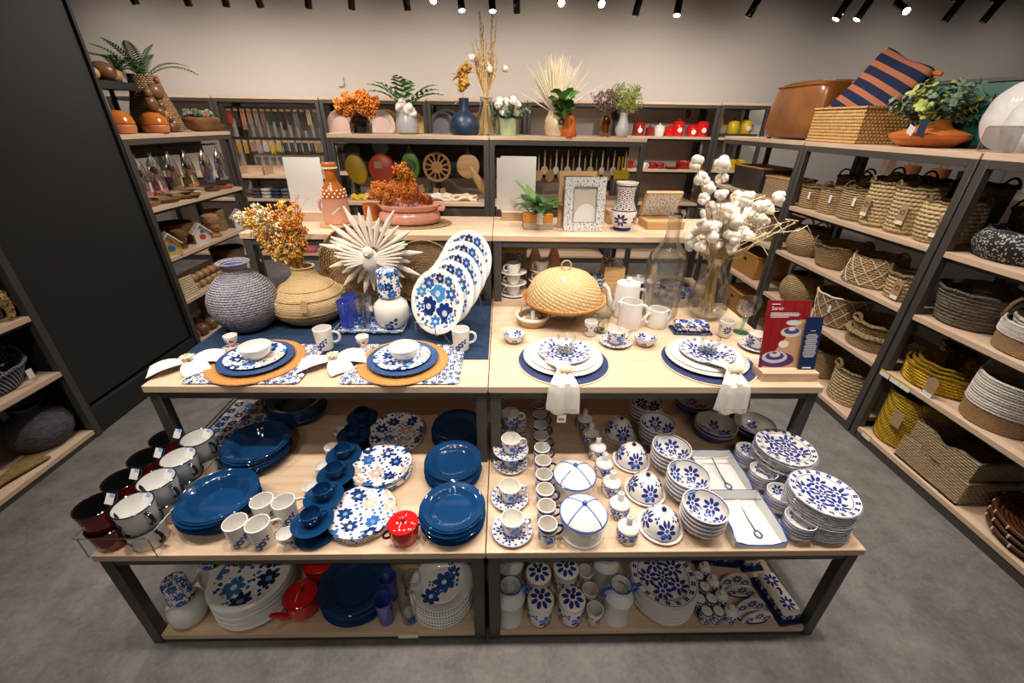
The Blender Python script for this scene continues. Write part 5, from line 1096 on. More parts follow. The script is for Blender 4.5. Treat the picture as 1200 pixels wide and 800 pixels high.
inst(('round_mat', 'mat', lathed('round_mat', [(0, 0), (.20, 0), (.202, .003), (.2, .007), (0, .007)], M['seagr'], 40, 1, .72)), (-.475, 2.31, ZH), 0, 'oval straw mat under the pink casserole')
t = thing('orange_flowers', 'bushy burnt orange dried flowers heaped in the pink casserole', 'dried flowers', (-.505, 2.31, ZH+.085))
vo3 = [sprig(.10, 10, .0042, M['orangefl'], 70+i, 16, .032) for i in range(3)]; vb3 = sprig(.08, 8, .0035, plain('rust_flower', (.36, .10, .03), .8, 0, .3, 30), 79, 14, .03)
for i in range(44):
    x = rnd.uniform(-.12, .115); ob('sprig', vb3 if x > .04 and rnd.random() < .75 else rnd.choice(vo3), t, (x, rnd.uniform(-.06, .06), .004), (rnd.uniform(-.5, .5), x*4+rnd.uniform(-.3, .3), 0), (1-.45*max(0, x/.115))*rnd.uniform(.7, 1.15))
ob('sprig', vo3[0], t, (0, 0, .02), (0, .05, 0), 1.5); ob('sprig', vo3[1], t, (.02, .01, .02), (0, .02, 1), 1.5)
# fern in two tone planter
t = thing('fern_planter', 'small oblong planter half orange half stone', 'planter', (.182, 2.235, ZH), .04)
ob('stone_half', MB().box((0, 0, .019), (.150, .085, .038), b=.004).me('stone_half', plain('rough_stone', (.42, .34, .25), .85, 0, .25, 60, .5, 90)), t)
ob('orange_half', MB().box((0, 0, .058), (.150, .085, .040), b=.003).me('orange_half', plain('orange_paint', (.70, .27, .03), .45)), t)
ob('price_tag', MB().box((0, 0, 0), (.030, .001, .056)).me('price_tag', M['paper']), t, (.006, -.0445, .055), (-.03, 0, 0))
t = thing('fern', 'green fern growing in the two tone planter', 'fern', (.182, 2.235, ZH+.078), .04)
ff = [frond(.17, 15, .032, .75, M['fern'], 1.0), frond(.15, 14, .03, .5, M['fern'], .7), frond(.24, 18, .034, .22, M['fernlt'], .35)]
for i in range(26): ob('frond', ff[i % 2], t, (rnd.uniform(-.05, .05), rnd.uniform(-.02, .02), 0), (rnd.uniform(-.15, .15), rnd.uniform(-.35, .25), rnd.uniform(0, 6.28)), rnd.uniform(.75, 1.1))
for a, s in ((2.7, .95), (2.2, .8), (4.3, .6)): ob('frond', ff[2], t, (.02, 0, 0), (0, .1, a), s)
# picture frames
M['vine'] = folk('navy_vine_inlay', 34, plane='xz', base=(.78, .77, .75), cols=((.02, .03, .12), (.10, .22, .22), (.02, .04, .2)), beige=False, rough=.3, dens=.14, leaf=.30, vine=.018)
M['vinexy'] = folk('navy_vine_tile', 42, base=(.78, .77, .75), cols=((.02, .03, .12), (.03, .05, .16), (.02, .04, .2)), beige=False, rough=.3, dens=.16, vine=.02, leaf=.32)
def pframe(label, x, y, w, h, b, mat, rz, glass_mat, t=.02):
    o = thing('framed_photo_holder', label, 'picture frame', (x, y, ZH), 0, rot=(-.10, 0, rz))
    Mx = Matrix(((1, 0, 0), (0, 0, -1), (0, 1, 0)))
    for k, (c, d) in enumerate((((0, b/2), (w, b)), ((0, h-b/2), (w, b)), ((-w/2+b/2, h/2), (b, h-2*b)), ((w/2-b/2, h/2), (b, h-2*b)))):
        ob('frame_bar', MB().ext([(c[0]-d[0]/2, c[1]-d[1]/2), (c[0]+d[0]/2, c[1]-d[1]/2), (c[0]+d[0]/2, c[1]+d[1]/2), (c[0]-d[0]/2, c[1]+d[1]/2)], 0, t, Mx).me('frame_bar', mat), o)
    ob('inner_edge', MB().tube([(-w/2+b, -t, b), (w/2-b, -t, b), (w/2-b, -t, h-b), (-w/2+b, -t, h-b)], .003, 6, True).me('inner_edge', M['greentag']), o)
    ob('photo_card', MB().box((0, -.006, h/2), (w-2*b+.004, .004, h-2*b+.004)).me('photo_card', glass_mat), o)
    ob('strut', MB().box((0, .03, h*.35), (.03, .004, h*.7), M=Matrix.Rotation(-.22, 3, 'X')).me('strut', M['pine']), o)
    return o
def cardmat():
    t = T('frame_insert_print'); x, y, z = t.sep(t.co()); a = t.ma('DIVIDE', t.ma('SUBTRACT', x, .01), .062); b = t.ma('DIVIDE', t.ma('SUBTRACT', z, .045), .088)
    return t.fin(t.mix(t.ma('LESS_THAN', t.ma('ADD', t.ma('MULTIPLY', a, a), t.ma('MULTIPLY', b, b)), 1), (.60, .55, .48), (.80, .79, .77)), .15)
pf = pframe('white picture frame inlaid with navy vines', .412, 2.185, .205, .258, .044, M['vine'], .06, cardmat()); ob('print_line', MB().box((0, -.0085, .20), (.042, .0006, .003)).me('print_line', M['greentag']), pf)
pframe('plain wooden picture frame behind the white one', .385, 2.275, .19, .275, .022, M['pine'], .04, M['kraft'])
# lattice neck vase, tile lid box
def lattice():
    t = T('daisy_vase_glaze'); u, v, _ = t.sep(t.co('UV')); n = 4
    x = t.ma('MULTIPLY', t.ma('SUBTRACT', t.ma('FRACT', t.ma('MULTIPLY', u, n)), .5), .36/n/.034); p, c = t.daisy(x, t.ma('DIVIDE', t.ma('SUBTRACT', v, .105), .034), 8, .19, .22, 1, .13)
    U = t.ma('MULTIPLY', u, 11); V = t.ma('MULTIPLY', v, 58); par = t.ma('MULTIPLY', t.ma('MODULO', t.ma('FLOOR', V), 2), .5)
    dx = t.ma('SUBTRACT', t.ma('FRACT', t.ma('ADD', U, par)), .5); dy = t.ma('SUBTRACT', t.ma('FRACT', V), .5); dd = t.polar(dx, dy)[0]
    dots = t.ma('MULTIPLY', t.mx(t.ma('LESS_THAN', dd, .22), t.ma('GREATER_THAN', dd, .50)), t.band(v, .158, .268)); m = t.mx(t.mx(p, dots), t.mx(t.ma('LESS_THAN', v, .062), t.mx(t.band(v, .150, .156), t.band(v, .270, .278))))
    return t.fin(t.mix(m, (.80, .76, .69), NAVY), .14, spec=.6)
inst(('daisy_vase', 'vase', lathed('vase', shell([(0, 0), (.044, 0), (.047, .004), (.044, .016), (.054, .032), (.066, .065), (.066, .09), (.052, .125), (.043, .148), (.043, .19), (.052, .222), (.055, .235)], .004), lattice(), 44)), (.625, 2.225, ZH), .35, 'white vase with navy daisies and dotted neck')
def woodbox(label, x, y, z, w, d, h, rz, lidtilt=0, top=None):
    t = thing('wooden_box', label, 'box', (x, y, z), rz)
    ob('box_body', MB().box((0, 0, h/2), (w, d, h), b=.003).me('box_body', M['pine']), t)
    l = ob('lid', MB().box((0, -d/2, .011), (w, d, .022), b=.003).me('lid', M['pine']), t, (0, d/2, h+.0005), (-lidtilt, 0, 0))
    if top: ob('tile_inlay', MB().box((0, -d/2, .0225 if not lidtilt else -.001), (w*.9, d*.88, .002)).me('tile_inlay', M[top]), l)
    return t
woodbox('wooden box with raised lid inlaid with vine tile', .855, 2.30, ZH, .20, .15, .042, .04, 1.05, 'vinexy'); woodbox('small wooden box behind the daisy vase', .655, 2.40, ZH, .16, .10, .05, .1)
# shaded things standing under the top tier
pc = ('stacked_cup', 'cup', [('cup_body', lathed('cup_body', shell([(0, 0), (.024, 0), (.027, .004), (.036, .03), (.038, .055)], .003), M['white'], 30)), ('handle', handle('handle', .034, .03, .032, .022, .004, M['white']))]); psx = ('white_saucer', 'saucer', lathed('saucer', shell([(0, .001), (.03, .001), (.032, 0), (.036, .003), (.072, .013)], .0035), M['white'], 34))
for i, x in enumerate((.06, .215)):
    for k in range(3):
        inst(psx, (x, 2.17+.05*i, ZM+k*.0605), 0, 'white saucer, %s level of the cup tower %s' % (('bottom', 'middle', 'top')[k], ('by the table seam', 'behind the woven dome')[i]), 'white saucers in towers'); inst(pc, (x, 2.17+.05*i, ZM+k*.0605+.0047), PI+.3, 'white cup, %s level of the cup tower %s' % (('bottom', 'middle', 'top')[k], ('by the table seam', 'behind the woven dome')[i]), 'white cups in towers')
for x, l in ((.19, 'pink clay bottle behind the white cup towers'), (.30, 'pink clay bottle behind the woven dome')): inst(('clay_bottle', 'bottle', K('cb', lambda: lathed('clay_bottle', [(0, 0), (.04, 0), (.045, .01), (.046, .10), (.03, .16), (.017, .19), (.017, .235), (.022, .25), (0, .252)], M['pinkcl'], 28))), (x, 2.40, ZM), 0, l, 'pink clay bottles')
inst(('picture_box', 'box', [('box_body', MB().box((0, 0, .09), (.17, .05, .18), b=.002).me('box_body', plain('ochre_card', (.42, .26, .05), .6, 0, .3, 20))), ('cover_print', MB().box((0, -.0255, .09), (.14, .001, .145)).me('cover_print', folk('game_print', 30, base=(.30, .18, .06), plane='xz')))]), (.055, 2.44, ZM), 0, 'ochre printed box behind the cup towers')
woodbox('long wooden box with blue tile lid stacked on another', .615, 2.26, ZM+.083, .11, .20, .055, -.12, 0, 'trayprint'); woodbox('long wooden box carrying the tile lid box', .615, 2.265, ZM, .115, .21, .06, -.12)
gb = ('patterned_bowl', 'bowl', lathed('bowl', bowl_prof(.06, .042, .45), folk('grey_blue_print', 30, base=(.55, .57, .60), uvc=.3, beige=False), 34))
for k in range(4): inst(gb, (.50, 2.19, ZM+k*.02), 0, '%s grey-blue patterned bowl in the nest beside the wooden boxes' % ('lowest', 'second', 'third', 'topmost')[k], 'grey-blue bowls')
inst(('patterned_box', 'box', MB().box((0, 0, .03), (.17, .14, .06), b=.004).me('patterned_box', M['trayprint'])), (.95, 2.18, ZM), .5, 'blue leaf printed box under the top tier')
inst(('patterned_jar', 'jar', [('jar_body', lathed('jar_body', shell([(0, 0), (.05, 0), (.06, .01), (.065, .06), (.05, .09)], .004), M['cobalt2'], 30)), ('lid', lathed('lid', [(0, 0), (.05, 0), (.04, .012), (.012, .018), (.014, .03), (0, .034)], M['white'], 30), (0, 0, .0905))]), (.735, 2.16, ZM), 0, 'navy jar with white lid beside the wooden boxes')
for k, (a, b) in enumerate(((.22, .16), (.2, .15), (.21, .14), (.19, .15))): inst(('woven_mat', 'mat', K(('wm', a), lambda: MB().box((0, 0, .005), (a, b, .010), b=.002).me('woven_mat', M['seagr']))), (-.63, 2.36, ZM+.0065+k*.0106), .1*k, '%s straw mat in the pile under the top tier' % ('lowest', 'second', 'third', 'topmost')[k], 'straw mats')
for k in range(3): inst(wb, (-.86, 2.28, ZM+.0065+k*.016), 0, '%s white bowl in the nest behind the natural wicker vase' % ('lowest', 'middle', 'topmost')[k], 'nested white bowls', sc=1.3)
inst(('straw_basket', 'basket', lathed('basket', shell([(0, 0), (.07, 0), (.08, .01), (.085, .06)], .006), M['seagr'], 36)), (-.17, 2.18, ZM+.0065), 0, 'small straw basket under the top tier beside the seam')
# ================================================= right hand shelving: baskets
M['sg'] = weave('seagrass', (.34, .215, .10), (.60, .43, .235), 46, 70, .85, True, 1.1, .25); M['sglt'] = weave('pale_seagrass', (.50, .345, .17), (.72, .55, .33), 26, 48, .8, True, 1.2, .3)
M['sgdk'] = weave('brown_seagrass', (.13, .07, .03), (.30, .18, .085), 50, 80, .85, True, 1., .25); M['honey'] = weave('honey_rattan', (.42, .19, .045), (.62, .32, .09), 90, 90, .6, False, .5, .45)
M['yel'] = weave('yellow_raffia', (.50, .30, .012), (.72, .47, .03), 60, 62, .7, True, .9, .22, .15); M['jute'] = weave('jute', (.34, .20, .09), (.52, .34, .18), 100, 170, .85, True, .8, .4); M['rope'] = weave('white_rope', (.60, .56, .51), (.74, .70, .66), 140, 95, .85, True, .5, .65)
M['speck'] = weave('black_white_speckle', (.005, .005, .006), (.07, .07, .075), 90, 80, .7, True, .7, .3); M['gbr'] = weave('grey_brown_straw', (.085, .065, .05), (.36, .31, .25), 24, 150, .8, True, .9, .35)
def speck():
    t = T('speckled_black_weave'); u, v, _ = t.sep(t.co('UV')); w = t.n('ShaderNodeTexWhiteNoise', noise_dimensions='2D', i_Vector=t.com(t.ma('FLOOR', t.ma('MULTIPLY', u, 190)), t.ma('FLOOR', t.ma('MULTIPLY', v, 170)))).outputs[0]
    t.bump(w, .5, .004); return t.fin(t.mix(t.ma('GREATER_THAN', w, .80), (.006, .006, .008), (.42, .41, .40)), .75)
M['speck'] = speck()
M['straw'] = weave('flat_straw', (.32, .22, .12), (.56, .43, .27), 40, 80, .8, False, .9, .35); M['dkbrown'] = weave('dark_cane', (.045, .014, .006), (.16, .05, .02), 60, 60, .4, True, .8, .35); M['darkbox'] = plain('dark_brown_card', (.045, .032, .028), .6, 0, .2, 5); M['blackpl'] = plain('black_plastic', (.010, .010, .010), .5)
tagk = [('kraft_tag', MB().box((0, 0, -.04), (.0015, .045, .08), b=.0004).me('kraft_tag', M['kraft']))]
def basket(label, x, y, z, r, h, mat, top=None, sy=1., handles=0, hr=.04, hz=.0, tagged='', rim=.007, net=False, group='baskets', ridges=0, belly=0., name='woven_basket', rz=0, thick=.007, hmat=None, hy=None):
    top = top or r; t = thing(name, label, 'basket', (x, y, z), rz, group); n = 7
    pr = [(0, 0), (r*.9, 0), (r*.98, .006)]
    if ridges:
        for i in range(ridges*2+1): a = i/(ridges*2); pr.append((r+(top-r)*a+belly*math.sin(PI*a)+(.0035 if i % 2 else 0), .008+(h-.008)*a))
    else:
        for i in range(n+1): a = i/n; pr.append((r+(top-r)*a+belly*math.sin(PI*a), .008+(h-.008)*a))
    ob('basket_body', MB().lathe(shell(pr, thick), 44, sx=1, sy=sy).me('basket_body', M[mat]), t)
    ob('rim', MB().tube([(top*math.cos(2*PI*i/40), top*sy*math.sin(2*PI*i/40), h+.003*math.sin(10*PI*i/20)) for i in range(40)], rim, 7, True).me('rim', M[hmat or mat]), t)
    for k in range(handles):
        # ear loops on the two long ends
        s = (1, -1)[k]; a0 = (hy or 0); c = Vector((0, s*top*sy*.98, h))
        if handles == 2 and hy is not None: c = Vector((s*top*.98*math.cos(hy), s*top*sy*.98*math.sin(hy), h))
        tan = Vector((-c.y, c.x, 0)).normalized()
        ob('handle', MB().tube([c+tan*(hr*math.cos(PI*i/12))+Vector((0, 0, hr*1.15*math.sin(PI*i/12)-.008)) for i in range(13)], rim*.9, 7).me('handle', M[hmat or mat]), t)
    if net:
        for s in (-1, 1):
            for k in range(12):
                a0 = 2*PI*k/12; pts = []
                for i in range(9): f = i/8; a = a0+s*f*2*PI/12*2.0; rr = r+(top-r)*f+belly*math.sin(PI*f)+.003; pts.append((rr*math.cos(a), rr*sy*math.sin(a), .01+(h-.012)*f))
                ob('net_cord', MB().tube(pts, .0028, 5).me('net_cord', M['shellfl']), t)
    if tagged:
        tx = -top*math.cos(.5)-.004; ty = -top*sy*math.sin(.5) if tagged != 'c' else 0.
        if tagged == 'c': tx = -top-.008
        if tagged == 'w': ob('paper_tag', MB().box((tx, ty, h*.62), (.001, .022, .05)).me('paper_tag', M['paper']), t)
        else:
            kt = ob('kraft_tag', MB().box((tx-.004, ty, h*.45), (.0015, .052, min(.11, h*.75))).me('kraft_tag', M['kraft']), t); ob('price_strip', MB().box((tx-.0055, ty, h*.45-min(.11, h*.75)/2+.012), (.001, .046, .02)).me('price_strip', M['paper']), kt)
            ob('stamp_ring', MB().tube([(tx-.0055, ty+.012*math.cos(2*PI*i/16), h*.45+.012+.012*math.sin(2*PI*i/16)) for i in range(16)], .0016, 5, True).me('stamp_ring', M['darkrim']), kt)
    return t
Z1, Z2, Z3, Z4 = .079, .478, .827, 1.165
# bay with the yellow baskets
g1 = 'yellow raffia baskets'
basket('tall yellow raffia basket on the bottom board', 2.345, 1.885, Z1, .135, .31, 'yel', .142, ridges=14, group=g1)
for i, (r, h) in enumerate(((.172, .105), (.150, .110), (.130, .115))): basket('%s ring of the nested shallow yellow raffia baskets' % ('outermost', 'middle', 'innermost')[i], 2.375, 1.87, Z2+.0095*i, r, h, 'yel', r+.004, ridges=6, group=g1, thick=.006)
cg = thing('shelf_card', 'arched kraft card propped on yellow shallow basket', 'card', (2.192, 1.76, Z2), 0); ob('card', MB().ext([(-.03, 0), (.03, 0), (.03, .075)]+[(.03*math.cos(PI*i/10), .075+.03*math.sin(PI*i/10)) for i in range(1, 10)]+[(-.03, .075)], 0, .0015, Matrix(((0, 0, -1), (1, 0, 0), (0, 1, 0)))).me('card', M['kraft']), cg); ob('price_strip', MB().box((-.003, 0, .010), (.001, .052, .02)).me('price_strip', M['paper']), cg)
cg = thing('shelf_card', 'arched kraft card hanging on the tall yellow basket', 'card', (2.196, 1.835, Z1+.14), 0); ob('card', MB().box((0, 0, .045), (.0015, .06, .09)).me('card', M['kraft']), cg)
for i, y in enumerate((2.0, 1.93, 1.865)):
    p = thing('price_ticket', 'yellow topped price ticket on the shelf lip, %s from the post' % NTH[i], 'price tag', (2.1785, y, Z2-.036), 0, 'shelf price tickets'); ob('card', MB().box((0, 0, .012), (.0016, .062, .024)).me('card', M['paper']), p); ob('yellow_header', MB().box((0, 0, .030), (.0016, .062, .011)).me('yellow_header', M['yellowp']), p)
p = thing('price_ticket', 'yellow topped price ticket on the bottom board lip', 'price tag', (2.1785, 1.93, Z1-.03), 0, 'shelf price tickets'); ob('card', MB().box((0, 0, .012), (.0016, .06, .024)).me('card', M['paper']), p); ob('yellow_header', MB().box((0, 0, .030), (.0016, .06, .011)).me('yellow_header', M['yellowp']), p)
def boxbasket(label, x, y, z, w, d, h, t=.012, dip=.03, mat='straw', name='straw_box', group='straw boxes'):
    o = thing(name, label, 'basket', (x, y, z), 0, group)
    ob('floor_panel', MB().box((0, 0, .005), (w, d, .01)).me('floor_panel', M[mat]), o)
    # long sides have a dipped handle cut
    def wall(L):
        pr = [(-L/2, 0), (L/2, 0), (L/2, h), (L*.22, h), (L*.14, h-dip*.35), (L*.06, h-dip*.85), (0, h-dip), (-L*.06, h-dip*.85), (-L*.14, h-dip*.35), (-L*.22, h), (-L/2, h)]; return pr
    for s in (-1, 1):
        ob('long_side', MB().ext(wall(d), -t/2, t/2, Matrix(((0, 0, 1), (1, 0, 0), (0, 1, 0))), (s*(w/2-t/2), 0, 0)).me('long_side', M[mat]), o)
        ob('short_side', MB().box((0, s*(d/2-t/2), h/2), (w-2*t, t, h)).me('short_side', M[mat]), o)
    rp = [(-w/2+t/2, -d*.5+d/2+a, b+.002) for a, b in [(-d/2, h), (-d*.22, h), (-d*.14, h-dip*.35), (-d*.06, h-dip*.85), (0, h-dip), (d*.06, h-dip*.85), (d*.14, h-dip*.35), (d*.22, h), (d/2, h)]]
    rim = rp+[(w/2-t/2, d/2, h+.002), (w/2-t/2, -d/2, h+.002)]
    ob('corded_rim', MB().tube(rim, .007, 7, True).me('corded_rim', M['sglt']), o)
boxbasket('large straw box with dipped sides, outer of two', 2.40, 1.585, Z1, .40, .36, .135); boxbasket('straw box with dipped sides nested inside the larger one', 2.40, 1.59, Z1+.105, .365, .33, .135)
for k in range(3):
    d = thing('cane_tray', '%s dark cane tray in the pile by the straw boxes' % ('lowest', 'middle', 'topmost')[k], 'tray', (2.425, 1.165, Z1+.032*k), .3*k, 'dark cane trays'); ob('tray_body', lathed('tray_body', shell([(0, 0), (.19, 0), (.215, .012), (.225, .030)], .008), M['dkbrown'], 48), d); ob('bound_rim', MB().tube(arc((0, 0), .224, 0, 2*PI*47/48, 48, 'xy', .029), .009, 7, True).me('bound_rim', plain('dark_cane_rim', (.07, .022, .008), .4)), d)
    for j in range(16): a = 2*PI*j/16; ob('binding', K('bind', lambda: MB().box((0, 0, 0), (.006, .008, .02), b=.002).me('binding', M['shellfl'])), d, (.232*math.cos(a), .232*math.sin(a), .029), (0, 0, a))
def tote(label, x, y, z, r, h, hj, folds=1):
    o = thing('rope_tote', label, 'basket', (x, y, z), 0, 'white rope baskets'); n = 12
    ob('jute_base', MB().lathe(shell([(0, 0), (r*.92, 0), (r*.98, .006), (r, hj)], .007), 44).me('jute_base', M['jute']), o)
    pr = [(r+.001, hj)]+[(r+.002+(.003 if i % 2 else 0), hj+(h-hj)*i/(2*n)) for i in range(1, 2*n+1)]; ob('rope_upper', MB().lathe(pr+[(p[0]-.008, p[1]) for p in pr[::-1]], 44).me('rope_upper', M['rope']), o)
    for s in (-1, 1): ob('rope_handle', MB().tube([(s*-.0+r*.25*math.cos(PI*i/10)*s, (r-.01)*s, h+.05*math.sin(PI*i/10)-.01) for i in range(11)], .008, 7, flat=1.4).me('rope_handle', M['rope']), o)
tote('white rope tote with jute base beside the yellow shallow baskets', 2.345, 1.545, Z2, .145, .235, .085); 
tote('low white rimmed jute basket with leather straps', 2.36, 1.575, Z3, .155, .135, .075); basket('smaller white rope basket nested in the low jute one', 2.37, 1.57, Z3+.09, .13, .06, 'rope', .136, ridges=4, group='white rope baskets')
st = thing('leather_straps', 'pair of brown leather straps hanging above the jute basket', 'strap', (2.33, 1.62, Z3+.145)); 
for k, yy in enumerate((.045, -.06)): ob('strap', MB().tube([(-.12, yy, 0), (-.115, yy-.01, .06), (-.06, yy-.04, .15), (0, yy-.045, .16)], .008, 7, flat=.4).me('strap', plain('brown_leather', (.16, .07, .03), .5, 0, .2, 20)), st)
inst(('rope_coil', 'rope', [('coil', MB().tube([(.05*math.cos(.6*i), .05*math.sin(.6*i), .015+.006*i) for i in range(16)], .013, 7).me('coil', M['rope']))]), (2.27, 1.31, Z2), 0, 'coil of thick white rope by the tote')
basket('grey brown straw basket with wide mouth', 2.36, 1.895, Z3, .132, .178, 'gbr', .168, ridges=10, group='dark baskets', sy=1.0)
basket('speckled black and white woven basket', 2.385, 1.86, Z4, .150, .135, 'speck', .145, belly=.03, group='dark baskets', rim=.003)
basket('dark brown two handled basket behind the speckled one', 2.545, 1.98, Z4, .09, .20, 'sgdk', .11, handles=2, hr=.035, group='dark baskets')
wbw = ('stoneware_bowl', 'bowl', lathed('bowl', bowl_prof(.085, .05, .45), plain('oatmeal_glaze', (.55, .51, .46), .4), 36))
for k in range(3): inst(wbw, (2.30, 1.615, Z4+.016*k), 0, '%s oatmeal bowl in the nest beside the speckled basket' % ('lowest', 'middle', 'topmost')[k], 'oatmeal bowls')
for k, y in enumerate((1.80, 1.60)): inst(('folded_box', 'box', K('fbx', lambda: MB().box((0, 0, .15), (.03, .19, .30), b=.002).me('folded_box', M['darkbox']))), (2.60, y, Z4), 0, 'dark brown upright box %s' % ('behind the speckled basket', 'behind the oatmeal bowls')[k], 'dark upright boxes', (0, -.06, 0))
basket('brown round basket behind the yellow shallow ones', 2.54, 1.99, Z2+.0, .085, .16, 'sgdk', .09, group='dark baskets')
# bay of seagrass baskets with tags
g2 = 'seagrass baskets in the middle bay'
basket('thick seagrass basket with loop handle on the bottom board', 2.345, 2.30, Z1, .135, .235, 'sglt', .142, handles=2, hr=.045, group=g2, hy=PI*.9, rim=.009)
basket('seagrass basket on the bottom board behind the leaflet holder', 2.36, 2.66, Z1, .13, .21, 'sg', .14, group=g2)
basket('large round seagrass basket with fat rolled rim', 2.355, 2.32, Z2, .150, .09, 'sg', .155, rim=.016, group=g2, hmat='sglt'); basket('round seagrass basket with loop handles nested in the fat rimmed one', 2.36, 2.32, Z2+.075, .135, .085, 'sg', .148, rim=.011, handles=2, hr=.04, hy=PI*.92, group=g2, hmat='sglt')
basket('netted seagrass basket beside the fat rimmed ones', 2.355, 2.66, Z2, .14, .215, 'sg', .165, net=True, group=g2, tagged='w', hmat='shellfl'); basket('belly shaped seagrass basket beside the rattan box bay', 2.35, 3.08, Z2, .125, .21, 'sg', .095, belly=.04, handles=2, hr=.06, group=g2)
basket('belly shaped seagrass basket on the middle board', 2.345, 3.17, Z3, .12, .2, 'sg', .085, belly=.045, handles=2, hr=.055, group=g2, tagged='w'); basket('open seagrass bowl basket with ear handles', 2.35, 2.845, Z3, .12, .155, 'sg', .165, handles=2, hr=.045, group=g2, hy=1.9); basket('netted seagrass basket with thin loop handles on the middle board', 2.345, 2.505, Z3, .165, .17, 'sg', .135, net=True, handles=2, hr=.055, group=g2, rim=.005, hmat='sglt'); basket('small pale seagrass basket with stamped kraft tag', 2.315, 2.245, Z3, .088, .145, 'sglt', .098, handles=2, hr=.05, group=g2, tagged='k', rim=.009)
for i, (y, r, h, tg_, mt, sy_, lb) in enumerate(((3.20, .085, .15, 'w', 'sg', 1.2, 'small seagrass basket with paper tag next to the post'), (2.99, .09, .165, 'w', 'sg', 1.25, 'small seagrass basket with paper tag, second from the post'), (2.785, .095, .19, 'w', 'sg', 1.25, 'oval seagrass basket with paper tag in mid row'), (2.595, .10, .25, 'c', 'sglt', 1.0, 'stacked look pale basket with long hanging kraft tag'), (2.405, .10, .245, 'k', 'sglt', 1.0, 'pale handled basket with kraft tag and white strip'), (2.195, .112, .205, 'k', 'sglt', 1.05, 'pale belly basket with broad kraft tag'))):
    basket(lb, 2.205+r+.01, y, Z4, r, h, mt, r*1.08, sy=sy_, handles=2, hr=.034, group='tagged baskets on the upper board', tagged=tg_, rim=.007, belly=.012 if i == 5 else 0, hy=(PI*.86 if i > 2 else None))
for i, (y, r, h) in enumerate(((2.95, .10, .24), (2.72, .105, .27), (2.50, .10, .27), (2.27, .10, .28), (3.18, .09, .22))): basket('brown handled basket at the back of the upper board, %s from the yellow bay' % NTH[(3, 2, 1, 0, 4)[i]], 2.525, y, Z4, r, h, 'sgdk' if i in (2, 3) else 'sg', r*1.1, handles=2, hr=.045, group='brown baskets at the back')
for i, y in enumerate((3.62, 3.50, 3.30, 3.12, 2.98)):
    inst(('black_jar', 'jar', [('jar_body', K('bj', lambda: lathed('jar_body', [(0, 0), (.04, 0), (.043, .005), (.043, .07), (.036, .08), (0, .08)], M['blackpl'], 24))), ('stopper', K('bjs', lambda: lathed('stopper', [(0, 0), (.028, 0), (.028, .02), (0, .022)], M['blackpl'], 20)), (0, 0, .08))]), (2.56 if i < 2 else 2.43, y, Z4), 0, 'black stoppered jar on the upper board, %s from the wall end' % NTH[i], 'black jars')
# bay with rattan boxes
def rbox(label, x, y, z, w, d, h, mat='honey', hole=True):
    o = thing('rattan_box', label, 'basket', (x, y, z), 0, 'rattan boxes'); ob('box_body', MB().box((0, 0, h/2), (w, d, h), b=.008).me('box_body', M[mat]), o); ob('rim', MB().tube([(-w/2, -d/2, h), (w/2, -d/2, h), (w/2, d/2, h), (-w/2, d/2, h)], .008, 7, True).me('rim', plain(mat+'_cane', (.46, .22, .055), .5)), o)
    ob('inside_shadow_panel', MB().box((0, 0, h+.0015), (w-.03, d-.03, .003)).me('inside_shadow_panel', M['blackpl']), o) if 0 else None
    if hole: ob('handle_slot', MB().box((-w/2-.001, 0, h*.72), (.006, .05, .022), b=.004).me('handle_slot', M['blackpl']), o)
rbox('honey rattan box with handle slot on the second board', 2.38, 3.74, Z2, .30, .40, .20); rbox('honey rattan box on the bottom board', 2.38, 3.79, Z1, .30, .36, .22); rbox('honey rattan box at the far end of the second board', 2.40, 4.25, Z2, .3, .36, .2)
rbox('tan seagrass box on the middle board', 2.37, 3.74, Z3, .28, .40, .19, 'straw', False); rbox('pale twig box on the upper board', 2.35, 3.62, Z4, .22, .33, .16, 'straw', False); rbox('dark box on the upper board under the yellow kitchenware', 2.42, 4.15, Z4, .3, .5, .2, 'darkbox', False)
# things on top of the run
ZT = 1.606
def superq(c, r, e1=.5, e2=.5, nu=40, nv=22, fn=None):
    def sg(v, e): return math.copysign(abs(v)**e, v)
    B = MB(); vs = []; fs = []
    for j in range(nv+1):
        p = -PI/2+PI*j/nv
        for i in range(nu):
            a = 2*PI*i/nu; q = Vector((r[0]*sg(math.cos(p), e1)*sg(math.cos(a), e2), r[1]*sg(math.cos(p), e1)*sg(math.sin(a), e2), r[2]*sg(math.sin(p), e1)))
            vs.append((fn(q) if fn else q)+Vector(c))
    for j in range(nv):
        for i in range(nu): k = (i+1) % nu; fs.append((j*nu+i, j*nu+k, (j+1)*nu+k, (j+1)*nu+i))
    return B.add(vs, fs)
M['leather'] = plain('tan_leather', (.235, .085, .020), .32, 0, .28, 5, .12, 90, spec=.5)
def taper(q): f = 1-.14*(q.z/.2+1)/2; return Vector((q.x*f, q.y*f, q.z))
t = thing('leather_pouf', 'brown leather pouf with rounded corners on top of the shelving', 'pouf', (2.43, 3.72, ZT)); ob('pouf_body', superq((0, 0, .205), (.20, .37, .20), .36, .34, 48, 26, taper).me('pouf_body', M['leather'], 60), t)
ob('piping', MB().tube([taper(Vector((-.2*math.copysign(abs(math.cos(2*PI*i/48))**.3, math.cos(2*PI*i/48)), .37*math.copysign(abs(math.sin(2*PI*i/48))**.3, math.sin(2*PI*i/48)), .165)))*1.004+Vector((0, 0, .205)) for i in range(48)], .004, 6, True).me('piping', M['leather']), t)
for sx in (-1, 1):
    for sy in (-1, 1): ob('foot', K('pft', lambda: lathed('foot', [(0, 0), (.018, 0), (.018, .012), (0, .012)], M['blackpl'], 14)), t, (sx*.13, sy*.28, 0))
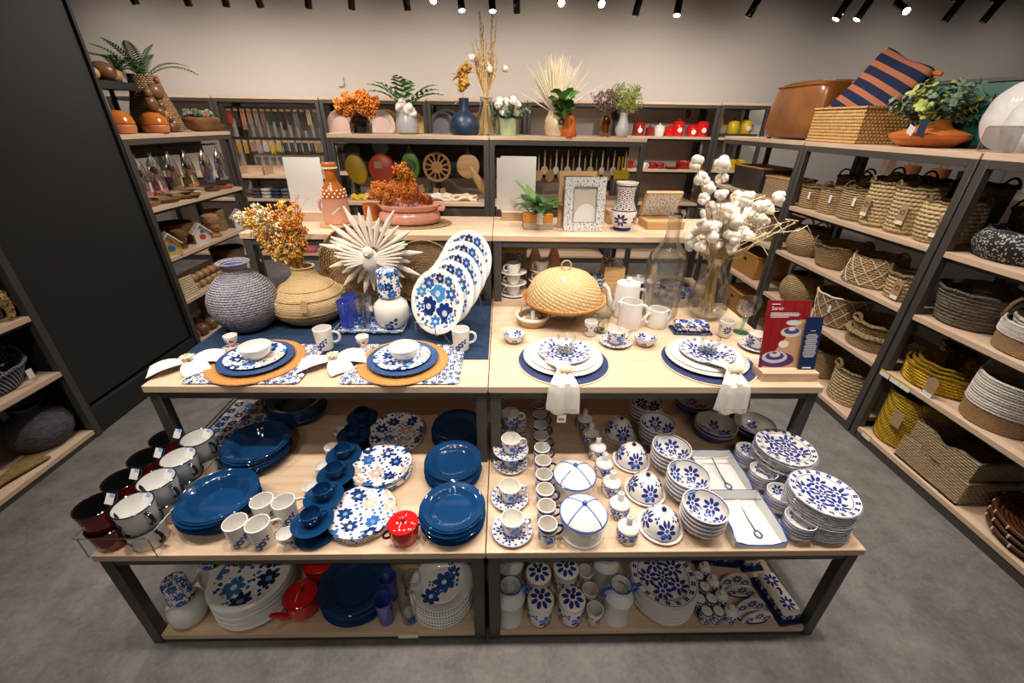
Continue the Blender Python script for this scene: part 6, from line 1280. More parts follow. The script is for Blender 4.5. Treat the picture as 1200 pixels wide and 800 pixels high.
t = thing('wicker_crate', 'honey wicker crate holding the striped pillow', 'basket', (2.365, 3.125, ZT)); w, d, h = .30, .48, .20
def slope(B): return B
for s in (-1, 1):
    ob('side_panel', MB().box((s*(w/2-.006), 0, h/2), (.012, d, h)).me('side_panel', M['honeyw'] if 'honeyw' in M else M.setdefault('honeyw', weave('honey_wicker', (.48, .26, .085), (.70, .44, .18), 42, 52, .6, False, .9, .35))), t); ob('end_panel', MB().box((0, s*(d/2-.006), h/2), (w-.024, .012, h)).me('end_panel', M['honeyw']), t)
ob('floor_panel', MB().box((0, 0, .006), (w-.02, d-.02, .012)).me('floor_panel', M['honeyw']), t)
for z in (.004, h): ob('braided_edge', MB().tube([(-w/2, -d/2, z+.004), (w/2, -d/2, z+.004), (w/2, d/2, z+.004), (-w/2, d/2, z+.004)], .009, 7, True).me('braided_edge', M['honeyw']), t)
def stripe():
    t = T('navy_orange_stripe'); x, y, z = t.sep(t.co()); s = t.ma('FRACT', t.ma('ADD', t.ma('MULTIPLY', y, 12.5), 10.2)); o = t.ma('GREATER_THAN', s, .58); ln = t.ma('LESS_THAN', t.ma('FRACT', t.ma('MULTIPLY', s, 17)), .35)
    c = t.mix(o, (.012, .02, .06), t.mix(ln, (.42, .125, .055), (.30, .16, .11))); t.bump(t.noise(t.co(), 150), .3, .003); return t.fin(c, .85, spec=.2)
def pil(q): 
    k = 1-.10*(abs(q.x)/.24)*(abs(q.y)/.24); return Vector((q.x*(.9+.1*abs(q.y)/.24), q.y*(.9+.1*abs(q.x)/.24), q.z*(1.15-.9*max(abs(q.x), abs(q.y))/.24*.6)))
M['tassel'] = plain('orange_tassel', (.60, .17, .012), .8, 0, .2, 50)
t = thing('striped_pillow', 'navy and orange striped pillow with orange tassels', 'pillow', (2.415, 3.125, ZT+.285), rot=(Matrix.Rotation(-PI/2+.18, 3, 'Z') @ Matrix.Rotation(PI/2-.42, 3, 'X') @ Matrix.Rotation(-.40, 3, 'Z')).to_euler(), sc=.96)
ob('pillow_body', superq((0, 0, 0), (.245, .245, .085), .55, .22, 44, 16, pil).me('pillow_body', stripe(), 60), t)
for k, (a, b) in enumerate(((-.21, .21), (-.21, -.21), (.21, .21), (-.215, .0), (-.215, .10))): ob('tassel', MB().tube([(a*.9, b*.9, 0), (a*1.08, b*1.04, -.005), (a*1.26, b*1.10, -.02)], [.008, .014, .012], 8).me('tassel', M['tassel']), t)
# eucalyptus in orange bowl
inst(('clay_bowl', 'planter', lathed('clay_bowl', shell([(0, 0), (.10, 0), (.13, .01), (.178, .045), (.182, .065), (.13, .085), (.085, .10), (.07, .125), (.075, .14)], .008), plain('orange_clay', (.58, .165, .035), .4, 0, .12, 9, spec=.4), 48)), (2.405, 2.60, ZT), 0, 'orange clay bowl with raised neck holding eucalyptus')
def lf2(mat, s): 
    B = MB(); r = random.Random(s); pts = [Vector((0, 0, 0))]
    for i in range(6): pts.append(pts[-1]+Vector((r.uniform(-.012, .012), r.uniform(-.012, .012), .03)))
    B.tube(pts, .0018, 5)
    for i in range(1, 7):
        for k in range(5):
            a = r.uniform(0, 6.28); p = pts[i]; d = Vector((math.cos(a), math.sin(a), r.uniform(.1, .7))).normalized(); n = d.cross(Vector((0, 0, 1))).normalized(); L = r.uniform(.022, .034); w = L*.42; u = n.cross(d)*.006
            B.add([p, p+d*L*.35+n*w, p+d*L*.8+n*w*.8, p+d*L, p+d*L*.8-n*w*.8, p+d*L*.35-n*w, p+d*L*.55+u], [(0, 1, 6), (1, 2, 6), (2, 3, 6), (3, 4, 6), (4, 5, 6), (5, 0, 6)])
    return B.me('sprig', mat, 80)
M['euca'] = plain('grey_green_leaf', (.17, .25, .17), .6, 0, .3, 25); M['euca2'] = plain('yellow_green_leaf', (.36, .42, .10), .55, 0, .25, 25)
ev = [lf2(M['euca'], 1), lf2(M['euca'], 2), lf2(M['euca2'], 3), lf2(M['euca2'], 4)]
t = thing('eucalyptus', 'bushy grey green eucalyptus in the orange clay bowl', 'plant', (2.405, 2.60, ZT+.12))
for i in range(56):
    a = rnd.uniform(0, 6.28); b = rnd.uniform(.2, 1.35); ob('sprig', rnd.choice(ev), t, (.03*math.cos(a), .03*math.sin(a), 0), (0, b, a), rnd.uniform(.75, 1.25))
t = thing('price_tag', 'dark tag with paper slip hanging on the orange clay bowl', 'tag', (2.225, 2.50, ZT+.085)); ob('paper_slip', MB().box((0, 0, 0), (.001, .04, .05)).me('paper_slip', M['paper']), t, (0, .03, 0), (.5, -.3, 0)); ob('dark_card', MB().box((0, 0, .01), (.001, .05, .08)).me('dark_card', M['navycloth']), t, (.005, -.03, 0))
# green panel in black frame, glass shells
t = thing('leaning_artwork', 'deep green panel in thin black frame leaning on the shelving top', 'artwork', (2.50, 2.55, ZT), rot=(0, .12, .35)); ob('green_panel', MB().box((0, 0, .16), (.006, .46, .32)).me('green_panel', plain('emerald_lacquer', (.004, .10, .075), .3, 0, .2, 4)), t)
for c, dd in (((0, 0, .325), (.022, .50, .018)), ((0, 0, .009), (.022, .50, .018)), ((0, .24, .167), (.022, .018, .30)), ((0, -.24, .167), (.022, .018, .30)), ((-.004, .08, .167), (.012, .010, .30))): ob('frame_bar', MB().box(c, dd).me('frame_bar', M['blackpl']), t)
M['frost'] = plain('frosted_white_glass', (.70, .70, .71), .10, spec=.7)
for k, (x, y, r, l) in enumerate(((2.46, 2.24, .15, 'large frosted glass shell dish standing on edge'), (2.40, 2.10, .12, 'smaller frosted glass shell dish standing on edge'), (2.48, 1.93, .16, 'frosted glass shell dish at the end of the shelving top'))):
    B = MB()
    def shellf(u, v): 
        a = u*2*PI; rr = r*v; return Vector((-.05*(1-v*v)+.0025*math.sin(a*9)*v, rr*math.cos(a)*1.1, rr*math.sin(a)+r))
    o = tag(ob('glass_shell', B.slab(49, 9, shellf, .004).me('glass_shell', M['frost']), None, (x, y, ZT+.003)), l, 'dish', 'frosted glass dishes')
inst(('glass_box', 'box', MB().box((0, 0, .055), (.03, .14, .11), b=.01).me('glass_box', glass('frosted_box', (.8, .8, .82), .25, .2))), (2.28, 2.10, ZT), .2, 'small clear glass box before the frosted shells')
# far side of the run: counter with dried bunches
t = thing('rear_counter', 'grey counter with pale posts behind the basket shelving', 'counter', (4.15, 4.1, 0)); ob('counter_body', MB().box((0, 0, .615), (.6, 1.9, 1.23)).me('counter_body', M['grey']), t)
for y in (-.55, .95): ob('pale_post', MB().box((.2, y, 1.6), (.09, .09, .72)).me('pale_post', M['wood']), t)
for k, (y, z) in enumerate(((3.75, 1.24), (4.0, 1.24), (4.3, 1.24))):
    t = thing('dried_bunch', 'golden dried bunch on the rear counter, %s from the aisle end' % NTH[k], 'dried flowers', (3.95, y, z), 0, 'bunches on the rear counter'); ob('pot', lathed('pot', shell([(0, 0), (.06, 0), (.07, .14)], .005), M['terra' if k else 'navycloth'], 24), t)
    for i in range(14): ob('sprig', (vg if k else vo)[i % 2], t, (0, 0, .08), (rnd.uniform(-.5, .5), rnd.uniform(-.5, .5), 0), rnd.uniform(1.1, 1.6))
# ================================================= tall black bay, left of the aisle
def skin(name, verts, edges, rad, mat, parent, loc, rot=(0, 0, 0), root=0):
    m = bpy.data.meshes.new(name); m.from_pydata(verts, edges, []); o = ob(name, m, parent, loc, rot)
    o.modifiers.new('skin', 'SKIN'); sv = m.skin_vertices[0].data
    for i, r in enumerate(rad): sv[i].radius = (r, r)
    sv[root].use_root = True; s = o.modifiers.new('smooth', 'SUBSURF'); s.levels = 2; s.render_levels = 2; m.materials.append(mat); return o
def spots():
    t = T('leopard_paint'); v = t.co(); d = t.n('ShaderNodeTexVoronoi', i_Vector=v, i_Scale=60.0, i_Randomness=.8).outputs['Distance']
    return t.fin(t.mix(t.band(d, .18, .42), (.42, .25, .09), (.03, .015, .008)), .4)
o = skin('leopard_figure', [(0, .15, .155), (0, 0, .165), (0, -.14, .16), (0, -.2, .20), (0, -.24, .235), (0, -.30, .225), (.035, .155, .11), (.038, .165, .055), (.038, .15, .004), (-.035, .155, .11), (-.038, .175, .055), (-.038, .165, .004), (.035, -.14, .10), (.036, -.14, .05), (.036, -.145, .004), (-.035, -.14, .10), (-.036, -.13, .05), (-.036, -.135, .004), (0, .19, .14), (0, .225, .08), (0, .24, .03)],
     [(0, 1), (1, 2), (2, 3), (3, 4), (4, 5), (0, 6), (6, 7), (7, 8), (0, 9), (9, 10), (10, 11), (2, 12), (12, 13), (13, 14), (2, 15), (15, 16), (16, 17), (0, 18), (18, 19), (19, 20)], [.05, .048, .05, .038, .036, .02, .03, .018, .016, .03, .018, .016, .026, .017, .016, .026, .017, .016, .012, .009, .008], spots(), None, (-2.465, 1.80, .79))
tag(o, 'carved spotted leopard figure on the black bay', 'figurine')
def navystripe():
    t = T('navy_white_stitched_weave'); u, v, _ = t.sep(t.co('UV')); s = t.ma('FRACT', t.ma('ADD', t.ma('MULTIPLY', u, 54), t.ma('MULTIPLY', v, 30))); r = t.ma('ABSOLUTE', t.ma('SINE', t.ma('MULTIPLY', v, 330)))
    t.bump(r, .7, .005); return t.fin(t.mix(t.ma('MULTIPLY', t.ma('LESS_THAN', s, .26), t.ma('GREATER_THAN', r, .35)), (.012, .018, .06), (.55, .55, .60)), .8)
M['navst'] = navystripe()
t = basket('navy basket with white stitched stripes on the black bay', -2.58, 1.805, .46, .12, .115, 'navst', .16, sy=1.2, handles=2, hr=.05, group='dark baskets', rim=.008)
ob('paper_tag', MB().box((.165, .08, .06), (.001, .03, .05)).me('paper_tag', M['paper']), t)
for k in range(9): inst(('dried_leaf', 'leaf', K('dl', lambda: leaf_me(.11, .022, plain('khaki_leaf', (.16, .16, .08), .7, 0, .3, 20)))), (-2.58+rnd.uniform(-.05, .05), 1.805+rnd.uniform(-.12, .12), .53), rnd.uniform(0, 6), 'dried khaki leaf lying in the navy striped basket', 'leaves in the striped basket', (rnd.uniform(-.2, .2), -rnd.uniform(0, .4), rnd.uniform(0, 6)))
M['wickdk'] = weave('dark_grey_wicker', (.045, .045, .055), (.20, .195, .21), 60, 110, .7, True, .9, .3, .4)
inst(('dark_wicker_vase', 'vase', lathed('vase', shell([(0, 0), (.08, 0), (.10, .006), (.138, .06), (.146, .115), (.125, .17), (.07, .205), (.048, .215), (.046, .235), (.075, .262)], .007), M['wickdk'], 48)), (-2.565, 1.90, .058), 0, 'round dark grey wicker vase on the bottom board')
t = thing('straw_broom', 'flat straw broom head lying at the bottom board edge', 'broom', (-2.485, 1.60, .058)); M['broom'] = plain('olive_straw', (.20, .135, .035), .8, 0, .35, 40)
for k in range(15): a = -.55+1.1*k/14; ob('straw_bundle', MB().tube([(0, -.16, .02), (.04*math.sin(a), -.02, .022), (.16*math.sin(a)*.75, .15+.02*math.cos(a), .014)], [.006, .008, .007], 6).me('straw_bundle', M['broom']), t)
ob('binding', MB().tube([(-.03, -.13, .02), (.03, -.13, .02)], .012, 8).me('binding', M['stem']), t)

# ================================================= doll shelf bay
ZL = 1.592
M['gourd'] = plain('brown_gourd', (.17, .085, .040), .35, 0, .35, 9, spec=.4); M['gourdlt'] = plain('tan_gourd', (.40, .24, .11), .4, 0, .25, 9, spec=.4)
t = thing('bark_vase', 'tall bark textured vase with flared base on the doll shelf top', 'vase', (-2.60, 3.63, ZL))
ob('vase_body', lathed('vase_body', shell([(0, 0), (.13, 0), (.15, .01), (.158, .06), (.14, .15), (.115, .23), (.098, .30), (.09, .37)], .008), weave('bark_strips', (.24, .13, .05), (.50, .32, .15), 30, 75, .85, True, 1.3, .25), 40), t)
t = thing('palm_fern', 'feathery palm fronds in the bark vase', 'plant', (-2.60, 3.63, ZL+.33)); pf_ = [frond(.31, 18, .06, .45, M['fern'], .9), frond(.32, 18, .06, .65, M['fernlt'], 1.1)]
for a, b, s, k in ((.9, 0, 1.05, 1), (.4, -.15, .9, 1), (1.6, -.35, .8, 0), (2.4, -.1, .95, 0), (3.3, -.25, 1.05, 0), (4.3, -.5, .9, 0), (5.2, -.35, .95, 0), (.1, -.6, .8, 0)): ob('frond', pf_[k], t, (0, 0, 0), (0, b, a), s)
t = thing('driftwood_planter', 'rough wooden trough planted with succulents', 'planter', (-2.50, 3.99, ZL)); ob('trough', superq((0, 0, .055), (.085, .155, .055), .5, .6, 32, 14, lambda q: Vector((q.x*(1+.25*q.z/.055), q.y*(1+.2*q.z/.055), q.z))).me('trough', plain('driftwood', (.22, .10, .035), .6, 0, .35, 14, .4, 40)), t)
for k in range(22): inst(('succulent', 'plant', K(('suc', k % 3), lambda: sprig(.045, 7, .010, (M['euca'], M['fern'], plain('dusty_pink_leaf', (.42, .22, .17), .6))[k % 3], 90+k, 6, .022))), (-2.50+rnd.uniform(-.055, .055), 3.99-.13+.26*k/21, ZL+.085), 0, 'small succulent rosette growing in the rough wooden trough', 'succulents in the trough')
def clayjar(label, x, y, s=1):
    t = thing('clay_ball_jar', label, 'jar', (x, y, ZL), 0, 'terracotta jars', None, s); ob('jar_body', lathed('jar_body', shell([(0, 0), (.065, 0), (.075, .006), (.082, .04), (.080, .052)], .006), M['terra'], 36), t); ob('jar_lid', lathed('jar_lid', [(.078, .053), (.082, .06), (.072, .10), (.045, .125), (0, .133), (0, .128), (.07, .056)], M['terraglaze'], 36), t)
clayjar('round glazed terracotta jar beside the bark vase', -2.46, 3.40); clayjar('round glazed terracotta jar next to the black partition', -2.50, 3.14, 1.05)
inst(('black_dish', 'dish', lathed('dish', shell([(0, 0), (.05, 0), (.02, .02), (.02, .045), (.08, .07), (.10, .09)], .005), M['blackpl'], 36)), (-2.62, 3.30, ZL), 0, 'black pedestal dish behind the terracotta jars')
t = thing('gourd_rack', 'black metal rack with curved rail on the doll shelf top', 'rack', (-2.60, 3.20, ZL)); ob('rack_board', MB().box((0, 0, .28), (.20, .42, .045)).me('rack_board', M['blackpl']), t); ob('curved_rail', MB().tube([(-.02, -.20, .46), (0, .15, .45), (0, .20, .435), (0, .22, .36), (0, .22, .28)], .006, 7).me('curved_rail', M['steel']), t)
for y in (-.19, .19): ob('rack_leg', MB().box((-.07, y, .13), (.02, .02, .26)).me('rack_leg', M['blackpl']), t)
for k, (y, r) in enumerate(((3.08, .06), (3.17, .045), (3.26, .065), (3.34, .05))): inst(('rack_gourd', 'gourd', K(('g', r), lambda: MB().ball((0, 0, r*.85), (r*.9, r*1.15, r*.85), 18, 11).tube([(0, r*1.05, r*.9), (0, r*1.35, r*1.05)], .006, 6).me('gourd', M['gourd' if r > .05 else 'gourdlt']))), (-2.58, y, ZL+.303), k, 'brown gourd lying on the black rack, %s from the partition' % NTH[k], 'gourds on the rack')
fernL = thing('trailing_fern', 'trailing fern hanging over the gourd rack', 'fern', (-2.56, 3.36, ZL+.36)); 
for k in range(9): ob('frond', ff[k % 2], fernL, (0, 0, 0), (0, .1*k-.4, 5.0+.4*k), 1.0)
fern2 = thing('potted_fern', 'dark green fern beside the partition', 'fern', (-2.74, 3.11, ZL)); ob('pot', lathed('pot', shell([(0, 0), (.05, 0), (.06, .09)], .005), M['terra'], 24), fern2)
for k in range(11): ob('frond', ff[k % 2], fern2, (0, 0, .08), (0, rnd.uniform(-.3, .2), .57*k), 1.2)
t = thing('gourd_garland', 'garland of brown gourds hanging beside the bark vase', 'garland', (-2.46, 3.46, ZL)); ob('cord', MB().tube([(0, -.02, .30), (.01, 0, .15), (.02, .02, .03)], .004, 6).me('cord', M['stem']), t)
for k, (dy, z, r) in enumerate(((.05, .26, .055), (-.04, .25, .03), (.07, .33, .02), (-.03, .185, .045), (.05, .17, .03), (.0, .13, .035), (.07, .12, .028), (.10, .09, .026), (.02, .08, .03), (.13, .05, .045), (.09, .035, .03))): ob('gourd', MB().ball((0, 0, 0), (r*.85, r*1.1, r), 14, 9).me('gourd', M['gourd'] if k != 6 else plain('amber_gourd', (.48, .22, .02), .35)), t, (.01*(k % 3), dy, z), (.5*k, 0, 0))
rockb = ('pebble_bowl', 'bowl', lathed('bowl', shell([(0, 0), (.04, 0), (.06, .015), (.07, .05)], .006), M['gourd'], 28)); inst(rockb, (-2.46, 4.12, ZL), 0, 'small brown bowl at the end of the doll shelf top')
# hanging dolls in cellophane
t = thing('hanging_rail', 'black display rail with hooks above the dolls', 'rail', (-2.53, 3.60, 1.49)); ob('rail', MB().tube([(0, -.55, 0), (0, .52, 0)], .006, 8).me('rail', M['blackpl']), t); ob('backboard', MB().box((-.11, -.02, -.02), (.012, 1.08, .09)).me('backboard', M['blackpl']), t)
for k in range(7): ob('hook', MB().tube([(-.1, -.48+.16*k, 0), (.04, -.48+.16*k, 0), (.05, -.48+.16*k, .012)], .003, 6).me('hook', M['steel']), t)
cell = MB().lathe(shell([(0, 0), (.045, .002), (.062, .03), (.066, .12), (.05, .20), (.018, .235), (.010, .25), (.022, .262)], .0012), 20, sx=.45).me('clear_bag', glass('cellophane', (.92, .92, .93), .28, .15))
dc_ = [((.45, .16, .18), 'pink'), ((.55, .20, .22), 'rose pink'), ((.30, .13, .06), 'brown and straw'), ((.52, .20, .04), 'orange and straw'), ((.10, .06, .20), 'purple'), ((.22, .21, .27), 'blue grey')]
skn = plain('brown_doll_cloth', (.12, .055, .03), .7); hair = plain('dark_doll_yarn', (.02, .012, .01), .9)
for k, ((c, nm), y) in enumerate(zip(dc_, (3.12, 3.27, 3.44, 3.62, 3.84, 4.04))):
    t = thing('cloth_doll', '%s cloth doll in clear bag hanging on the rail' % nm, 'doll', (-2.475, y, 1.208), 0, 'bagged cloth dolls')
    ob('dress', MB().lathe([(0, 0), (.052, 0), (.055, .004), (.045, .06), (.024, .11), (.018, .12), (0, .122)], 20, sx=.55).me('dress', plain('doll_dress_%d' % k, c, .8, 0, .3, 40)), t); ob('head', MB().ball((0, 0, .142), (.020, .022, .024), 14, 9).me('head', skn), t)
    ob('hair', MB().ball((-.004, 0, .15), (.022, .026, .024), 12, 8).me('hair', hair), t)
    for s in (-1, 1): ob('arm', MB().tube([(0, s*.02, .112), (.006, s*.04, .085), (.012, s*.035, .055)], .0075, 7).me('arm', skn), t)
    ob('label_card', MB().box((.026, .012*(-1)**k, .05), (.001, .05, .065)).me('label_card', plain('doll_card_%d' % k, ((.62, .5, .45), (.65, .5, .5), (.55, .42, .2), (.60, .45, .2), (.40, .42, .55), (.3, .3, .35))[k], .6)), t); ob('clear_bag', cell, t)
for k, (y, m, r) in enumerate(((3.30, 'seagr', .09), (3.50, 'seagr', .11), (3.66, 'shellfl', .05), (3.86, 'gourd', .06), (4.03, 'terra', .075), (3.14, 'gourdlt', .06))):
    inst(('shallow_dish', 'dish', lathed('dish', shell([(0, 0), (r*.7, 0), (r*.8, .004), (r, .028)], .005), M[m], 30)), (-2.485, y, 1.135), 0, '%s shallow dish below the dolls, %s from the partition' % (('woven', 'wide woven', 'cream', 'dark wooden', 'terracotta', 'tan wooden')[k], NTH[(1, 2, 3, 4, 5, 0)[k]]), 'dishes below the dolls')
inst(('coral_branch', 'coral', sprig(.05, 4, .007, M['terra'], 120, 10, .04)), (-2.45, 3.22, 1.164), 0, 'orange coral piece resting on the woven dish')
# painted houses, carved heads and gourds
def house(label, y, roof, wall, x=-2.45, z=.786, rz=-.75, s=1):
    t = thing('little_house', label, 'ornament', (x, y, z), rz, 'painted houses', None, s)
    ob('house_body', MB().ext([(-.05, 0), (.05, 0), (.05, .075), (0, .13), (-.05, .075)], -.03, .03, Matrix(((0, 0, 1), (1, 0, 0), (0, 1, 0)))).me('house_body', plain('house_'+wall[0], wall[1], .6)), t)
    for s in (-1, 1): ob('roof_board', MB().box((0, s*.031, .106), (.085, .092, .008), M=Matrix.Rotation(-s*.83, 3, 'X')).me('roof_board', M['whitewood']), t)
    ob('painted_motif', MB().lathe([(0, 0), (.022, 0), (.020, .002), (0, .003)], 8, M=Matrix.Rotation(PI/2, 3, 'Y'), c=(.030, 0, .048)).me('painted_motif', plain('motif_'+wall[0], roof, .5)), t); ob('window', MB().box((.031, .004, .086), (.002, .022, .02)).me('window', plain('motif2_'+wall[0], wall[2], .5)), t)
house('little yellow painted house with blue flower', 3.13, (.04, .16, .5), ('yellow', (.66, .50, .12), (.65, .2, .1)), s=1.15); house('little white painted house with red flower', 3.49, (.5, .07, .05), ('white', (.68, .64, .58), (.05, .15, .5)), s=1.1); house('little white painted house with blue flower by the bay end', 4.06, (.02, .13, .5), ('blue', (.62, .64, .66), (.02, .10, .4)), s=1.15)
def chead(label, y, x, m1, m2, rz, s=1):
    t = thing('carved_head', label, 'ornament', (x, y, .786), rz, 'carved heads', (0, 0, rz), s); B = MB().lathe([(0, 0), (.05, 0), (.055, .01), (.045, .03), (.04, .05), (0, .05)], 24).ball((0, 0, .095), (.056, .052, .062), 20, 12).ball((.056, 0, .085), (.014, .013, .017), 10, 7).ball((.048, 0, .062), (.012, .02, .007), 10, 6)
    for sg in (-1, 1): B.ball((.046, sg*.02, .104), (.008, .011, .006), 8, 6).ball((0, sg*.052, .09), (.012, .008, .02), 8, 6)
    ob('head', B.me('head', m1), t); ob('turban', MB().lathe([(.053, .11), (.064, .125), (.066, .15), (.06, .18), (.04, .19), (0, .192), (0, .18), (.05, .115)], 26).me('turban', m2), t)
chead('glossy brown carved head by the yellow house', 3.31, -2.50, plain('glossy_brown_wood', (.14, .04, .018), .22, 0, .3, 12, spec=.6), M['gourd'], .2, .75); chead('tan carved head with striped turban', 3.68, -2.47, plain('tan_wood', (.36, .15, .07), .3, 0, .2, 12), weave('turban_stripe', (.30, .15, .08), (.48, .28, .16), 20, 80, .7, True, .4, .5), -.3, 1.0)
inst(('dark_drum_basket', 'basket', lathed('basket', shell([(0, 0), (.12, 0), (.13, .01), (.14, .15)], .008), M['sgdk'], 36)), (-2.68, 3.52, .786), 0, 'dark drum basket behind the carved heads'); inst(('black_case', 'case', MB().box((0, 0, .05), (.16, .22, .10), b=.02).me('case', M['blackpl'])), (-2.68, 3.20, .786), 0, 'black case behind the yellow house')
inst(('silver_cloth', 'cloth', MB().box((0, 0, .12), (.03, .36, .24), b=.01).me('cloth', plain('grey_marbled_cloth', (.32, .30, .30), .7, 0, .5, 30))), (-2.83, 3.28, .786), 0, 'grey marbled cloth bundle at the back of the house board')
for k in range(2): inst(('olive_pot', 'pot', K('olp', lambda: lathed('pot', shell([(0, 0), (.07, 0), (.075, .01), (.08, .085), (.075, .09)], .005), plain('olive_clay', (.22, .155, .07), .55, 0, .15, 10), 32))), (-2.58, 3.92, .786+.0915*k), 0, '%s of two stacked olive clay pots' % ('lower', 'upper')[k], 'olive clay pots')
for k in range(30): 
    y = 3.26+.034*(k % 8)+rnd.uniform(-.006, .006)+.6*(k // 24)*0; inst(('small_gourd', 'gourd', K(('sg', k % 2), lambda: MB().ball((0, 0, .033), (.034, .036, .033), 14, 9).me('small_gourd', M['gourdlt']))), (-2.47-.075*((k//8) % 3)+.0*(k % 8), 3.27+.075*(k % 8), .456+.064*(k//24)+.002), k, 'small round tan gourd heaped on the board below the houses', 'heaped tan gourds')
inst(('woven_plaque', 'plaque', MB().box((0, 0, .075), (.008, .17, .15), b=.002).me('plaque', weave('cream_grid_weave', (.50, .40, .24), (.66, .56, .38), 30, 60, .8, False, .6, .2))), (-2.425, 3.14, .456), 0, 'cream woven plaque leaning at the board edge', None, (0, -.25, -.1))
for k in range(9): inst(('large_gourd', 'gourd', K('lgg', lambda: MB().ball((0, 0, .05), (.052, .055, .05), 16, 10).me('large_gourd', M['gourd']))), (-2.50-.13*(k % 2), 3.10+.12*(k//2), .079), k, 'dark brown gourd on the bottom board of the doll bay', 'dark gourds on the bottom board')
for k, y in enumerate((3.5, 3.85)): basket('wide straw basket on the bottom board of the doll bay, %s the wall' % ('farther from', 'nearer')[k], -2.62, y+.15, .079, .13, .17, 'sg', .15, group='doll bay baskets')
basket('cane basket on the gourd board by the bay end', -2.60, 3.98, .456, .13, .15, 'sgdk', .14, group='doll bay baskets')

# ================================================= plant gondola
ZG = 1.603
for x0, x1, l in ((-1.28, -.15, 'behind the coloured bags'), (-.06, 1.06, 'behind the hanging spoons')):
    inst(('display_backing', 'backing', MB().box((0, 0, 0), (x1-x0, .02, .62)).me('display_backing', M['blackin'])), ((x0+x1)/2, 3.90, 1.424 if 0 else 1.427), 0, 'black hanging panel %s' % l, sc=(1, 1, .50))
def vase(label, x, prof, mat, y=3.66, name='flower_vase', t=.004): return inst((name, 'vase', lathed('vase', shell(prof, t), M[mat], 36)), (x, y, ZG), 0, label)
M['smoke'] = glass('smoky_glass', (.55, .52, .46), .2); M['silver'] = plain('silver_grey_glaze', (.48, .48, .50), .25, spec=.6); M['navyv'] = plain('navy_brushed_metal', (.022, .042, .085), .4, .3, .35, 12); M['ltgreen'] = plain('pale_green_glaze', (.36, .42, .24), .35); M['cream'] = plain('cream_glaze', (.72, .56, .36), .25); M['orangev'] = plain('orange_ceramic', (.56, .13, .012), .45); M['mustard'] = glass('mustard_glass', (.85, .62, .10), .15)
vase('smoky glass jar holding orange flowers', -1.09, [(0, 0), (.068, 0), (.08, .008), (.083, .07), (.07, .10), (.045, .118), (.05, .13)], 'smoke')
t = thing('orange_flowers', 'wide bunch of burnt orange flowers in the smoky jar', 'flowers', (-1.09, 3.66, ZG+.10)); ov3 = [sprig(.18, 11, .0075, M['orangefl'], 130+i, 15, .05) for i in range(2)]
for i in range(26): a = rnd.uniform(-.95, .95); ob('sprig', ov3[i % 2], t, (0, 0, -.03), (rnd.uniform(-.5, .5), a, 0), rnd.uniform(.8, 1.1))
vase('silver grey vase with sloping rim holding big leaves', -.735, [(0, 0), (.06, 0), (.08, .015), (.088, .06), (.078, .11), (.07, .17)], 'silver')
t = thing('monstera_leaves', 'split green leaves with white orchids in the silver vase', 'plant', (-.735, 3.66, ZG+.14)); mlf = frond(.24, 7, .075, .55, M['fern'], 1.2)
for a, b in ((.05, -.1), (.35, -.35), (-.3, -.2), (3.1, -.15), (2.8, -.4), (3.5, -.3), (1.6, -.5), (4.7, -.5)): ob('leaf', mlf, t, (0, 0, .02), (0, b, a), 1.05)
for i in range(7): ob('white_flower', bl[i % 3], t, (rnd.uniform(-.05, .06), -.05+rnd.uniform(-.02, .02), rnd.uniform(-.01, .06)), (i, i, 0), 1.2)
vase('navy bottle vase with round body', -.295, [(0, 0), (.09, 0), (.105, .01), (.118, .06), (.105, .11), (.065, .145), (.038, .165), (.034, .19), (.038, .25)], 'navyv')
t = thing('golden_flowers', 'golden leaves and plumes in the navy bottle vase', 'dried flowers', (-.295, 3.66, ZG+.23)); pl = sprig(.26, 14, .007, M['goldfl'], 140, 26, .022); gl_ = leaf_me(.12, .022, M['goldfl'])
for a, b, s in ((.0, .05, 1.0), (-.12, 0, .9), (.12, .1, .95), (-.05, -.1, .85)): ob('plume', pl, t, (0, 0, -.03), (b, a, 0), s)
for i in range(14): a = rnd.uniform(0, 6.28); ob('leaf', gl_, t, (0, 0, rnd.uniform(-.02, .16)), (rnd.uniform(-.4, .4), -rnd.uniform(-.5, .8), a), rnd.uniform(.7, 1.1))
vase('clear hourglass vase holding tied wheat', -.125, [(0, 0), (.09, 0), (.098, .006), (.102, .06), (.085, .12), (.052, .18), (.045, .24), (.05, .26)], 'glass', t=.0025)
M['wheat'] = plain('pale_wheat', (.72, .50, .22), .7, 0, .2, 30)
t = thing('wheat_sheaf', 'tall tied sheaf of golden wheat in the hourglass vase', 'dried flowers', (-.125, 3.66, ZG+.008))
for i in range(40):
    a = rnd.uniform(0, 6.28); r0 = rnd.uniform(.02, .07); top = rnd.uniform(.42, .60) if i < 34 else rnd.uniform(.68, .80); sp_ = rnd.uniform(.02, .11); p = [(r0*math.cos(a), r0*math.sin(a), 0), (.012*math.cos(a), .012*math.sin(a), .245), (sp_*math.cos(a), sp_*math.sin(a), top)]
    B = MB().tube(p, .0022, 5); q0_ = Vector(p[1]).lerp(Vector(p[2]), .55)
    for k in range(9): f = .5+.5*k/8; c = Vector(p[1]).lerp(Vector(p[2]), f); B.ball(c+Vector((rnd.uniform(-1, 1), rnd.uniform(-1, 1), 0))*.006, (.0042, .0042, .012), 5, 4)
    ob('wheat_stalk', B.me('wheat_stalk', M['wheat']), t)
ob('tie', MB().tube(arc((0, 0), .02, 0, 2*PI*15/16, 16, 'xy', .245), .005, 6, True).me('tie', M['stem']), t)
for k in range(5): ob('white_flower', bl[k % 3], t, (rnd.uniform(-.12, .16), -.02, rnd.uniform(.42, .50)), (k, 0, 0), .8)
